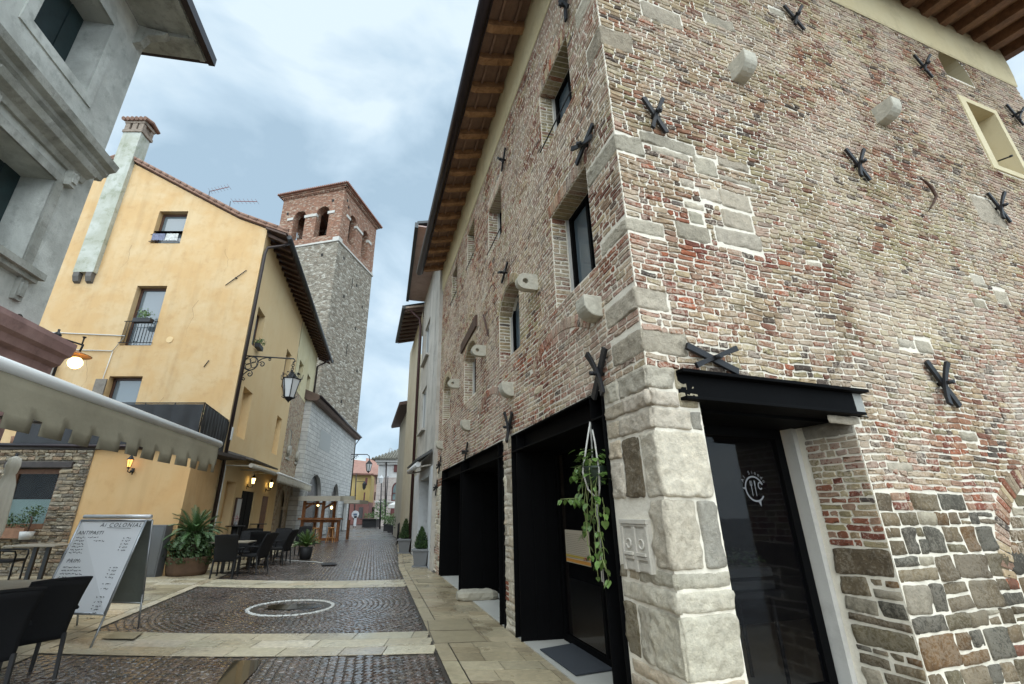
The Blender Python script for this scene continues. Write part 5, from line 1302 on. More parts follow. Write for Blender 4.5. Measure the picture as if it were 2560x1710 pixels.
# ---- restaurant canopy and small awning on the street side
M_CANV = simple('cream_canvas', (.5, .47, .4), .85, var=.08, bump=.2, bscale=15)
cp = thing('rolled_canopy', 'tiled lean-to canopy with rolled-up awning over the restaurant doors', 'canopy', SF.at(0, 3.5)); m = MB(); m.prism([SF.at(.2, 3.62, 0), SF.at(.2, 3.36, 1.0), SF.at(.2, 3.42, 1.02), SF.at(.2, 3.72, 0)], dirS * 4.1); m.build('roof', simple('slate_edge', (.1, .09, .08), .7, var=.3), cp)
m = MB(); m.tube([SF.at(.3, 3.2, .92), SF.at(4.2, 3.2, .92)], .08, 10); m.build('roll', M_CANV, cp)
m = MB(); 
for u in (.5, 2.4, 4.1): m.tube([SF.at(u, 3.2, 0), SF.at(u, 3.2, .9)], .025, 6)
m.build('arm', M_CANV, cp)
def awning(name, label, fr, u0, u1, zw, zf, dw, n, vh, mat, roller=.05, notch=.33, par=None, gap=.3):
    t = thing(name, label, 'awning', fr.at(u0, zf, dw))
    m = MB(); k = 12
    for i in range(k):
        for j in range(3):
            a0, a1 = u0 + (u1 - u0) * i / k, u0 + (u1 - u0) * (i + 1) / k; d0, d1 = dw * j / 3, dw * (j + 1) / 3; q0, q1 = zw + (zf - zw) * j / 3, zw + (zf - zw) * (j + 1) / 3
            m.add([fr.at(a0, q0, d0), fr.at(a1, q0, d0), fr.at(a1, q1, d1), fr.at(a0, q1, d1)], [(0, 1, 2, 3)], 0, True)
    m.build('canvas', mat, t, weld=.002)
    v = MB(); u = u0; kk = 0; 
    while u < u1 - .01:
        w_ = min(notch, u1 - u); g_ = gap * w_
        # a tab and the notch beside it
        def pt(x, z):
            dd = dw + .022 * math.sin(x * 5.2) * (zf - z) / vh + .008 * math.sin(x * 9 + 1) * (zf - z) / vh + .02
            return fr.at(x, z, dd)
        hz = [zf - vh * q for q in (0, .24, .48, .72, 1.0)]
        for s_ in range(4):
            xa, xb = u + (w_ - g_) * s_ / 4, u + (w_ - g_) * (s_ + 1) / 4
            for j in range(4): v.add([pt(xa, hz[j]), pt(xb, hz[j]), pt(xb, hz[j + 1]), pt(xa, hz[j + 1])], [(0, 1, 2, 3)], 0, True)
        for j in range(3): v.add([pt(u + w_ - g_, hz[j]), pt(u + w_, hz[j]), pt(u + w_, hz[j + 1]), pt(u + w_ - g_, hz[j + 1])], [(0, 1, 2, 3)], 0, True)
        u += w_
    vo = v.build('valance', mat, t, weld=.002)
    so = vo.modifiers.new('solid', 'SOLIDIFY'); so.thickness = .004
    m = MB(); m.tube([fr.at(u0, zf + roller * .6, dw), fr.at(u1 + .05, zf + roller * .6, dw)], roller, 16); m.build('front_rail', simple('white_rail' + name, (.75, .75, .73), .35, .2), t)
    m = MB()
    for u in (u0 + .15, u1 - .1): m.tube([fr.at(u, zw - .1, 0), fr.at(u, zf - .02, dw * .95)], .02, 8)
    m.build('arm', simple('white_arm' + name, (.55, .55, .53), .4), t)
    return t
awning('scalloped_awning', 'small cream awning with scalloped valance beside the wooden bar stall', SF, 4.4, 14.6, 3.6, 3.22, 1.0, 20, .38, M_CANV, .05, .3)
AF = mkfr(-3.13, 2.8, -.55, 3.5, 1, 0); aw_n = 3.55
M_GREYCAN = simple('grey_canvas', (.27, .24, .17), .9, var=.2, vscale=1.6, bump=.3, bscale=25)
p0 = wpx(AF, 545, 1107); zf_ = p0.z; print('awning end', p0)
AF2 = Fr(AF.o.x, AF.o.y, AF.u.x, AF.u.y); AF2.n = AF.n; AF2.o = AF.o - AF.n * 2.9
ue = AF.px(545, 1107)[0]
awning('patio_awning', 'large grey-green awning with square-notched valance and silver front roller at left', AF2, -3.0, ue, 2.9, 2.47, 2.9, 12, .36, M_GREYCAN, .05, .345, gap=.27)

# ---- pale upper storey and old stone arcade house
oh = thing('arcade_house', 'old brick and stone house with pale yellow upper storey and two arched openings', 'house', SF.at(9.5, 0))
m = MB(); PWn = [(10.4, 11.7, 8.75, 10.5), (13.45, 14.7, 8.75, 10.5)]
holed_wall(m, SF, 9.5, 16.4, 8.55, 12.9, PWn, .3, d=.02)
m.build('upper_wall', M_CREAMP, oh)
for a, b, z0, z1 in PWn: frame_window(SF, a, b, z0, z1, -.25, oh, M_BROWNF, M_WINGLASS, .08, 2)
def farstone(name, cols, scale, mortar=(.3, .27, .22), stretch=(1, 1, 2.2), mw=.06, bump=.6):
    m, t, b = newmat(name); L = t.links.new
    c = N('ShaderNodeTexCoord', t); mp = N('ShaderNodeMapping', t); mp.inputs['Scale'].default_value = stretch; L(c.outputs['Object'], mp.inputs[0])
    v = N('ShaderNodeTexVoronoi', t); v.inputs['Scale'].default_value = scale; L(mp.outputs[0], v.inputs[0])
    ve = N('ShaderNodeTexVoronoi', t, feature='DISTANCE_TO_EDGE'); ve.inputs['Scale'].default_value = scale; L(mp.outputs[0], ve.inputs[0])
    sp = N('ShaderNodeSeparateColor', t); L(v.outputs['Color'], sp.inputs[0])
    n = len(cols); r_ = ramp(t, sp.outputs[0], [(k / n, cc) for k, cc in enumerate(cols)]); r_.color_ramp.interpolation = 'CONSTANT'
    n1 = noise(t, 6, 5, .7); r1 = ramp(t, n1.outputs[0], [(.3, (.7,) * 3), (.75, (1.25,) * 3)]); c1 = mix(t, 1.0, r_.outputs[0], r1.outputs[0], 'MULTIPLY')
    re = ramp(t, ve.outputs['Distance'], [(0, (1, 1, 1)), (mw, (0, 0, 0))]); c2 = mix(t, re.outputs[0], c1, mortar)
    L(c2, b.inputs['Base Color']); b.inputs['Roughness'].default_value = .93
    ad = N('ShaderNodeMath', t, operation='ADD'); L(ve.outputs['Distance'], ad.inputs[0]); L(n1.outputs[0], ad.inputs[1])
    bpn = N('ShaderNodeBump', t); bpn.inputs['Strength'].default_value = bump; bpn.inputs['Distance'].default_value = .08; L(ad.outputs[0], bpn.inputs['Height']); L(bpn.outputs[0], b.inputs['Normal'])
    return m
M_OLDW = farstone('old_brick_rubble', [(.40, .30, .2), (.33, .2, .13), (.44, .37, .27), (.28, .2, .15), (.42, .33, .23)], 4.2, (.45, .4, .32), (1, 1, 2.4))
m = MB(); arc = [arch_hole(10.2, 12.0, .0, 1.9, .9), arch_hole(12.7, 14.4, .0, 1.9, .85)]; small = [(10.5, 11.3, 4.6, 6.2), (13.3, 14.0, 4.6, 6.1)]
zs = [0, 8.55, 1.9] + [1.9 + .9 * k / 9 for k in range(10)] + [1.9 + .85 * k / 9 for k in range(10)] + [4.6, 6.1, 6.2]
bed(m, SF, 9.5, 16.4, 0, 8.55, arc + [rect_hole(*q) for q in small], zs, 0); m.build('lower_wall', M_OLDW, oh)
m = MB()
for a, b, z0, z1 in small: m.fbox(SF, a, b, -.12, -.04, z0, z1)
m.build('blind_window', plaster('blind_plaster', (.42, .36, .26), (.3, .25, .18), (.48, .42, .32)), oh)
M_PC = simple('pale_corbel', (.42, .4, .35), .9, bump=.4, var=.1)
for a, b, z0, z1 in small: m = MB(); m.prism([SF.at((a + b) / 2 + .28 * math.cos(q), 5.0 + .28 * math.sin(q), .0) for q in [k * .524 for k in range(12)]], SF.at(0, 0, .16) - SF.at(0, 0, 0)); m.build('stone_corbel', M_PC, oh); m = MB(); m.fbox(SF, a - .1, b + .1, -.02, .06, z0 - .12, z0); m.build('sill', M_PC, oh)
m = MB(); m.fbox(SF, 9.6, 16.2, -.5, -.14, 0, 3.0); m.build('arcade_back', plaster('arcade_plaster', (.32, .26, .18), (.22, .17, .12), (.4, .33, .24)), oh)
m = MB()
for c, w_ in ((11.1, .9), (13.55, .85)):
    n = 12
    for k in range(n):
        q0, q1 = math.pi * k / n + .01, math.pi * (k + 1) / n - .01; m.prism([SF.at(c + r * math.cos(q), 1.9 + r * math.sin(q), -.02) for r, q in ((w_, q0), (w_ + .24, q0), (w_ + .24, q1), (w_, q1))], SF.at(0, 0, .05) - SF.at(0, 0, 0))
m.fbox(SF, 12.0, 12.7, -.3, .03, 1.75, 1.9); m.build('arch_stones', simple('arch_stone', (.42, .35, .26), .9, bump=.5, var=.25), oh)
m = MB(); m.tube([SF.at(16.3, 12.5, .95), SF.at(16.3, 12.2, .6), SF.at(16.3, 11.9, .12), SF.at(16.3, 0, .1)], .07, 8); m.build('downpipe', M_PIPE, oh)
m = MB(); m.quad(SF.at(16.4, 0), SF.at(16.4, 0, -6), SF.at(16.4, 12.9, -6), SF.at(16.4, 12.9)); m.build('end_wall', M_CREAMP, oh)

# ---- pale stone-block building with pointed arches
WX = mkfr(-13.2, 47.7, -.094, 1, 1, 0)
def blockmat(name, fr, c1, c2, mortar, bw=.62, bh=.29):
    m, t, b = newmat(name); L = t.links.new; c = N('ShaderNodeTexCoord', t)
    dt = N('ShaderNodeVectorMath', t, operation='DOT_PRODUCT'); L(c.outputs['Object'], dt.inputs[0]); dt.inputs[1].default_value = (fr.u.x, fr.u.y, 0); sp = N('ShaderNodeSeparateXYZ', t); L(c.outputs['Object'], sp.inputs[0])
    cb = N('ShaderNodeCombineXYZ', t); L(dt.outputs['Value'], cb.inputs[0]); L(sp.outputs['Z'], cb.inputs[1])
    nd = noise(t, 1.5, 3, .6); vv = N('ShaderNodeVectorMath', t, operation='MULTIPLY_ADD'); L(nd.outputs['Color'], vv.inputs[0]); vv.inputs[1].default_value = (.12, .08, 0); L(cb.outputs[0], vv.inputs[2])
    br = N('ShaderNodeTexBrick', t); L(vv.outputs[0], br.inputs[0]); br.inputs['Scale'].default_value = 1; br.inputs['Brick Width'].default_value = bw; br.inputs['Row Height'].default_value = bh; br.inputs['Mortar Size'].default_value = .016; br.inputs['Mortar Smooth'].default_value = .3
    br.inputs['Color1'].default_value = (*c1, 1); br.inputs['Color2'].default_value = (*c2, 1); br.inputs['Mortar'].default_value = (*mortar, 1)
    n1 = noise(t, 3, 6, .75); r1 = ramp(t, n1.outputs[0], [(.3, (.75,) * 3), (.7, (1.15,) * 3)]); L(mix(t, 1.0, br.outputs['Color'], r1.outputs[0], 'MULTIPLY'), b.inputs['Base Color']); b.inputs['Roughness'].default_value = .9
    bpn = N('ShaderNodeBump', t); bpn.inputs['Strength'].default_value = .6; bpn.inputs['Distance'].default_value = .04; bpn.invert = True; L(br.outputs['Fac'], bpn.inputs['Height']); L(bpn.outputs[0], b.inputs['Normal']); return m
M_BLOCK = blockmat('pale_limestone_blocks', WX, (.62, .61, .58), (.50, .495, .475), (.26, .255, .24))
sb = thing('stone_hall', 'pale limestone block building with pointed arches and brown eaves below the tower', 'building', WX.at(0, 0))
def pointed(a, b, z0, zs_, zc):
    w_ = (b - a) / 2; c = (a + b) / 2; h = zc - zs_; Rr = (w_ * w_ + h * h) / (2 * w_)
    def f(z):
        if z0 < z <= zs_: return (a, b)
        if zs_ < z < zc:
            x = math.sqrt(max(0, Rr * Rr - (z - zs_) ** 2)) - (Rr - w_); return (c - x, c + x) if x > .01 else None
    return f
arcs = [(-16.0, -12.0, 0, 2.2, 4.15), (-8.6, -5.4, 0, 2.0, 3.95), (-3.2, -1.2, 0, 1.8, 3.2)]
m = MB(); zs = [0, 8.75] + [v for a in arcs for v in [a[3] + (a[4] - a[3]) * k / 12 for k in range(13)]]
bed(m, WX, -17.6, 0, 0, 8.75, [pointed(*a) for a in arcs], zs); we = mkfr(WX.o.x, WX.o.y, -1, -.094, 0, 1); m.quad(we.at(0, 0), we.at(9, 0), we.at(9, 8.75), we.at(0, 8.75)); wn_ = mkfr(WX.at(-17.6, 0).x, WX.at(-17.6, 0).y, -1, -.094, 0, -1); m.quad(wn_.at(0, 0), wn_.at(5, 0), wn_.at(5, 8.75), wn_.at(0, 8.75))
m.build('wall', M_BLOCK, sb)
M_MOULD = simple('pale_moulding', (.5, .5, .48), .85, bump=.3, var=.1)
for a, b, z0, z1, zc in arcs:
    m = MB(); w_ = (b - a) / 2; c = (a + b) / 2; h = zc - z1; Rr = (w_ * w_ + h * h) / (2 * w_)
    for sg in (-1, 1):
        pts = [];
        for k in range(13):
            z = z1 + h * k / 12; x = math.sqrt(max(0, Rr * Rr - (z - z1) ** 2)) - (Rr - w_); pts.append((c + sg * x, z))
        pts = [(c + sg * w_, 0)] + pts
        for (ua, za), (ub, zb) in zip(pts[:-1], pts[1:]):
            m.add([WX.at(ua, za, .05), WX.at(ub, zb, .05), WX.at(ub + sg * .2, zb + .0, .05), WX.at(ua + sg * .2, za, .05)], [(0, 1, 2, 3)]); m.add([WX.at(ua, za, .05), WX.at(ub, zb, .05), WX.at(ub, zb, -.5), WX.at(ua, za, -.5)], [(0, 1, 2, 3)])
    m.build('arch_moulding', M_MOULD, sb)
m = MB(); m.fbox(WX, -17.4, -.2, -.6, -.2, 0, 5.0); m.build('arch_glazing', simple('dim_glazing', (.035, .035, .035), .25, var=.5, vscale=1), sb)
m = MB(); m.fbox(WX, -14.3, -10.8, .0, .012, 6.0, 7.4); m.build('plaster_patch', simple('patch_plaster', (.40, .41, .40), .9, bump=.2), sb)
m = MB(); m.prism([WX.at(-17.8, 8.72, -.2), WX.at(-17.8, 8.72, .4), WX.at(-17.8, 8.86, .52), WX.at(-17.8, 9.1, .52), WX.at(-17.8, 11.6, -6)], WX.at(18.0, 0) - WX.at(0, 0)); m.build('roof', simple('brown_eaves', (.13, .085, .065), .7, var=.25), sb)
m = MB(); m.tube([WX.at(-17.8, 9.0, .58), WX.at(.3, 9.0, .58)], .09, 8); m.tube([WX.at(.2, 9.0, .58), WX.at(.15, 8.6, .3), WX.at(.1, 8.2, .06), WX.at(.1, 0, .06)], .05, 6); m.build('gutter', M_GUTTER, sb)
# ---- bell tower
TR = mkfr(-15.2, 41, .231, .973, 1, -.2); TL_ = mkfr(-15.2, 41, -.967, .253, -.2, -1)
tw = thing('bell_tower', 'tall medieval stone bell tower with red brick belfry and arched openings', 'tower', (-15.2, 41, 0)); TWD = 7.9
M_TSTONE = farstone('tower_rubble', [(.20, .175, .135), (.25, .22, .17), (.31, .28, .225), (.17, .145, .11), (.265, .23, .18), (.40, .37, .31), (.21, .17, .125)], 2.8, (.17, .15, .12), (1, 1, 2.2), .05, 1.0)
M_TBRICK = farstone('tower_brick', [(.26, .12, .07), (.20, .095, .06), (.28, .15, .095), (.36, .27, .2), (.23, .11, .07), (.17, .09, .06)], 3.6, (.25, .17, .12), (1, 1, 3), .06, .6)
def opp(fr, w_): p = fr.at(w_, 0); return p
ZB = 28.7; ZT = 35.5
A = TR.at(0, 0); Bp = TR.at(TWD, 0); Cp = TL_.at(TWD, 0); Dp = Bp + (Cp - A)
m = MB(); m.prism([(p.x, p.y, 0) for p in (A, Bp, Dp, Cp)], (0, 0, ZB)); m.build('shaft', M_TSTONE, tw)
arcR = [(1.7, 3.2, 29.6, 32.7, .75), (4.75, 6.2, 29.6, 32.7, .72)]; arcL = [(1.6, 3.2, 29.6, 32.7, .8), (4.6, 6.1, 29.6, 32.7, .75)]
m = MB()
faces = [(TR, arcR), (TL_, arcL), (mkfr(Cp.x, Cp.y, .231, .973, -1, 0), arcR), (mkfr(Bp.x, Bp.y, -.967, .253, 0, 1), arcL)]
for fr, ar in faces:
    zs = [ZB, ZT, 29.6] + [32.7 + .8 * k / 8 for k in range(9)]; hs = [arch_hole(*a) for a in ar]
    bed(m, fr, 0, TWD, ZB, ZT, hs, zs); bed(m, fr, 0, TWD, ZB, ZT, hs, zs, -.85)
    for a, b, z0, z1, rs in ar:
        pts = [(a, z0), (a, z1)] + [((a + b) / 2 - (b - a) / 2 * math.cos(math.pi * k / 10), z1 + rs * math.sin(math.pi * k / 10)) for k in range(11)] + [(b, z1), (b, z0)]
        for p_, q_ in zip(pts, pts[1:] + pts[:1]): m.add([fr.at(*p_), fr.at(*q_), fr.at(*q_, -.85), fr.at(*p_, -.85)], [(0, 1, 2, 3)])
m.build('belfry', M_TBRICK, tw)
m = MB()
for fr, ar in faces:
    m.fbox(fr, -.1, TWD + .1, -.2, .12, ZB - .1, ZB + .1)
    for x0, x1 in ((.9, 1.75), (3.15, 4.7), (6.15, 6.9)): m.fbox(fr, x0, x1, -.3, .09, 32.35, 32.68)
    m.fbox(fr, -.04, .7, -.2, .05, ZB + .1, ZB + .5)
m.build('stone_bands', simple('tower_limestone', (.46, .44, .4), .9, bump=.4, var=.12), tw)
m = MB()
for fr, ar in faces: m.fbox(fr, -.18, TWD + .18, -.2, .18, ZT, ZT + .2); m.fbox(fr, -.3, TWD + .3, -.2, .3, ZT + .2, ZT + .34)
for fr, ar in faces[:2]:
    for k in range(34): m.fbox(fr, .05 + k * .235, .15 + k * .235, .0, .15, ZT - .18, ZT)
m.build('brick_cornice', M_TBRICK, tw)
ctr = (A + Dp) / 2; m = MB(); cs = [p + (p - ctr).normalized() * .75 for p in (A, Bp, Dp, Cp)]; vs = [(p.x, p.y, ZT + .34) for p in cs] + [(ctr.x, ctr.y, ZT + 1.7)]; m.add(vs, [(0, 1, 4), (1, 2, 4), (2, 3, 4), (3, 0, 4), (3, 2, 1, 0)])
for i in range(4):
    p, q = cs[i], cs[(i + 1) % 4]
    for k in range(36):
        e_ = p + (q - p) * (k + .5) / 36; e_.z = ZT + .38; ap = Vector((ctr.x, ctr.y, ZT + 1.72)); f_ = abs((k + .5) / 36 * 2 - 1); tgt = e_ + (ap - e_) * (1 - f_) * .96
        d_ = ((ctr - (p + q) / 2)).normalized(); hgt = (1 - f_) * 1.36; ln = (ctr - (p + q) / 2).length * (1 - f_); m.tube([e_ - d_ * .08, e_ + d_ * ln + ZU * hgt], .085, 5)
m.build('roof', simple('tower_tile', (.27, .13, .09), .9, var=.35, vscale=4), tw)
m = MB(); m.tube([(ctr.x, ctr.y, ZT + 1.6), (ctr.x, ctr.y, ZT + 4.6)], .05, 6); m.tube([(ctr.x - .3, ctr.y, ZT + 4.0), (ctr.x + .3, ctr.y, ZT + 4.0)], .03, 5); m.build('finial_rod', M_IRON, tw)
m = MB(); m.box(*[v for v in (ctr.x - 3.2, ctr.x + 3.2, ctr.y - .1, ctr.y + .1)], 33.1, 33.3); m.box(ctr.x - .1, ctr.x + .1, ctr.y - 3.2, ctr.y + 3.2, 33.1, 33.3); m.build('bell_frame', M_DARKWOOD, tw)
M_BRONZE = simple('bell_bronze', (.06, .055, .045), .4, .8)
for fr, u in ((TL_, 2.4), (TL_, 5.3)):
    c = fr.at(u, 31.0, -1.4); m = MB(); m.lathe([(.55, -.6), (.5, -.55), (.38, -.2), (.3, .3), (.22, .55), (0, .62)], c, 16); m.tube([c + ZU * .6, c + ZU * 2.1], .07, 6); m.build('bell', M_BRONZE, tw)
m = MB()
for fr, pts in ((TR, [(1.3, 27.2), (4.5, 25.5), (5.2, 20.5), (2.2, 23.0), (6.5, 16), (1.6, 15.5), (4.0, 12.0), (6.2, 23.6), (1.0, 33.6), (.6, 34.2)]), (TL_, [(1.6, 27), (3.6, 24.5), (1.2, 33.9), (6.9, 33.2), (2.5, 21)])):
    for u, z in pts: m.fbox(fr, u, u + .28, -.3, .012, z, z + .34)
for u, z, h in ((3.6, 24.8, 1.3), (4.0, 17, 1.3)): m.fbox(TR, u, u + .12, -.3, .012, z, z + h)
m.build('putlog_hole', simple('hole_dark', (.02, .018, .016), .95), tw)

# ---- antennas on the yellow roof
def antenna(label, x, y, Y, x2, y2, x3, y3):
    t = thing('tv_antenna', label, 'antenna', ypx(x, y, Y), 0, 'antennas on the yellow roof'); m = MB(); m.tube([ypx(x, y, Y) - ZU * .6, ypx(x, y2, Y)], .018, 5); m.build('mast', M_IRON, t); m = MB(); m.tube([ypx(x2, y2, Y), ypx(x3, y3, Y)], .02, 5); n = 6
    for k in range(n + 1):
        p = ypx(x2 + (x3 - x2) * k / n, y2 + (y3 - y2) * k / n, Y); m.tube([p - YU * .22, p + YU * .22], .008, 4)
    m.build('boom', simple('antenna_red', (.25, .08, .07), .5), t)
antenna('television antenna with tilted boom standing higher on the yellow roof', 524, 492, 20, 526, 478, 573, 467)
antenna('television antenna with level boom standing lower on the yellow roof', 576, 520, 20, 582, 503, 643, 504)
# ================================================================== ironwork, corbels and plants on the brick house
def anchor(fr, label, a0, a1, b0=None, b1=None, wa=.055, d=.05, group='iron wall anchors on the brick house'):
    pa0, pa1 = fr.px(*a0, d), fr.px(*a1, d); c = ((pa0[0] + pa1[0]) / 2, (pa0[1] + pa1[1]) / 2)
    t = thing('wall_anchor', label, 'wall anchor', fr.at(c[0], c[1]), 0, group)
    def bar(p, q, w0, w1, dd, th, flare=0.0):
        v = Vector((q[0] - p[0], q[1] - p[1])); L_ = v.length; v.normalize(); n = Vector((-v.y, v.x)); m = MB(); pts = []; k = 6
        for i in range(k + 1):
            f = i / k; w_ = w0 + (w1 - w0) * abs(2 * f - 1); c_ = Vector(p) + v * L_ * f; pts.append((c_ + n * w_ / 2, c_ - n * w_ / 2, dd + flare * (2 * abs(f - .5)) ** 2))
        vs = []
        for a_, b_, d_ in pts: vs += [fr.at(a_.x, a_.y, d_ + th / 2), fr.at(b_.x, b_.y, d_ + th / 2), fr.at(b_.x, b_.y, d_ - th / 2), fr.at(a_.x, a_.y, d_ - th / 2)]
        fs = [(0, 1, 2, 3), (4 * k, 4 * k + 1, 4 * k + 2, 4 * k + 3)] + [(4 * i + j, 4 * i + (j + 1) % 4, 4 * i + 4 + (j + 1) % 4, 4 * i + 4 + j) for i in range(k) for j in range(4)]
        m.add(vs, fs); return m
    bar(pa0, pa1, wa * 1.0, wa * 1.05, .05, .03).build('anchor_bar', M_IRON, t, bevel=.003)
    if b0 is None:
        L_ = (Vector(pa1) - Vector(pa0)).length * .3; pb0, pb1 = (c[0] - L_ * .8, c[1] + L_ * .5), (c[0] + L_ * .8, c[1] - L_ * .5)
    else: pb0, pb1 = fr.px(*b0, .07), fr.px(*b1, .07)
    bar(pb0, pb1, wa * .5, wa * .85, .085, .03, .03).build('anchor_bar', M_IRON, t, bevel=.003)
    m = MB(); m.tube([fr.at(c[0], c[1], .0), fr.at(c[0], c[1], .15)], .022, 8); m.fbox(fr, c[0] - .035, c[0] + .035, .1, .125, c[1] - .012, c[1] + .012); m.build('anchor_boss', M_IRON, t)
anchor(FR_, 'crossed iron anchor below and left of the nearer stone corbel on the side wall', (1608, 244), (1667, 332), (1650, 255), (1625, 327))
anchor(FR_, 'crossed iron wall anchor at the very top of the side wall above the nearer corbel', (1960, 14), (2011, 74), (1998, 22), (1981, 68))
anchor(FR_, 'crossed iron wall anchor left of the arched recess below the eaves', (2285, 137), (2332, 194), (2318, 143), (2306, 182))
anchor(FR_, 'crossed iron wall anchor below the farther stone corbel, left of the curved iron hook', (2114, 372), (2176, 451), (2151, 379), (2144, 445))
anchor(FR_, 'crossed iron wall anchor right of the yellow framed window near the house end', (2516, 261), (2560, 313), (2553, 273), (2542, 304))
anchor(FR_, 'crossed iron wall anchor under the yellow framed window at the right edge', (2469, 482), (2527, 556), (2502, 485), (2499, 550))
anchor(FR_, 'wide low crossed iron anchor directly above the steel beam of the side door', (1716, 864), (1845, 930), (1831, 875), (1731, 917), .06)
anchor(FR_, 'tall crossed iron anchor low on the side wall right of the steel beam', (2315, 903), (2399, 1016), (2356, 909), (2362, 1013), .07)
anchor(FF, 'crossed iron anchor at the top edge of the street front beside the corner', (1412, -20), (1415, 51), (1406, 3), (1428, 18), .06)
anchor(FF, 'crossed iron anchor between the two nearest upper windows of the street front', (1482, 310), (1441, 411), (1487, 344), (1438, 374), .07)
anchor(FF, 'thin iron anchor high on the street front right of the second top window', (1263, 369), (1254, 429), (1250, 395), (1262, 408), .05)
anchor(FF, 'thin iron anchor on the street front above the arched window with holed corbel', (1269, 655), (1254, 707), (1251, 682), (1271, 677), .05)
anchor(FF, 'large crossed iron anchor beside the lintel end of the near shopfront', (1512, 870), (1484, 997), (1477, 886), (1518, 986), .075)
anchor(FF, 'crossed iron anchor above the stone pier between the two shopfronts', (1280, 1031), (1266, 1104), (1267, 1031), (1275, 1102), .075)
anchor(FF, 'small dark anchor above the middle post of the far shopfront', (1169, 1107), (1162, 1149), (1160, 1133), (1172, 1126), .075)
anchor(FF, 'small dark anchor at the far end of the brick front, upper of two', (1102, 1142), (1096, 1183), None, None, .075)
anchor(FF, 'small dark anchor at the far end of the brick front, lower of two', (1093, 1200), (1089, 1238), None, None, .075)
def wtube(fr, pts, r, name, label, cat, d=.05, mat=None):
    m = MB(); m.tube([wpx(fr, x, y, d) for x, y in pts], r, 8); o = m.build(name, mat or M_IRON); return tag(o, label, cat)
wtube(FR_, [(2301, 445), (2315, 455), (2328, 468), (2341, 491), (2335, 505), (2321, 528)], [.008, .016, .022, .02, .014, .006], 'iron_hook', 'sickle-shaped rusty iron hook on the side wall below the yellow framed window', 'iron hook', .06, simple('rusty_iron', (.07, .035, .022), .8, .2, bump=.4))
wtube(FF, [(1208, 787), (1214, 810), (1221, 841)], [.02, .02, .012], 'iron_rod', 'short rusty iron rod on the street front beside the dark timber', 'iron rod', .04, MATS.get('x') or simple('rusty_rod', (.08, .04, .03), .8))
m = MB(); u0, z0 = FF.px(1156, 863); u1, z1 = FF.px(1194, 787); u1b, z1b = FF.px(1194, 815); u0b, z0b = FF.px(1156, 884)
m.fprism(FF, [(u0, z0b), (u1, z1b), (u1, z1), (u0, z0)], .0, .05); tag(m.build('timber_plate', M_DARKWOOD, None), 'dark weathered timber plate set in the brick front above a narrow window', 'timber')
# corbels
M_CORB = simple('pale_corbel_stone', (.46, .43, .35), .9, bump=1.0, bscale=20, var=.24, vscale=9)
def holed_corbel(label, x, y, L_=.3, h=.23, th=.11):
    u, z = FF.px(x, y, .2); n = 20; out_, inn = [], []
    for k in range(n):
        q = 2 * math.pi * k / n; cx, sx = math.cos(q), math.sin(q); ox = h * .5 * cx if cx > 0 else -(L_ - h * .5) * (1 if abs(sx) < .72 else abs(cx) / .69); oz = h * .5 * sx if cx > 0 else (h * .5 * max(-1, min(1, sx / .72)))
        out_.append((L_ - h * .5 + ox, z + oz)); inn.append((L_ - h * .5 + h * .17 * cx, z + h * .17 * sx))
    t = thing('stone_corbel', label, 'corbel', FF.at(u, z), 0, 'stone corbels on the brick house'); m = MB()
    for k in range(n):
        a, b = k, (k + 1) % n
        for uu in (u - th / 2, u + th / 2): m.add([FF.at(uu, out_[a][1], out_[a][0]), FF.at(uu, out_[b][1], out_[b][0]), FF.at(uu, inn[b][1], inn[b][0]), FF.at(uu, inn[a][1], inn[a][0])], [(0, 1, 2, 3)])
        for R0 in (out_, inn): m.add([FF.at(u - th / 2, R0[a][1], R0[a][0]), FF.at(u - th / 2, R0[b][1], R0[b][0]), FF.at(u + th / 2, R0[b][1], R0[b][0]), FF.at(u + th / 2, R0[a][1], R0[a][0])], [(0, 1, 2, 3)])
    m.build('stone', M_CORB, t, weld=.001)
holed_corbel('pale D-shaped stone corbel with a hole beside the nearest arched window', 1310, 706, .32, .25)
holed_corbel('pale D-shaped stone corbel with a hole in front of the middle narrow window', 1190, 877)
holed_corbel('pale D-shaped stone corbel with a hole, farthest along the brick front', 1129, 959)
def block_corbel(fr, label, x, y, w_=.2, h=.23, dp=.2):
    u, z = fr.px(x, y, dp * .6); t = thing('stone_corbel', label, 'corbel', fr.at(u, z), 0, 'stone corbels on the brick house'); pr = [(-.05, h / 2), (dp, h / 2)] + [(dp - .0 - dp * .75 * (1 - math.cos(q)), h * .12 - h * .62 * math.sin(q)) for q in [math.pi / 2 * k / 6 for k in range(7)]] + [(-.05, -h / 2)]
    m = MB(); m.prism([fr.at(u - w_ / 2, z + zz, d_) for d_, zz in pr], fr.at(w_, 0) - fr.at(0, 0)); m.build('stone', M_CORB, t, bevel=.012)
block_corbel(FF, 'mossy solid stone corbel beside the near shopfront arch on the corner', 1468, 772)
block_corbel(FF, 'solid stone corbel between the second and third windows of the brick front', 1263, 975)
block_corbel(FF, 'solid stone corbel below the middle holed corbel', 1161, 1064)
block_corbel(FF, 'solid pale corbel at the far end joint of the brick front', 1096, 1113, .26)
block_corbel(FR_, 'pale rounded corbel high on the side wall, nearer the corner', 1863, 164, .2, .28, .25)
block_corbel(FR_, 'pale rounded corbel high on the side wall, nearer the yellow framed window', 2225, 275, .2, .28, .26)
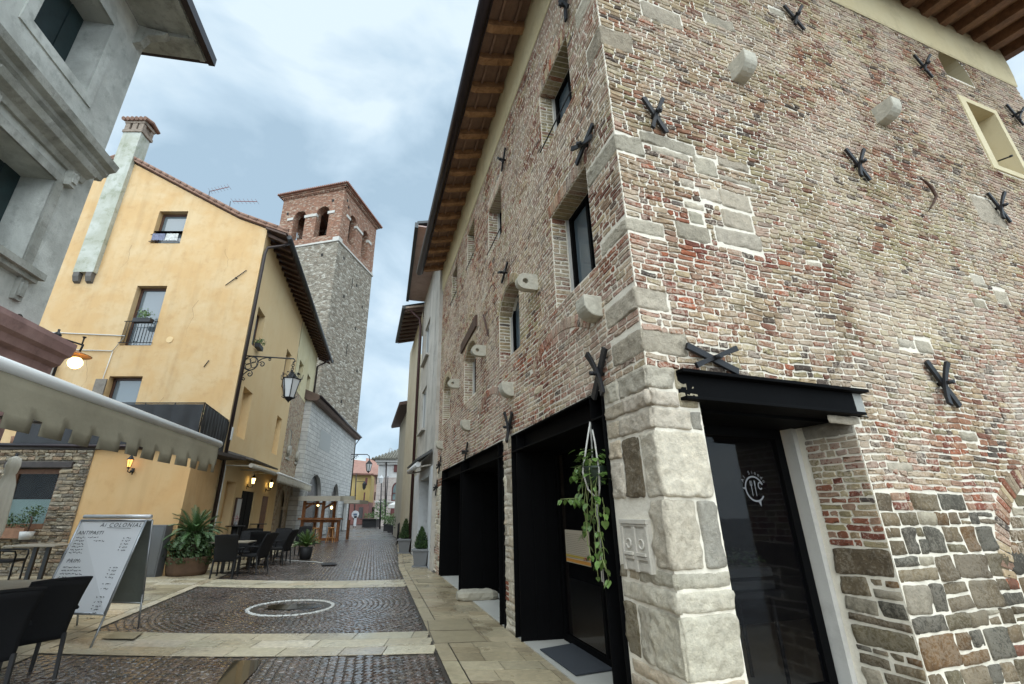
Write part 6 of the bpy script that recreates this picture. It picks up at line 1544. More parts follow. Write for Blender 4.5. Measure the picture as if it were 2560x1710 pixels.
# carved stone relief on the corner pier: two framed niches with rings
cv = thing('carved_relief', 'carved pale stone relief of two framed panels with rings set in the corner pier', 'relief', FF.at(.45, 1.3, .03)); M_CARVE = simple('carved_stone', (.52, .48, .41), .9, bump=.8, bscale=22, var=.15, vscale=8)
a0, zT = FF.px(1661, 1300, .03); b0, _ = FF.px(1568, 1290, .03); zB = FF.px(1672, 1445, .03)[1]
ua, ub = .21, max(.60, b0); zt, zb = zT, zB
m = MB(); m.fbox(FF, ua, ub, -.02, .03, zb, zt); um = (ua + ub) / 2
m.fbox(FF, ua - .005, ub + .005, .03, .055, zt - .035, zt); m.fbox(FF, ua, ub, .03, .045, zt - .055, zt - .037)
for x0, x1 in ((ua, ua + .035), (um - .022, um + .022), (ub - .035, ub)): m.fbox(FF, x0, x1, .03, .05, zb, zt - .056)
H = zt - zb
for x0, x1 in ((ua + .04, um - .026), (um + .026, ub - .04)):
    m.fbox(FF, x0, x1, .03, .038, zb + H * .36, zt - .075); zz = zb + H * .30; m.fbox(FF, x0 - .003, x1 + .003, .03, .062, zz, zz + .025); m.fbox(FF, x0, x1, .03, .05, zz - .028, zz - .004); m.fbox(FF, x0, x1, .03, .04, zb + .01, zb + H * .17)
m.build('panel', M_CARVE, cv, bevel=.003); 
for x in ((ua + .04 + um - .026) / 2, (um + .026 + ub - .04) / 2):
    m = MB(); c = FF.at(x, zb + H * .52, .042); m.tube(scroll(c, UF, ZU, .034, .034, 0, 6.283, 22), .008, 6); m.build('ring', M_CARVE, cv)
# mortar behind it is the pier bed; fill stones above and below are in the pier
# ---- items at the near shopfront
m = MB(); c_ = [gpx(x, y, .03) for x, y in ((1350, 1625), (1455, 1606), (1560, 1672), (1440, 1690))]; m.prism(c_, (0, 0, .012)); tag(m.build('door_mat', simple('charcoal_mat', (.035, .04, .048), .95, bump=.6, bscale=120)), 'charcoal grey door mat on the concrete floor of the near shopfront', 'mat')
bs = MB(); rb_ = random.Random(4); prof_b = []
P0, P1 = gpx(1150, 1507, .0), gpx(1243, 1503, .0); ax = (P1 - P0).normalized(); ay = Vector((-ax.y, ax.x, 0)); Ls = (P1 - P0).length
nu, nv = 14, 8; H_ = .17
ring_pts = [(0, 0.03), (-.02, .08), (-.01, .15), (.04, .18), (.2, .185), (.33, .18), (.37, .13), (.36, .03), (.3, .005), (.05, .005)]
V_ = []; k = len(ring_pts)
for i in range(nu + 1):
    f = i / nu; sh = 1 - .35 * max(0, abs(2 * f - 1) - .7) / .3
    for (dy, dz) in ring_pts: V_.append(P0 - ax * .03 + ax * (Ls + .06) * f + ay * (.17 + (dy - .17) * sh + rb_.gauss(0, .006)) + ZU * (.09 + (dz - .09) * sh + rb_.gauss(0, .004)))
bs.add(V_, [(i * k + j, i * k + (j + 1) % k, (i + 1) * k + (j + 1) % k, (i + 1) * k + j) for i in range(nu) for j in range(k)], 0, True); bs.add(V_[:k], [tuple(range(k))]); bs.add(V_[-k:], [tuple(range(k))])
bs.sm = [False] * len(bs.sm)
tag(bs.build('stone_block', simple('worn_limestone', (.36, .33, .26), .9, bump=1.0, bscale=14, var=.2, vscale=5), None, weld=.001), 'weathered pale stone block lying at the threshold of the far shopfront', 'stone block')
# poster on the glass
def textmesh(body, size, xf, extr=0.0, align='LEFT', shear=0.0, space=1.0):
    """vertices and faces of a text in its own plane, mapped by xf(x, y)"""
    cu = bpy.data.curves.new('writing', 'FONT'); cu.body = body; cu.size = size; cu.align_x = align; cu.shear = shear; cu.space_character = space; cu.resolution_u = 2
    ob = bpy.data.objects.new('writing', cu); me = bpy.data.meshes.new_from_object(ob); vs = [xf(v.co.x, v.co.y) for v in me.vertices]; fs = [tuple(p.vertices) for p in me.polygons]
    bpy.data.objects.remove(ob); bpy.data.curves.remove(cu); bpy.data.meshes.remove(me); return vs, fs
def addtext(mb, *a, **k): vs, fs = textmesh(*a, **k); mb.add(vs, fs)
dG = -.54; po = thing('menu_poster', 'paper menu poster with yellow food band on the near shopfront glass', 'poster', wpx(FF, 1445, 1370, dG)); (uA, zA), (uB, zB_) = FF.px(1412, 1323, dG), FF.px(1478, 1418, dG); uA, uB = max(uA, uB), min(uA, uB)
zA = (zA + FF.px(1478, 1330, dG)[1]) / 2
m = MB(); m.fbox(FF, uB, uA, dG - .004, dG + .001, zB_, zA); m.build('paper', simple('poster_paper', (.42, .36, .27), .7), po)
m = MB(); hP = zA - zB_
m.fbox(FF, uB, uA, dG + .001, dG + .003, zB_ + .01, zB_ + hP * .12); m.build('orange_band', simple('orange_print', (.5, .22, .03), .6), po); m = MB(); m.fbox(FF, uB, uA, dG + .001, dG + .003, zB_ + hP * .17, zB_ + hP * .24); m.build('orange_band', simple('ochre_print', (.42, .3, .05), .6), po)
m = MB(); lp = leafcluster(m, FF.at(uB + .08, zB_ + .08, dG + .012), .05, 40, .012, 7, .6); m.build('berry_print', simple('berry_print', (.2, .02, .05), .6), po)
def squiggle(mb, fr, x0, x1, z, d, h, seed, th=.0035):
    q = random.Random(seed); x = x0; s_ = 1 if x1 > x0 else -1
    while (x1 - x) * s_ > .005:
        w_ = q.uniform(.018, .05) * (h / .012); xe = x + s_ * w_
        if (x1 - xe) * s_ < 0: xe = x1
        n = max(2, int(abs(xe - x) / (h * .45))); pts = [(x + (xe - x) * k / n, z + h * q.uniform(-.5, .5)) for k in range(n + 1)]
        for (xa, za), (xb, zb2) in zip(pts[:-1], pts[1:]): mb.add([fr.at(xa, za - th / 2, d), fr.at(xb, zb2 - th / 2, d), fr.at(xb, zb2 + th / 2, d), fr.at(xa, za + th / 2, d)], [(0, 1, 2, 3)])
        x = xe + s_ * h * .6
m = MB()
for k in range(15): squiggle(m, FF, uA - .03, uB + .04 + (k * 37 % 5) * .02, zA - .05 - k * .022, dG + .003, .007, k, .003)
m.build('print', simple('poster_ink', (.1, .07, .05), .7), po)
# hanging pothos in macrame
hp = thing('hanging_plant', 'trailing green pothos in a white macrame hanger at the near shopfront', 'hanging plant', wpx(FF, 1475, 1055, .0)); DP = .02; top = wpx(FF, 1476, 1052, DP)
pot = wpx(FF, 1500, 1190, DP - .12) ; M_ROPE = simple('cotton_rope', (.55, .53, .48), .9, bump=.5, bscale=90)
m = MB(); pc = wpx(FF, 1490, 1180, DP)
for dx, dy in ((-.13, 0), (.13, .02), (0, .13), (0, -.12)): m.tube([top, pc + Vector((dx * .5, dy * .5, .28)), pc + Vector((dx, dy, .0)), pc + Vector((dx * .7, dy * .7, -.16)), pc + Vector((0, 0, -.26))], .009, 6)
m.tube([pc + Vector((0, 0, -.26)), pc + Vector((.02, 0, -.75))], [.02, .012], 6)
for k in range(5): m.tube([pc + Vector((.01 * k - .02, 0, -.26)), pc + Vector((.018 * k - .03, .01 * k, -.95 - .03 * k))], .006, 5)
m.build('macrame', M_ROPE, hp)
m = MB(); m.lathe([(0, -.13), (.09, -.12), (.115, .03), (.125, .05), (.1, .05)], pc, 18); m.build('pot', simple('dark_green_pot', (.03, .045, .03), .5), hp)
def heart(mb, p, dirv, nrm, s_, fold=.15):
    d_ = dirv.normalized(); n = (nrm - d_ * nrm.dot(d_)).normalized(); a = d_.cross(n)
    P_ = [(0, 0), (.32, -.12), (.48, .18), (.42, .5), (.2, .85), (0, 1.08)]
    vs = [p + d_ * y * s_ + n * (-.1 * s_ * y * y) for x, y in ((0, -.02), (0, .35), (0, .7), (0, 1.08))]
    L_ = [p + a * x * s_ + d_ * y * s_ + n * (abs(x) * fold * s_ - .1 * s_ * y * y) for x, y in P_[1:5]]; R_ = [p - a * x * s_ + d_ * y * s_ + n * (abs(x) * fold * s_ - .1 * s_ * y * y) for x, y in P_[1:5]]
    mb.add(vs + L_ + R_, [(0, 4, 5, 1), (1, 5, 6, 2), (2, 6, 7, 3), (0, 1, 9, 8), (1, 2, 10, 9), (2, 3, 11, 10)], 0, True)
ml = MB(); mv = MB(); rp_ = random.Random(12)
vines = [(1462, 1300, 1455, 1345), (1470, 1360, 1480, 1395), (1485, 1320, 1495, 1440), (1500, 1330, 1512, 1420), (1490, 1280, 1520, 1448), (1450, 1230, 1440, 1260), (1480, 1250, 1475, 1330), (1440, 1170, 1432, 1195), (1505, 1230, 1512, 1300), (1470, 1200, 1465, 1310), (1495, 1300, 1500, 1400), (1455, 1245, 1405, 1248)]
for i, (x1, y1, x2, y2) in enumerate(vines):
    s0 = pc + Vector((rp_.uniform(-.09, .09), rp_.uniform(-.09, .09), .05)); P1_ = wpx(FF, x1, y1, DP + rp_.uniform(-.08, .1)); P2_ = wpx(FF, x2, y2, DP + rp_.uniform(-.06, .1)); pts = []
    mid = s0 + Vector((P1_.x - s0.x, P1_.y - s0.y, 0)) * .7 + ZU * .04
    for k in range(15):
        f = k / 14
        if f < .3: g_ = f / .3; p = s0.lerp(mid, g_) + ZU * .05 * math.sin(g_ * 3.14)
        elif f < .7: g_ = (f - .3) / .4; p = mid.lerp(P1_, g_)
        else: g_ = (f - .7) / .3; p = P1_.lerp(P2_, g_)
        pts.append(p + Vector((rp_.gauss(0, .006), rp_.gauss(0, .006), 0)))
    mv.tube(pts, .0045, 5)
    for k in range(1, 15):
        for _ in range(2 if k < 4 or k > 9 else 1):
            if rp_.random() < .62:
                an = rp_.uniform(0, 6.28); dv = Vector((math.cos(an) * .6, math.sin(an) * .6, -.75)); nr = Vector((math.cos(an), math.sin(an), .6)); q0 = pts[k] + dv * .02; mv.tube([pts[k], q0], .003, 4); heart(ml, q0, dv, nr, rp_.uniform(.035, .078))
for k in range(110):
    an = rp_.uniform(0, 6.28); r0 = rp_.uniform(.04, .19); p = pc + Vector((math.cos(an) * r0, math.sin(an) * r0, rp_.uniform(-.12, .22))); heart(ml, p, Vector((math.cos(an), math.sin(an), rp_.uniform(-.7, .3))), Vector((math.cos(an) * .3, math.sin(an) * .3, 1)), rp_.uniform(.05, .085))
mv.build('vine', simple('vine_stem', (.22, .26, .09), .6), hp); ml.build('foliage', leafmat('pothos_leaf', (.025, .07, .012), (.14, .23, .055), .35), hp)
# plant behind the glass of the near shopfront
t = thing('indoor_plant', 'dark potted plant with thin branches behind the near shopfront glass', 'potted plant', FF.at(2.0, .02, -1.1)); b_ = FF.at(2.1, .02, -1.0); m = MB(); m.lathe([(0, 0), (.13, 0), (.17, .3), (0, .3)], b_, 14); m.build('pot', M_POTD, t); m = MB(); ml = MB(); q = random.Random(3)
for k in range(7):
    an = k * .9; tip = b_ + Vector((math.cos(an) * .3, math.sin(an) * .22, .9 + .5 * q.random())); m.tube([b_ + ZU * .28, b_.lerp(tip, .5) + ZU * .1, tip], .008, 5)
    for j in range(7): pq = b_.lerp(tip, .35 + .09 * j); heart(ml, pq, Vector((math.cos(an + j), math.sin(an + j), -.2)), ZU, .09)
m.build('stem', simple('pale_stem', (.25, .22, .15), .7), t); ml.build('foliage', M_LEAF, t)
# side door: logo on the glass, trough and lamp inside
lg = thing('door_logo', 'round grey fork-and-knife restaurant logo with arched lettering on the side door glass', 'logo', wpx(FR_, 1885, 1221, -.68)); dL = -.69; cu_, cz_ = FR_.px(1887, 1222, dL); rL = abs(FR_.px(1887, 1255, dL)[1] - cz_) ; M_LOGO = simple('logo_film', (.17, .175, .185), .6)
def LP(x, z): return FR_.at(cu_ + x, cz_ + z, dL)
m = MB(); n = 40; q0, q1 = math.radians(20), math.radians(325)
for k in range(n):
    a_, b_ = q0 + (q1 - q0) * k / n, q0 + (q1 - q0) * (k + 1) / n
    m.add([LP(rL * math.cos(a_), rL * math.sin(a_)), LP(rL * math.cos(b_), rL * math.sin(b_)), LP(rL * .87 * math.cos(b_), rL * .87 * math.sin(b_)), LP(rL * .87 * math.cos(a_), rL * .87 * math.sin(a_))], [(0, 1, 2, 3)])
m.add([LP(rL * .1, -rL * .95), LP(rL * .42, -rL * .9), LP(rL * .34, -rL * 1.35)], [(0, 1, 2)]); m.add([LP(-rL * 1.0, rL * .12), LP(-rL * .86, -rL * .12), LP(-rL * 1.28, rL * .05)], [(0, 1, 2)]); m.build('ring', M_LOGO, lg)
m = MB()
for x0, top in ((-.3, .5), (.08, .55)): m.add([LP(rL * (x0 - .03), -rL * .55), LP(rL * (x0 + .03), -rL * .55), LP(rL * (x0 + .04), rL * .3), LP(rL * (x0 - .04), rL * .3)], [(0, 1, 2, 3)])
for k in (-.1, -.035, .035, .1): m.add([LP(rL * (-.3 + k - .017), rL * .28), LP(rL * (-.3 + k + .017), rL * .28), LP(rL * (-.3 + k + .017), rL * .62), LP(rL * (-.3 + k - .017), rL * .62)], [(0, 1, 2, 3)])
m.add([LP(rL * -.42, rL * .24), LP(rL * -.18, rL * .24), LP(rL * -.18, rL * .3), LP(rL * -.42, rL * .3)], [(0, 1, 2, 3)]); m.add([LP(rL * .03, rL * .25), LP(rL * .15, rL * .25), LP(rL * .17, rL * .6), LP(rL * .05, rL * .66)], [(0, 1, 2, 3)])
for k in range(14):
    a_, b_ = math.radians(40 + k * 20), math.radians(60 + k * 20); m.add([LP(rL * (.62 + .24 * math.cos(a_)), rL * (.24 + .3 * math.sin(a_))), LP(rL * (.62 + .24 * math.cos(b_)), rL * (.24 + .3 * math.sin(b_))), LP(rL * (.62 + .14 * math.cos(b_)), rL * (.24 + .2 * math.sin(b_))), LP(rL * (.62 + .14 * math.cos(a_)), rL * (.24 + .2 * math.sin(a_)))], [(0, 1, 2, 3)])
m.build('cutlery', M_LOGO, lg)
m = MB(); word = "Al Sinodo"
for i, chh in enumerate(word):
    if chh == ' ': continue
    an = math.radians(150 - i * 15.2); cx, cz = rL * 1.14 * math.cos(an), rL * 1.14 * math.sin(an); tx, tz = math.sin(an), -math.cos(an)
    addtext(m, chh, rL * .40, lambda x, y, cx=cx, cz=cz, tx=tx, tz=tz: LP(cx + x * tx - y * tz, cz + x * tz + y * tx), align='CENTER')
m.build('lettering', M_LOGO, lg)
t = thing('indoor_trough', 'dark flower trough with small plants behind the side door glass', 'planter', FR_.at(1.4, .9, -1.1)); m = MB(); m.fbox(FR_, .75, 2.0, -1.2, -.95, .88, 1.08); m.build('trough', simple('grey_trough', (.08, .085, .09), .5), t, bevel=.015); m = MB()
for k in range(7): leafcluster(m, FR_.at(.9 + k * .17, 1.17, -1.08), .12, 40, .028, 30 + k)
m.build('foliage', M_LEAFD, t)
t = thing('bar_table', 'dark high table on thin legs inside the side doorway', 'table', FR_.at(1.4, .02, -1.2)); m = MB(); m.fbox(FR_, .7, 2.05, -1.5, -.9, .82, .87); m.build('table_top', M_POTD, t)
for u in (.8, 1.95):
    for d_ in (-1.4, -.98): m = MB(); m.tube([FR_.at(u, .02, d_), FR_.at(u, .82, d_)], .02, 6); m.build('leg', M_POTD, t)
t = thing('indoor_light', 'lit linear lamp seen inside above the side door', 'lamp', FR_.at(1.2, 2.2, -1.6)); m = MB(); m.fbox(FR_, .75, 1.95, -1.62, -1.58, 2.16, 2.2); m.build('tube', simple('lamp_tube', (1, .7, .3), .4, emit=(1, .72, .35), estr=6.0), t)
t = thing('indoor_light', 'short lit lamp seen through the near shopfront glass', 'lamp', FF.at(2.6, 1.95, -2.0)); m = MB(); m.fbox(FF, 2.3, 3.0, -2.02, -1.98, 1.98, 2.02); m.build('tube', bpy.data.materials['lamp_tube'], t)

# ================================================================== houses beyond the brick house
M_GREYP = plaster('grey_weathered_plaster', (.42, .39, .34), (.2, .185, .165), (.52, .49, .44), sc=.5, bump=.3, streak=.8)
M_WHITEW = plaster('white_shop_plaster', (.55, .56, .56), (.4, .4, .39), (.6, .61, .61), sc=1, bump=.2, streak=.3)
M_PALEY = plaster('pale_yellow_plaster', (.56, .50, .37), (.42, .36, .26), (.6, .55, .43), sc=.6, bump=.2, streak=.3)
ga = thing('grey_house', 'narrow grey weathered plaster house next to the brick house with boxed eaves', 'house', FF.at(HL, 0)); AE = 17.4
WA = [(14.7, 16.4, 7.85, 9.55), (14.9, 16.45, 4.75, 6.55)]; dA = 0.02
m = MB(); holed_wall(m, FF, HL + .01, AE, 3.05, 11.5, WA, .18, d=dA); m.build('upper_wall', M_GREYP, ga)
m = MB(); holed_wall(m, FF, HL + .01, AE, 0, 3.05, [(12.7, 15.4, .0, 2.75)], .5, d=dA + .05); m.fbox(FF, HL + .02, AE, .0, dA + .049, 3.03, 3.05); m.build('shop_wall', M_WHITEW, ga)
m = MB(); m.fbox(FF, HL - .02, HL + .16, -.3, .12, 0, 11.4); m.build('pilaster', M_GREYP, ga)
for a, b, z0, z1 in WA:
    frame_window(FF, a, b, z0, z1, -.08, ga, simple('pale_frame', (.5, .5, .48), .5), M_WINGLASS, .07, 2); m = MB(); m.fbox(FF, a - .1, b + .1, .02, .16, z0 - .09, z0 - .01); m.build('sill', M_GREYP, ga)
frame_window(FF, 12.75, 15.35, .05, 2.72, -.38, ga, M_POTD, M_WINGLASS, .09, 3, name='shop_door')
m = MB(); m.prism([FF.at(HL - .3, 11.5, -.2), FF.at(AE, 11.5, -.2), FF.at(AE, 11.5, .8), FF.at(HL - .3, 11.5, 1.05)], (0, 0, .05)); m.build('eaves_soffit', plaster('pinkish_soffit', (.40, .30, .27), (.33, .24, .21), (.45, .34, .31)), ga)
m = MB(); m.prism([FF.at(HL - .3, 11.44, 1.05), FF.at(AE + .05, 11.44, .8), FF.at(AE + .05, 11.44, .93), FF.at(HL - .3, 11.44, 1.18)], (0, 0, .22)); m.prism([FF.at(HL - .3, 11.62, 1.1), FF.at(AE, 11.62, .85), FF.at(AE, 13.2, -5), FF.at(HL - .3, 13.2, -5)], (0, 0, .1)); m.build('gutter', simple('dark_grey_gutter', (.05, .055, .058), .4, .5), ga)
# small shop canopy with rolled awning
cn = thing('shop_canopy', 'small dark canopy with white rolled awning over the grey house shop door', 'canopy', FF.at(13, 3.1, .1)); m = MB(); m.prism([FF.at(12.3, 3.5, .06), FF.at(12.3, 3.22, .55), FF.at(12.3, 3.27, .58), FF.at(12.3, 3.62, .06)], FF.at(15.6, 0) - FF.at(12.3, 0)); m.build('roof', simple('slate_grey', (.08, .082, .08), .6, var=.2), cn)
m = MB(); m.tube([FF.at(12.4, 3.1, .5), FF.at(15.5, 3.1, .5)], .09, 10); m.build('roll', simple('white_roll', (.6, .6, .6), .5), cn); m = MB(); m.tube([FF.at(12.5, 3.1, .05), FF.at(12.5, 3.02, .5)], .03, 6); m.tube([FF.at(15.3, 3.1, .05), FF.at(15.3, 3.02, .5)], .03, 6); m.build('arm', M_GREYP, cn)
gb_ = thing('pale_house', 'pale yellow house with raftered eaves beyond the grey house', 'house', FF.at(AE, 0)); BE = 24.0
m = MB(); m.quad(FF.at(AE, 0, .06), FF.at(BE, 0, .06), FF.at(BE, 11, .06), FF.at(AE, 11, .06)); fb_ = subfr(FF, BE, 1); m.quad(fb_.at(0, 0), fb_.at(7, 0), fb_.at(7, 11), fb_.at(0, 11)); m.build('wall', M_PALEY, gb_)
m = MB(); m.tube([FF.at(AE + .1, 11.0, .7), FF.at(AE + .1, 10.6, .2), FF.at(AE + .1, 10.2, .14), FF.at(AE + .1, 0, .14)], .065, 8); m.build('downpipe', simple('maroon_pipe', (.05, .02, .018), .4, .3), gb_)
m = MB(); m.prism([FF.at(AE, 11.02, 1.0), FF.at(AE, 11.3, -.2), FF.at(AE, 11.42, -.2), FF.at(AE, 11.12, 1.0)], FF.at(22.2, 0) - FF.at(AE, 0)); m.build('eaves_boarding', simple('pale_tavella', (.42, .33, .26), .9), gb_)
for k in range(9): m = MB(); m.prism([FF.at(AE + .05 + k * .56, 11.14, -.1), FF.at(AE + .05 + k * .56, 10.88, .95), FF.at(AE + .05 + k * .56, 11.0, .95), FF.at(AE + .05 + k * .56, 11.26, -.1)], FF.at(.16, 0) - FF.at(0, 0)); m.build('rafter', M_DARKWOOD, gb_)
m = MB(); m.prism([FF.at(AE - .1, 10.98, .95), FF.at(22.3, 10.98, .95), FF.at(22.3, 10.98, 1.1), FF.at(AE - .1, 10.98, 1.1)], (0, 0, .16)); m.prism([FF.at(AE, 11.1, 1.0), FF.at(22.2, 11.1, 1.0), FF.at(22.2, 12.8, -5), FF.at(AE, 12.8, -5)], (0, 0, .1)); m.build('gutter', bpy.data.materials['dark_grey_gutter'], gb_)
gc = thing('low_house', 'lower house with dark projecting eaves beyond the pale yellow house', 'house', FF.at(BE, 0, -.3)); m = MB(); m.fbox(FF, BE + .1, 34, -7, -.25, 0, 8.1); m.build('wall', plaster('dull_cream', (.48, .44, .35), (.38, .34, .27), (.52, .48, .4)), gc)
m = MB(); m.prism([FF.at(BE + 2, 8.12, .35), FF.at(BE + 2, 8.3, -.6), FF.at(BE + 2, 8.55, -.6), FF.at(BE + 2, 8.3, .4)], FF.at(9, 0) - FF.at(0, 0)); m.build('eaves', M_DARKWOOD, gc)
# ================================================================== the square at the end of the street
def fq(mb, Y, x0, y0, x1, y1, m=0, dy=0.0):
    """upright quad at distance Y filling a photo rectangle"""
    a, b = ypx(x0, y1, Y), ypx(x1, y0, Y); mb.box(a.x, b.x, Y, Y + .12 + dy, a.z, b.z, m); return a, b
M_FY = plaster('far_yellow', (.50, .37, .14), (.42, .3, .12), (.55, .43, .2), sc=.4, bump=.1); M_FP = plaster('far_pink', (.56, .36, .29), (.48, .3, .24), (.6, .42, .35), sc=.4, bump=.1)
M_FR = plaster('far_red_base', (.24, .11, .095), (.18, .08, .07), (.3, .15, .13), sc=.6, bump=.1); M_FW = plaster('far_white', (.58, .57, .56), (.45, .44, .43), (.62, .62, .61), sc=.5, bump=.1)
M_FTILE = simple('red_far_tile', (.28, .15, .115), .85, var=.25, vscale=3, bump=.4, bscale=4); M_FSHUT = simple('maroon_shutter', (.11, .03, .028), .6, var=.2)
M_FARD = simple('far_dark_window', (.04, .035, .035), .2)
def block(name, label, x0, x1, ytop, Y, depth, mat, skew=0.0, base=None, zb=None):
    a, b = ypx(x0, ytop, Y), ypx(x1, ytop, Y); t = thing(name, label, 'house', (a.x, Y, 0)); zt = (a.z + b.z) / 2
    m = MB(); z0 = 0
    if base: m2 = MB(); m2.prism([(a.x, Y, 0), (b.x, Y + skew, 0), (b.x - 1, Y + skew + depth, 0), (a.x - 1, Y + depth, 0)], (0, 0, zb)); m2.build('base', base, t); z0 = zb
    m.prism([(a.x, Y, z0), (b.x, Y + skew, z0), (b.x - 1, Y + skew + depth, z0), (a.x - 1, Y + depth, z0)], (0, 0, zt - z0)); m.build('wall', mat, t); return t, a, b, zt
t, a, b, zt = block('far_yellow_house', 'yellow house with dark red base and pink tiled roof across the far square', 862, 924, 1186, 68, 8, M_FY, 1.2, M_FR, 3.0)
m = MB(); m.prism([(a.x - .8, 67.3, zt - .1), (b.x + .5, 68.5, zt - .1), (b.x + .5, 68.5, zt + .05), (a.x - .8, 67.3, zt + .1)], (0, 0, .1)); m.add([(a.x - 1, 67.2, zt), (b.x + .6, 68.4, zt), (b.x - 2.0, 76, zt + 2.6), (a.x - 1, 74, zt + 2.8)], [(0, 1, 2, 3)]); m.build('roof', M_FTILE, t)
def wins(t, Y, rects, mat, name='window', dy=0.0, fm=None):
    for r in rects:
        m = MB(); fq(m, Y - .1, *r, dy=dy); o = m.build(name, mat, t)
wins(t, 68.4, [(912, 1194, 919, 1213), (908, 1231, 913, 1251)], M_FSHUT, 'shutter'); wins(t, 68.2, [(895, 1268, 908, 1296)], M_FARD, 'door')
m = MB(); m.tube([ypx(891, 1184, 67.8), ypx(886, 1280, 67.8), ypx(884, 1300, 67.8)], .09, 6); m.build('downpipe', M_PIPE, t)
t2, a, b, zt = block('far_pink_house', 'salmon pink house with narrow windows behind the far yellow house', 920, 950, 1186, 74, 8, M_FP, .8)
m = MB(); m.add([(a.x - .5, 73.2, zt), (b.x + .8, 73.9, zt), (b.x - 2.5, 81, zt + 3), (a.x - 2, 80, zt + 3.2)], [(0, 1, 2, 3)]); m.prism([(a.x - .5, 73.2, zt - .15), (b.x + .8, 73.9, zt - .15), (b.x + .8, 75, zt - .15), (a.x, 75, zt - .15)], (0, 0, .14)); m.build('roof', M_FTILE, t2)
wins(t2, 74, [(925, 1193, 929, 1211), (939, 1193, 943, 1211), (920, 1229, 925, 1250), (928, 1229, 933, 1250), (935, 1230, 939, 1250)], M_FARD); wins(t2, 74, [(923, 1268, 938, 1295)], M_FARD, 'door')
m = MB(); m.tube([ypx(924, 1188, 73.5), ypx(914, 1290, 73.5)], .08, 6); m.build('downpipe', M_PIPE, t2)
WF_ = mkfr(ypx(945, 1200, 60).x, 60, 1, .0, 0, -1)
M_RUST = blockmat('rusticated_blocks', WF_, (.56, .48, .44), (.46, .4, .37), (.27, .22, .2), .9, .52)
t, a, b, zt = block('far_white_house', 'white house with rusticated ground floor and large arched window at the square', 947, 1090, 1156, 60, 9, M_FW); z2 = ypx(960, 1194, 60).z
m = MB(); x0_ = a.x - .02; c = ypx(998, 1250, 60); xw0, xw1 = ypx(979, 1240, 60).x, ypx(1014, 1240, 60).x
zb_, zs_w = ypx(998, 1252, 60).z, ypx(998, 1222, 60).z
m.box(x0_, xw0, 59.86, 60, 0, z2); m.box(xw1, b.x, 59.86, 60, 0, z2); m.box(xw0, xw1, 59.86, 60, 0, zb_)
n = 14; cxx, rw = (xw0 + xw1) / 2, (xw1 - xw0) / 2; pts = [(cxx - rw * math.cos(math.pi * k / n), zs_w + rw * math.sin(math.pi * k / n)) for k in range(n + 1)]
for (xa, za), (xb, zb2) in zip(pts[:-1], pts[1:]): m.prism([(xa, 59.86, za), (xb, 59.86, zb2), (xb, 59.86, z2), (xa, 59.86, z2)], (0, .14, 0))
m.build('rusticated_wall', M_RUST, t)
m = MB(); 
for k in range(n):
    q0, q1 = math.pi * k / n + .01, math.pi * (k + 1) / n - .01; m.prism([(cxx - r * math.cos(q), 59.8, zs_w + r * math.sin(q)) for r, q in ((rw, q0), (rw + .5, q0), (rw + .5, q1), (rw, q1))], (0, .06, 0))
m.build('arch_stones', simple('pinkish_stone', (.5, .44, .4), .9, var=.15), t)
m = MB(); m.prism([(x, 59.93, z) for x, z in pts + [(xw1, zb_), (xw0, zb_)]], (0, .04, 0)); m.build('window_glass', simple('greenish_glass', (.16, .22, .22), .1, var=.4, vscale=.8), t)
m = MB()
for k in range(n):
    q0, q1 = math.pi * k / n, math.pi * (k + 1) / n; m.prism([(cxx - r * math.cos(q), 59.85, zs_w + r * math.sin(q)) for r, q in ((rw - .16, q0), (rw + .0, q0), (rw + .0, q1), (rw - .16, q1))], (0, .08, 0))
for x in (xw0, xw0 + rw * .66, xw0 + rw * 1.3, xw1 - .14): m.box(x, x + .14, 59.85, 59.93, zb_, zs_w + rw * (.6 if xw0 < x < xw1 - .2 else 0))
m.box(xw0, xw1, 59.85, 59.93, zb_ - .02, zb_ + .12); m.box(xw0, xw1, 59.85, 59.93, zs_w - .6, zs_w - .48); m.build('window_frame', M_FSHUT, t)
m = MB(); m.box(x0_ - .1, b.x, 59.7, 60, ypx(990, 1256, 60).z, ypx(990, 1253.5, 60).z); M_FT = simple('far_white_trim', (.55, .54, .52), .85); m.build('string_course', M_FT, t); m = MB(); m.box(x0_ - .3, b.x, 59.3, 60, zt - .02, zt + .28); m.box(x0_ - .15, b.x, 59.6, 60, zt - .3, zt - .02); m.build('cornice', M_FT, t)
wins(t, 59.9, [(984, 1162, 999, 1180), (1010, 1162, 1024, 1180)], M_FSHUT, 'shutter'); wins(t, 59.78, [(975, 1269, 993, 1298), (1002, 1269, 1010, 1298)], M_FSHUT, 'door')
m = MB(); e0 = (x0_ - .8, 59.0, zt + .28); m.add([e0, (b.x + 2, 59.0, zt + .28), (b.x + 2, 65, zt + 2.9), (a.x + 3.6, 65, zt + 2.9)], [(0, 1, 2, 3)]); m.add([e0, (a.x + 3.6, 65, zt + 2.9), (x0_ - .8, 70, zt + .28)], [(0, 1, 2)])
n = 30
for k in range(n):
    x = x0_ - .6 + (b.x + 2 - x0_) * k / n; tt = min(1, max(.0, (x - x0_ + .8) / 4.4)); m.tube([(x, 59.0, zt + .36), (x, 59.0 + 6 * tt, zt + .36 + 2.62 * tt)], .13, 5)
m.build('roof', simple('mossy_grey_tile', (.17, .16, .13), .95, var=.45, vscale=2, bump=.7, bscale=5), t)
m = MB(); m.tube([ypx(966, 1152, 59.5), ypx(962, 1300, 59.5)], .09, 6); m.build('downpipe', M_PIPE, t)
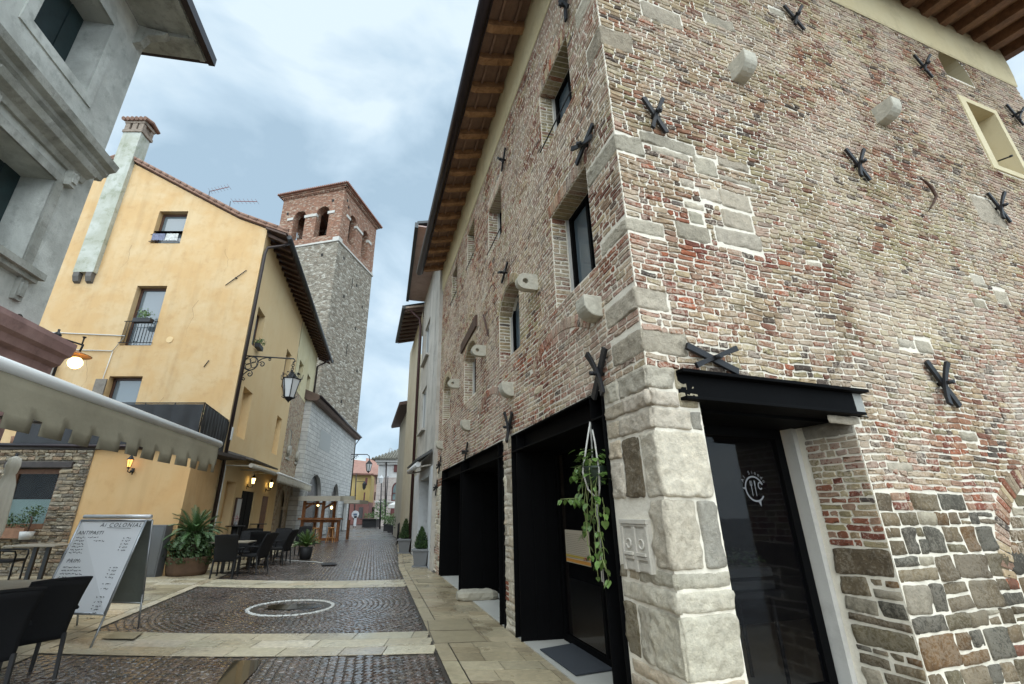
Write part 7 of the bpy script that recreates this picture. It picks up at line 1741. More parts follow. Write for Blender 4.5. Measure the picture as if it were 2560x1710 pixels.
tn = thing('tv_antenna', 'thin tall mast aerial on the far white house roof', 'antenna', ypx(1009, 1150, 58.8)); m = MB(); m.tube([ypx(1009, 1150, 58.8), ypx(1009, 1103, 58.8)], .04, 5); m.build('mast', M_IRON, tn)
tn = thing('roof_pipe', 'bent thin pipe standing on the far white house roof', 'pipe', ypx(974, 1150, 62)); m = MB(); m.tube([ypx(973, 1140, 62), ypx(973, 1124, 62), ypx(976, 1120, 62), ypx(980, 1123, 62), ypx(982, 1134, 62)], .05, 5); m.build('pipe', simple('pale_pipe', (.4, .4, .4), .5), tn)
# a backdrop row of distant low roofs so the streets beyond do not open on nothing
for i, (x0, x1, yt, Y, c) in enumerate(((700, 868, 1215, 95, M_FP), (905, 1010, 1235, 98, M_FW))):
    t, a, b, zt = block('distant_house', ('plain pink house far behind the stone hall' if i == 0 else 'plain white house far behind the square'), x0, x1, yt, Y, 10, c); m = MB(); m.add([(a.x - .5, Y - .5, zt), (b.x + .5, Y - .5, zt), (b.x + .5, Y + 5, zt + 2), (a.x - .5, Y + 5, zt + 2)], [(0, 1, 2, 3)]); m.build('roof', M_FTILE, t)
# lamp standards and hanging lantern on the stone hall corner
t = thing('hanging_lantern', 'street lantern on a long bracket at the far corner of the stone hall', 'lantern', ypx(880, 1140, 46)); Yh = 46
m = MB(); m.tube([ypx(878, 1136, Yh), ypx(918, 1136, Yh), ypx(923, 1140, Yh), ypx(924, 1152, Yh)], .045, 6); m.tube([ypx(878, 1150, Yh), ypx(895, 1137, Yh)], .03, 5); m.tube(scroll(ypx(890, 1143, Yh), XU, ZU, .22, .05, 0, 8), .02, 5); m.build('bracket', M_IRON, t)
c = ypx(921, 1178, Yh); H2 = ypx(921, 1160, Yh).z - c.z; m = MB(); m.lathe([(.17, 0), (.3, H2)], c, 6, smooth=False); m.build('glass', M_FROST, t); m = MB(); m.lathe([(.33, H2), (.33, H2 + .05), (.1, H2 + .3), (0, H2 + .42)], c, 6, smooth=False); m.lathe([(0, -.2), (.18, 0), (.17, .06)], c, 6, smooth=False)
for k in range(6): q = k * math.pi / 3; m.tube([c + Vector((.17 * math.cos(q), .17 * math.sin(q), 0)), c + Vector((.3 * math.cos(q), .3 * math.sin(q), H2))], .03, 4)
m.build('cage', M_IRON, t)
t = thing('lamp_standard', 'black lamp post with lantern before the far white house', 'street lamp', ypx(950, 1300, 52)); g0 = ypx(951, 1300, 50); g0.z = 0; m = MB(); m.tube([g0, ypx(954, 1200, 50)], [.09, .05], 8); m.build('post', M_IRON, t); c = ypx(952, 1208, 50) ; m = MB(); m.lathe([(.16, 0), (.26, .5), (.3, .52), (.05, .8), (0, .9)], c, 6, smooth=False); m.build('lantern', M_FROST, t)
t = thing('flag_pole', 'thin dark flag pole with a ball halfway before the far white house', 'pole', ypx(963, 1310, 48)); g0 = ypx(962, 1310, 48); g0.z = 0; m = MB(); m.tube([g0, ypx(970, 1190, 48)], [.06, .04], 6); m.lathe([(0, .15), (.12, 0), (0, -.15)], ypx(965, 1265, 48), 8); m.build('pole', M_IRON, t)
t = thing('wall_lamp', 'small lantern on a bracket on the far yellow house', 'lantern', ypx(893, 1205, 67)); m = MB(); m.tube([ypx(892, 1204, 67.2), ypx(911, 1204, 67.2), ypx(911, 1210, 67.2)], .04, 5); m.lathe([(0, -.2), (.22, .1), (.3, .7), (.05, 1.0), (0, 1.1)], ypx(910, 1222, 67.2), 6, smooth=False); m.build('bracket', M_IRON, t)
# market-style white parasol, planters, cafe clutter, white signboard
t = thing('white_parasol', 'white square parasol over the terrace before the far white house', 'parasol', ypx(1000, 1300, 47)); M_WC = simple('white_canvas', (.66, .65, .62), .8); m = MB(); p0_, p1_ = ypx(976, 1262, 46), ypx(1050, 1262, 46); ap = ypx(1014, 1247, 46)
base = [(p0_.x, 45, p0_.z), (p1_.x, 45, p0_.z), (p1_.x, 49, p0_.z), (p0_.x, 49, p0_.z)]; apx = ((p0_.x + p1_.x) / 2, 47, p0_.z + .75); m.add(base + [apx], [(0, 1, 4), (1, 2, 4), (2, 3, 4), (3, 0, 4)])
for q0, q1 in zip(base, base[1:] + base[:1]): m.add([q0, q1, (q1[0], q1[1], q1[2] - .3), (q0[0], q0[1], q0[2] - .3)], [(0, 1, 2, 3)])
m.build('canopy', M_WC, t); m = MB(); m.tube([(apx[0], 47, 0), (apx[0], 47, apx[2])], .05, 6); m.build('pole', M_IRON, t)
def bushpot(label, p, pr, ph, fr_, fh, seed, group, mat=None, square=True, name='planter'):
    t = thing(name, label, 'planter', p, 0, group); m = MB(); p = Vector(p)
    if square: m.prism([p + Vector((-pr * .8, -pr * .8, 0)), p + Vector((pr * .8, -pr * .8, 0)), p + Vector((pr * .8, pr * .8, 0)), p + Vector((-pr * .8, pr * .8, 0))], (0, 0, ph)); m.box(p.x - pr, p.x + pr, p.y - pr, p.y + pr, p.z + ph, p.z + ph + .06)
    else: m.lathe([(0, 0), (pr * .75, 0), (pr, ph), (pr * .9, ph), (0, ph)], p, 14)
    m.build('pot', mat or M_POTD, t); m = MB(); leafcluster(m, p + ZU * (ph + fh * .5), fr_, 220, .09, seed, fh / fr_ / 2); m.build('foliage', M_LEAF, t); return t
bushes = [(968, 1314, 'planter bush at the left end of the row before the far house', .34), (979, 1319, 'second planter bush from the left in the row beside the pale house', .34), (990, 1323, 'third planter bush from the left in the row beside the pale house', .34), (1001, 1327, 'nearest and darkest planter bush of the row beside the pale house', .4)]
for i, (x, y, lab, r0) in enumerate(bushes):
    Yb = 44 - i * 3; g0 = ypx(x, y, Yb); g0.z = 0; bushpot(lab, g0, r0, .55, .62, 1.0, 200 + i, 'planters beside the pale house')
g0 = ypx(927, 1305, 56); g0.z = 0; bushpot('long dark planter of shrubs in the middle of the far square', g0, 1.0, .85, 1.0, .8, 210, None)
t = thing('shrub', 'leafy shrub climbing beside the black lamp post at the far house corner', 'shrub', ypx(955, 1300, 54)); m = MB(); g0 = ypx(952, 1290, 54); m.tube([(g0.x, 54, 0), (g0.x, 54, 1.2)], .05, 6); m.build('trunk', M_DARKWOOD, t); m = MB(); leafcluster(m, (g0.x, 54, 1.9), .95, 320, .13, 220, 1.3); m.build('foliage', M_LEAF, t)
t = thing('signboard', 'white standing signboard with round head in the far square', 'sign', ypx(888, 1310, 55)); m = MB(); a, b = ypx(884, 1306, 55), ypx(892, 1290, 55); m.box(a.x, b.x, 55, 55.08, .15, b.z); c = ypx(888, 1286, 55); m.prism([(c.x + .42 * math.cos(q), 55, c.z + .42 * math.sin(q)) for q in [k * .524 for k in range(12)]], (0, .08, 0)); m.build('board', simple('white_sign', (.65, .66, .68), .5), t); m = MB(); m.box(a.x, a.x + .05, 55, 55.08, 0, .15); m.box(b.x - .05, b.x, 55, 55.08, 0, .15); m.build('foot', M_IRON, t)
m = MB(); m.box(c.x - .2, c.x + .22, 54.985, 55, c.z - .12, c.z + .1); tag_ = m.build('print', simple('blue_grey_print', (.12, .16, .24), .6), t)
t = thing('iron_fence', 'low black iron barrier at the edge of the right-hand pavement by the pale house', 'fence', gpx(995, 1350)); g0 = gpx(1000, 1345); g1 = gpx(992, 1362); m = MB(); 
for k in range(7): p = g0.lerp(g1, k / 6); m.tube([p, p + ZU * 1.0], .02, 5)
m.tube([g0 + ZU, g1 + ZU], .025, 6); m.tube([g0 + ZU * .25, g1 + ZU * .25], .02, 6); m.build('rails', M_IRON, t)
# ================================================================== street furniture
def weavemat(name, c):
    m, t, b = newmat(name); b.inputs['Base Color'].default_value = (*c, 1); b.inputs['Roughness'].default_value = .5; b.inputs['Specular IOR Level'].default_value = .22
    wv1 = N('ShaderNodeTexWave', t); wv1.inputs['Scale'].default_value = 38; wv2 = N('ShaderNodeTexWave', t, bands_direction='Z'); wv2.inputs['Scale'].default_value = 38; tcw = N('ShaderNodeTexCoord', t)
    t.links.new(tcw.outputs['Object'], wv1.inputs[0]); t.links.new(tcw.outputs['Object'], wv2.inputs[0]); mu = N('ShaderNodeMath', t, operation='MULTIPLY'); t.links.new(wv1.outputs['Fac'], mu.inputs[0]); t.links.new(wv2.outputs['Fac'], mu.inputs[1])
    bpn = N('ShaderNodeBump', t); bpn.inputs['Strength'].default_value = .9; bpn.inputs['Distance'].default_value = .006; t.links.new(mu.outputs[0], bpn.inputs['Height']); t.links.new(bpn.outputs[0], b.inputs['Normal']); return m
M_WICK = weavemat('black_wicker', (.012, .012, .013)); M_BLKLEG = simple('black_leg', (.01, .01, .011), .45)
def make_chair():
    """faces +Y, origin on the ground under the seat"""
    t = thing('wicker_chair', 'x', 'chair')
    m = MB(); m.box(-.25, .25, -.24, .26, .40, .455); s = m.build('seat', M_WICK, t, local=True, bevel=.012)
    m = MB(); n, k = 10, 10; V_ = []
    for i in range(n + 1):
        x = -.245 + .49 * i / n
        for j in range(k + 1):
            f = j / k; z = .36 + .58 * f; y = -.23 - .05 * f - .17 * f * f + .035 * (1 - (2 * i / n - 1) ** 2) * -1 * f; z += .0 if j < k else .015 * (1 - (2 * i / n - 1) ** 2)
            V_.append((x * (1 + .04 * f), y, z))
    fs = [(i * (k + 1) + j, (i + 1) * (k + 1) + j, (i + 1) * (k + 1) + j + 1, i * (k + 1) + j + 1) for i in range(n) for j in range(k)]
    m.add(V_, fs, 0, True); b = m.build('backrest', M_WICK, t, local=True); mm_ = MB(); mm_.tube([V_[i * (k + 1) + k] for i in range(n + 1)], .017, 6); mm_.build('top_roll', M_WICK, b, local=True); so = b.modifiers.new('solid', 'SOLIDIFY'); so.thickness = .028; so.offset = 0
    for x in (-.235, .235):
        for y, y2 in ((-.245, -.30), (.235, .25)): m = MB(); m.tube([(x, y, .41), (x, y2, 0)], [.024, .02], 4, smooth=False); m.build('leg', M_BLKLEG, t, local=True)
        m = MB(); sx = 1 if x > 0 else -1; m.tube([(sx * .27, -.28, .64), (sx * .285, .0, .645), (sx * .28, .22, .63), (sx * .255, .25, .55), (sx * .24, .24, .42)], .02, 6); m.build('armrest', M_WICK, t, local=True)
    return t
def make_table(L_=.78, W_=.78):
    t = thing('cafe_table', 'x', 'table'); m = MB(); m.box(-L_ / 2, L_ / 2, -W_ / 2, W_ / 2, .725, .755); m.build('table_top', simple('weathered_table_top', (.24, .21, .165), .35, var=.25, vscale=8, bump=.15), t, local=True, bevel=.004)
    m = MB(); 
    for x in (-.1, .1): m.box(x - .03, x + .03, -.03, .03, .03, .725)
    m.build('column', M_BLKLEG, t, local=True); m = MB(); m.box(-.3, .3, -.035, .035, 0, .03); m.box(-.035, .035, -.3, .3, 0.001, .028); m.box(-.3, .3, -.03, .03, .70, .724); m.build('foot', M_BLKLEG, t, local=True); return t
ch0 = make_chair(); tb0 = make_table(); used = []
def putchair(x, y, rz, lab, s=1.0, group='black wicker chairs outside the restaurants'):
    if 'c' not in used: used.append('c'); o = ch0; o.location = (x, y, 0.0); o.rotation_euler = (0, 0, R(rz)); o['label'] = lab; o['group'] = group; o.scale = (s, s, s); return o
    return dup(ch0, (x, y, 0.0), R(rz), lab, group, (s, s, s))
def puttable(x, y, rz, lab, s=(1, 1, 1), group='cafe tables outside the restaurants'):
    if 't' not in used: used.append('t'); o = tb0; o.location = (x, y, .0); o.rotation_euler = (0, 0, R(rz)); o['label'] = lab; o['group'] = group; o.scale = s; return o
    return dup(tb0, (x, y, .0), R(rz), lab, group, s)
putchair(-4.74, 5.46, 62, 'black wicker armchair turned sideways in front of the white menu board')
putchair(-4.55, 4.72, 60, 'black wicker armchair cut off at the lower left corner, nearest of all')
puttable(-6.0, 6.12, 12, 'grey-topped cafe table at the lower left edge beside the nearest chairs', (1.35, 1.35, 1.02))
putchair(-11.9, 12.5, -70, 'black armchair at the table under the stone wall window', 1.1)
putchair(-9.9, 12.3, 110, 'black armchair half hidden behind the white menu board by the orange wall', 1.1)
puttable(-11.0, 12.4, 0, 'thin-topped cafe table under the stone wall window behind the menu board', (1.6, 1, 1.12))
S_ = 1.1
putchair(-6.75, 13.25, 14, 'black wicker armchair with its back to the viewer, nearest beside the big palm planter', S_)
puttable(-7.1, 14.05, 10, 'cafe table just behind the nearest chair by the palm planter', (1.4, 1, S_)); putchair(-6.45, 14.1, 80, 'black armchair at the street side of the first table in the row', S_); putchair(-8.0, 14.4, -100, 'black armchair on the wall side of the first table in the row', S_); putchair(-7.2, 15.0, 190, 'black armchair across the first table in the row', S_)
puttable(-7.4, 16.3, 10, 'cafe table in the middle of the row outside the ochre house', (1.2, 1, S_)); putchair(-6.95, 15.5, 20, 'black armchair in front of the middle table of the row', S_); putchair(-6.75, 16.5, 85, 'black armchair at the street side of the middle table', S_); putchair(-7.1, 17.2, 185, 'black armchair beyond the middle table of the row', S_)
puttable(-7.9, 18.9, 10, 'cafe table at the far end of the row near the small palm', (1.2, 1, S_)); putchair(-7.35, 19.7, 170, 'black armchair beyond the last table near the small palm', S_); putchair(-8.3, 18.2, 10, 'black armchair in front of the last table of the row', S_)
for x, y, lab in ((-9.3, 18.4, 'high black bar table by the menu case at the restaurant door'), (-9.9, 21.6, 'high black bar table by the far lantern of the restaurant')):
    t = thing('bar_table', lab, 'table', (x, y, 0), 0, 'high bar tables against the ochre wall'); m = MB(); m.lathe([(0, 1.1), (.34, 1.1), (.34, 1.13), (0, 1.13)], (x, y, 0), 20); m.build('table_top', M_BLKLEG, t); m = MB(); m.tube([(x, y, 0), (x, y, 1.1)], .12 if y < 20 else .05, 10); m.lathe([(0, 0), (.25, 0), (.25, .03), (0, .04)], (x, y, 0), 16); m.build('pedestal', M_BLKLEG, t)
t = thing('flower_vase', 'small vase of pink flowers on the near high bar table', 'vase', (-9.3, 18.4, 1.14)); m = MB(); m.lathe([(0, 1.135), (.05, 1.14), (.06, 1.2), (.03, 1.27)], (-9.3, 18.4, 0), 10); m.build('vase', simple('glass_vase', (.3, .3, .32), .2), t); m = MB(); leafcluster(m, (-9.3, 18.4, 1.4), .14, 60, .03, 9); m.build('flowers', simple('pink_petals', (.45, .25, .25), .7), t)
t = thing('menu_case', 'narrow framed menu case on the ochre wall left of the black door', 'sign', SF.at(2.85, 1.9, .05)); m = MB(); m.fbox(SF, 2.45, 3.15, 0.002, .07, 1.1, 2.15); m.build('frame', M_DARKWOOD, t); m = MB(); m.fbox(SF, 2.52, 3.08, .07, .075, 1.16, 2.1); m.build('sheet', simple('menu_sheet', (.42, .43, .43), .3), t)

# ---- A-board menu
sg = thing('menu_board', 'white double-sided A-board menu with handwritten lines on thin metal legs', 'sign board', (-5.5, 7.25, 0)); M_ALU = simple('brushed_aluminium', (.30, .31, .32), .35, .8); M_WB = simple('white_board', (.72, .73, .74), .35)
TLp, TRp = ypx(210, 1292, 7.3), ypx(369, 1299, 7.3); TLp.z = TRp.z = 1.53; FLp, FRp = gpx(52, 1612), gpx(226, 1620); RLp, RRp = gpx(192, 1566), gpx(345, 1572)
FLp = TLp + (FLp - TLp); 
def lp3(a, b, f): return a + (b - a) * f
def panel(nm, tl, tr, fl, fr2, off, mat, back=False):
    n = ((tr - tl).cross(fl - tl)).normalized(); n = n if n.y < 0 else -n
    if back: n = -n
    f0, f1 = .03, .775
    A_, B_, C_, D_ = lp3(tl, fl, f0), lp3(tr, fr2, f0), lp3(tr, fr2, f1), lp3(tl, fl, f1); m = MB(); m.prism([A_, B_, C_, D_], n * .012); m.build(nm, mat, sg)
    m = MB()
    for p_, q_ in ((A_, B_), (D_, C_), (A_, D_), (B_, C_)): m.tube([p_ + n * .012, q_ + n * .012], .017, 6)
    m.build('panel_frame', M_ALU, sg); return A_ + n * .016, B_ + n * .016, C_ + n * .016, D_ + n * .016
A_, B_, C_, D_ = panel('front_panel', TLp, TRp, FLp, FRp, 0, M_WB)
panel('rear_panel', TLp + Vector((.02, .06, 0)), TRp + Vector((.02, .06, 0)), RLp, RRp, 0, simple('board_back', (.12, .13, .115), .5, var=.2), True)
for p_, q_ in ((TLp, FLp), (TRp, FRp), (TLp + Vector((.02, .06, 0)), RLp), (TRp + Vector((.02, .06, 0)), RRp)): m = MB(); m.tube([lp3(p_, q_, .7), q_], .014, 6); m.build('leg', M_ALU, sg)
m = MB(); m.tube([TLp + ZU * .01 + Vector((-.02, .03, 0)), TRp + ZU * .01 + Vector((.03, .03, 0))], .03, 8); m.build('top_rail', simple('white_metal', (.6, .6, .6), .3, .3), sg)
Wb, Hb = (B_ - A_).length, (D_ - A_).length; nb_ = (B_ - A_).cross(D_ - A_).normalized(); nb_ = nb_ if nb_.y < 0 else -nb_
def BX(x, y): return A_ + (B_ - A_) * (x / 1.0) + (D_ - A_) * (-y / 1.0 / (Hb / Wb)) + ((C_ - B_) - (D_ - A_)) * x * (-y * Wb / Hb) + nb_ * .012
M_INK = simple('marker_ink', (.03, .03, .035), .6); m = MB()
addtext(m, "Ai COLONIAL", .085, lambda x, y: BX(.34 + x, -.10 + y), shear=.2, space=1.25); addtext(m, "ANTIPASTI", .075, lambda x, y: BX(.05 + x, -.21 + y), shear=.15, space=1.1); addtext(m, "PRIMI", .075, lambda x, y: BX(.09 + x, -.60 + y), shear=.2, space=1.2); addtext(m, "SECONDI", .075, lambda x, y: BX(.07 + x, -1.0 + y), shear=.2, space=1.1)
m.build('heading', M_INK, sg)
class BFr:
    def at(s, u, z, d=0): return BX(u, z)
bfr = BFr(); m = MB(); q = random.Random(8)
for z in (-.255, -.30, -.345, -.385, -.425, -.465): squiggle(m, bfr, .06, q.uniform(.36, .52), z, 0, .02, int(-z * 999), .009)
for z in (-.66, -.705, -.75, -.795, -.865, -.91): squiggle(m, bfr, .08, q.uniform(.42, .5), z, 0, .02, int(-z * 999), .009)
for z in (-1.05, -1.1, -1.15, -1.2, -1.25): squiggle(m, bfr, .08, q.uniform(.3, .5), z, 0, .02, int(-z * 999), .009)
for z in (-.26, -.30, -.345, -.385, -.43, -.66, -.70, -.75, -.79, -.87, -.93, -1.03, -1.09, -1.14, -1.18, -1.22, -1.28): squiggle(m, bfr, .78, .80, z, 0, .02, int(-z * 777), .009); squiggle(m, bfr, .83, .90, z, 0, .018, int(-z * 555), .009)
m.add([BX(.46, -.115), BX(.82, -.125), BX(.84, -.119), BX(.46, -.109)], [(0, 1, 2, 3)]); m.add([BX(.07, -1.013), BX(.36, -1.013), BX(.36, -1.007), BX(.07, -1.007)], [(0, 1, 2, 3)])
m.build('handwriting', M_INK, sg)

# ---- cycad palms
def frond(mb, base, az, el, L_, droop, nl, ll, q, mw=.012):
    pts = []; d = Vector((math.cos(az) * math.cos(el), math.sin(az) * math.cos(el), math.sin(el))); p = Vector(base); st = L_ / 12
    for k in range(13): pts.append(p.copy()); p = p + d * st; d = (d - ZU * droop * st * (1 + k * .12)).normalized()
    mb.tube(pts, [.009 * (1 - k / 16) for k in range(13)], 4)
    for k in range(nl):
        f = .1 + .9 * k / nl; i = min(11, int(f * 12)); fr0 = f * 12 - i; c = pts[i].lerp(pts[i + 1], fr0); t_ = (pts[i + 1] - pts[i]).normalized(); s_ = t_.cross(ZU).normalized(); up = s_.cross(t_)
        l = ll * math.sin(math.pi * min(1, f * .85 + .12)) ** .6
        for sg_ in (-1, 1):
            dr = (s_ * sg_ + t_ * .75 + up * .35 + Vector((q.gauss(0, .05),) * 3)).normalized(); e_ = c + dr * l; w_ = t_ * mw
            mb.add([c - w_ * .6, c + w_ * .6, e_ + w_ * .1, c + dr * l * .5 - w_ * .8 + up * .004], [(0, 1, 2, 3)])
def cycad(mb, c, n, L_, ll, seed, nl=26, mw=.012, elr=(-.15, 1.3), dr=.75):
    q = random.Random(seed)
    for i in range(n):
        f = i / n; az = i * 2.39996 + q.gauss(0, .1); el = elr[1] - (elr[1] - elr[0]) * f + q.gauss(0, .08); frond(mb, Vector(c) + Vector((q.gauss(0, .02), q.gauss(0, .02), 0)), az, el, L_ * q.uniform(.85, 1.1), dr + .5 * f, nl, ll, q, mw)
M_PALM = leafmat('palm_leaf', (.018, .05, .014), (.06, .12, .035), .4)
pc_ = gpx(464, 1438); t = thing('palm_planter', 'large sago palm in a half barrel planter with ivy by the orange wall', 'potted palm', pc_)
m = MB(); m.lathe([(0, 0), (.46, 0), (.50, .12), (.53, .42), (.56, .46), (.5, .47), (0, .44)], pc_, 28); m.build('pot', simple('dark_barrel', (.11, .065, .04), .85, bump=.5, var=.3, vscale=7), t)
m = MB(); m.lathe([(.15, .4), (.19, .6), (.17, .85), (.13, 1.1), (0, 1.15)], pc_, 12); m.build('trunk', simple('palm_trunk', (.06, .045, .03), .95, bump=1, bscale=30), t)
m = MB(); cycad(m, pc_ + ZU * 1.0, 60, .82, .13, 4, 34, .012, (-.05, 1.3), .6); m.build('fronds', M_PALM, t)
m = MB(); q = random.Random(5)
for k in range(40): an = q.uniform(0, 6.28); leafcluster(m, pc_ + Vector((math.cos(an) * .46, math.sin(an) * .46, q.uniform(.4, .85))), .19, 60, .05, 300 + k)
for k in range(10): an = q.uniform(0, 6.28); leafcluster(m, pc_ + Vector((math.cos(an) * .25, math.sin(an) * .25, q.uniform(.6, 1.0))), .27, 60, .05, 340 + k)
m.build('ivy', M_LEAFD, t)
m = MB()
for k in range(12): leafcluster(m, pc_ + Vector((-.55 - .03 * k, -.05, .85 - .07 * k)), .12, 26, .035, 360 + k)
m.build('trailing_variegated_ivy', M_LEAFV, t)
sp = gpx(762, 1398); sp.z = 0; t = thing('palm_pot', 'small sago palm in a black plastic pot standing on the cobbles', 'potted palm', sp); m = MB(); m.lathe([(0, 0), (.19, 0), (.25, .4), (.22, .41), (0, .38)], sp, 18); m.build('pot', M_POTD, t); m = MB(); cycad(m, sp + ZU * .42, 34, .6, .13, 14, 24, .012, (.3, 1.35), .5); m.build('fronds', leafmat('palm_leaf_bright', (.03, .075, .015), (.10, .17, .04), .4), t)
# ---- cone topiaries in grey pots
def topiary(label, p, s, htot):
    t = thing('topiary', label, 'potted conifer', p, 0, 'cone topiaries along the grey house'); p = Vector(p); m = MB(); r0 = .17 * s
    for (z0, z1, w0, w1) in ((.0, .04, r0 * 1.15, r0 * 1.15), (.04, .36 * s, r0 * .85, r0 * 1.12), (.36 * s, .41 * s, r0 * 1.28, r0 * 1.28)):
        a0 = [p + Vector((sx * w0, sy * w0, z0)) for sx, sy in ((-1, -1), (1, -1), (1, 1), (-1, 1))]; a1 = [p + Vector((sx * w1, sy * w1, z1)) for sx, sy in ((-1, -1), (1, -1), (1, 1), (-1, 1))]; m.add(a0 + a1, [(0, 1, 2, 3), (4, 5, 6, 7)] + [(i, (i + 1) % 4, 4 + (i + 1) % 4, 4 + i) for i in range(4)])
    m.build('pot', simple('grey_pot', (.16, .165, .17), .6, bump=.2), t, bevel=.006); m = MB(); q = random.Random(int(p.y * 10)); zb = .41 * s; H_ = htot - zb
    for k in range(900):
        f = q.random() ** 1.35; rr = (.19 * s) * (1 - f) ** .75 * min(1, f * 8 + .5) * q.uniform(.72, 1.08); an = q.uniform(0, 6.28); c = p + Vector((math.cos(an) * rr, math.sin(an) * rr, zb + f * H_)); d_ = Vector((math.cos(an) * .5, math.sin(an) * .5, 1.0)).normalized(); s2 = d_.cross(Vector((q.random(), q.random(), 0))).normalized() * .013 * s; l = q.uniform(.03, .07) * s
        m.add([c - s2, c + s2, c + d_ * l + s2 * .2, c + d_ * l - s2 * .2], [(0, 1, 2, 3)])
    m.build('foliage', M_LEAFD, t); m = MB(); m.tube([p + ZU * (zb - .02), p + ZU * (zb + H_ * .9)], [.03, .008], 6); m.build('trunk', M_DARKWOOD, t)
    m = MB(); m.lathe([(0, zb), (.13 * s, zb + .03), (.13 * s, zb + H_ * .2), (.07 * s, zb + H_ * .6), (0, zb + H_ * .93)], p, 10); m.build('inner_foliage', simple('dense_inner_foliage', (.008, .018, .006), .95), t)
g1 = gpx(1051, 1418); g2 = gpx(1011, 1384); g1.z = g2.z = .015
topiary('cone topiary in a grey square pot nearest the brick house', g1, 1.25, ypx(1053, 1322, g1.y).z); topiary('cone topiary in a grey square pot farther along, by the downpipe', g2, 1.35, ypx(1014, 1300, g2.y).z)

# ---- wooden bar stall with stools
YK = 28.6; t = thing('bar_stall', 'brown timber bar stall with pale canvas roof and counter before the stone hall', 'stall', (ypx(800, 1300, YK).x, YK, 0)); M_STALL = woodmat('stained_timber', (.15, .055, .02), (.36, .15, .055))
def KX(x): return ypx(x, 1300, YK).x
def KZ(y): return ypx(800, y, YK).z
xs = [KX(757), KX(805), KX(847)]
for x in xs:
    for y in (YK, YK + 2.2): m = MB(); m.box(x - .08, x + .08, y - .08, y + .08, 0, KZ(1250) - (.0 if x < xs[2] - .1 else 1.15)); m.build('post', M_STALL, t)
zc_ = KZ(1297); m = MB(); m.box(xs[0] - .2, xs[2] + .15, YK - .3, YK + .25, zc_ - .05, zc_ + .05); m.box(xs[0] - .2, xs[0] + .2, YK, YK + 2.3, zc_ - .05, zc_ + .05); m.build('counter', M_STALL, t)
m = MB(); m.box(xs[0] - .1, xs[2] + .1, YK - .04, YK + .04, zc_ - .2, zc_ - .06); m.box(xs[0] - .1, xs[2] + .1, YK - .05, YK + .05, .06, .2); m.box(xs[0] - .1, xs[1] + .1, YK - .04, YK + .04, KZ(1262), KZ(1257)); 
m.tube([(xs[0], YK, KZ(1272)), (xs[0] + .55, YK, KZ(1257))], .06, 4); m.tube([(xs[1], YK, KZ(1272)), (xs[1] + .6, YK, KZ(1256))], .06, 4); m.build('brace', M_STALL, t)
m = MB(); zr = KZ(1253); m.prism([(xs[0] - .25, YK - .5, zr), (xs[2] + .1, YK - .5, zr), (xs[2] + .1, YK + 2.8, zr + .1), (xs[0] - .25, YK + 2.8, zr + .1)], (0, 0, .28)); m.box(xs[2] + .1, xs[2] + 1.05, YK + .3, YK + 2.6, zr - .12, zr + .08); m.build('canvas_roof', M_CANV, t)
for x, y in ((795, 1262), (829, 1269)): m = MB(); p = ypx(x, y, YK + .9); m.lathe([(0, -.1), (.06, -.06), (.07, .05), (0, .1)], p, 8); tt = thing('bulb_lamp', ('glowing bulb under the left part of the bar stall roof' if x < 800 else 'glowing bulb hanging at the right part of the bar stall'), 'lamp', p); m.build('bulb', M_BULB, tt); m = MB(); m.tube([p + ZU * .08, Vector((p.x, p.y, zr))], .01, 4); m.build('cord', M_IRON, tt)
M_STOOL = woodmat('orange_stool_wood', (.32, .14, .045), (.6, .3, .11))
def make_stool(p, lab, s=1.0):
    t = thing('bar_stool', lab, 'stool', p, 0, 'wooden stools at the bar stall'); m = MB(); m.lathe([(0, .74), (.2, .74), (.2, .8), (0, .8)], p, 14); m.build('seat', M_STOOL, t)
    for k in range(4):
        q = math.pi / 4 + k * math.pi / 2; m = MB(); d_ = Vector((math.cos(q), math.sin(q), 0)); m.tube([Vector(p) + d_ * .14 + ZU * .74, Vector(p) + d_ * .27], .032, 4, smooth=False); m.build('leg', M_STOOL, t)
    m = MB(); rr = .22; pts = [Vector(p) + Vector((rr * math.cos(math.pi / 4 + k * math.pi / 2), rr * math.sin(math.pi / 4 + k * math.pi / 2), .25)) for k in range(5)]; m.tube(pts, .02, 4); m.build('footrest', M_STOOL, t)
for x, Yk, lab in ((764, YK - .75, 'wooden stool at the left end of the bar stall counter'), (789, YK - 1.3, 'wooden stool standing forward of the bar stall counter'), (828, YK - .7, 'wooden stool at the right end of the bar stall counter')):
    p = ypx(x, 1330, Yk); p.z = 0; make_stool(p, lab)
m = MB(); a_ = gpx(683, 1401); pts = [gpx(*p) for p in ((684, 1400), (710, 1400), (750, 1403), (790, 1405), (815, 1409))]; m.tube([p + ZU * .004 for p in pts], .012, 5); tag(m.build('ground_cable', M_CABLE), 'white cable line running over the cobbles towards the drain grate', 'cable')
m = MB(); c_ = [gpx(x, y, .0) for x, y in ((803, 1409), (836, 1407), (843, 1412), (806, 1414))]; m.prism(c_, (0, 0, .015)); tag(m.build('drain_grate', M_IRON), 'flat dark iron drain grate in the cobbles beyond the far pale band', 'drain grate')
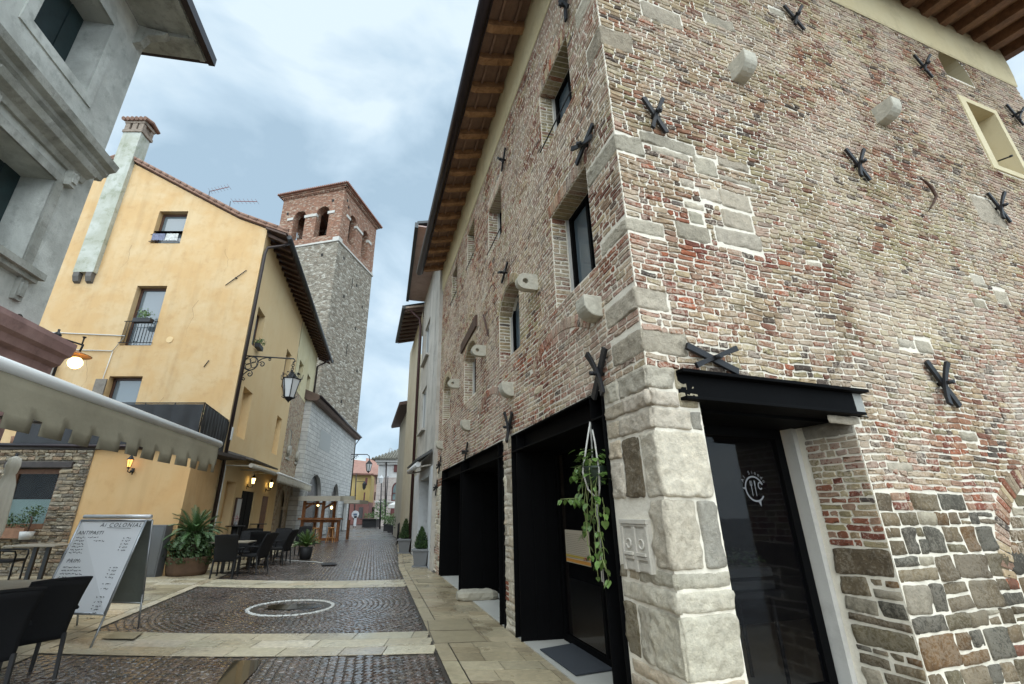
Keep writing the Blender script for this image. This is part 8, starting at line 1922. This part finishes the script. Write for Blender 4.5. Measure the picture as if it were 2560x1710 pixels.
# folded parasol behind the awning notch
pb = ypx(27, 1180, 9.0); t = thing('folded_parasol', 'closed cream parasol standing at the left edge behind the awning notch', 'parasol', (pb.x, 9.0, 0)); m = MB(); V_ = []; n = 24
prof_p = [(.03, 2.62), (.085, 2.58), (.10, 2.45), (.085, 2.32), (.07, 2.28), (.12, 2.1), (.15, 1.7), (.17, 1.3), (.15, 1.15)]
for r_0, z in prof_p:
    for k in range(n): an = 2 * math.pi * k / n; rr = r_0 * (1 + .16 * (k % 3 - 1)); V_.append((pb.x + rr * math.cos(an), 9 + rr * math.sin(an), z))
m.add(V_, [(i * n + k, i * n + (k + 1) % n, (i + 1) * n + (k + 1) % n, (i + 1) * n + k) for i in range(len(prof_p) - 1) for k in range(n)], 0, True); m.build('canvas', M_CANV, t); m = MB(); m.tube([(pb.x, 9, 0), (pb.x, 9, 2.68)], .022, 8); m.lathe([(0, 0), (.3, 0), (.28, .06), (0, .08)], (pb.x, 9, 0), 16); m.build('pole', M_IRON, t)
# shop-front access covers in the right pavement
M_COV = simple('cover_stone', (.30, .25, .16), .4, bump=.2, bscale=30, var=.2, vscale=6)
def cover(pix, lab, name='access_cover'):
    c = [gpx(x, y, .0172) for x, y in pix]; ctr = sum(c, Vector()) / 4; m = MB(); m.prism([ctr + (p - ctr) * 1.0 for p in c], (0, 0, .001)); t = thing(name, lab, 'cover', ctr, 0); m.build('rim', M_JOINT, t); m = MB(); m.prism([ctr + (p - ctr) * .965 + ZU * .0005 for p in c], (0, 0, .004)); m.build('lid', M_COV, t)
cover([(1068, 1551), (1168, 1547), (1190, 1575), (1072, 1577)], 'stone-topped access cover in the right pavement, farther of two'); cover([(1072, 1578), (1190, 1576), (1220, 1604), (1085, 1609)], 'stone-topped access cover in the right pavement, nearer of two')
cover([(1040, 1449), (1108, 1449), (1113, 1457), (1045, 1457)], 'small access cover in the right pavement before the far shopfront'); cover([(288, 1580), (360, 1580), (335, 1598), (252, 1597)], 'square access cover in the pale band near the menu board legs')
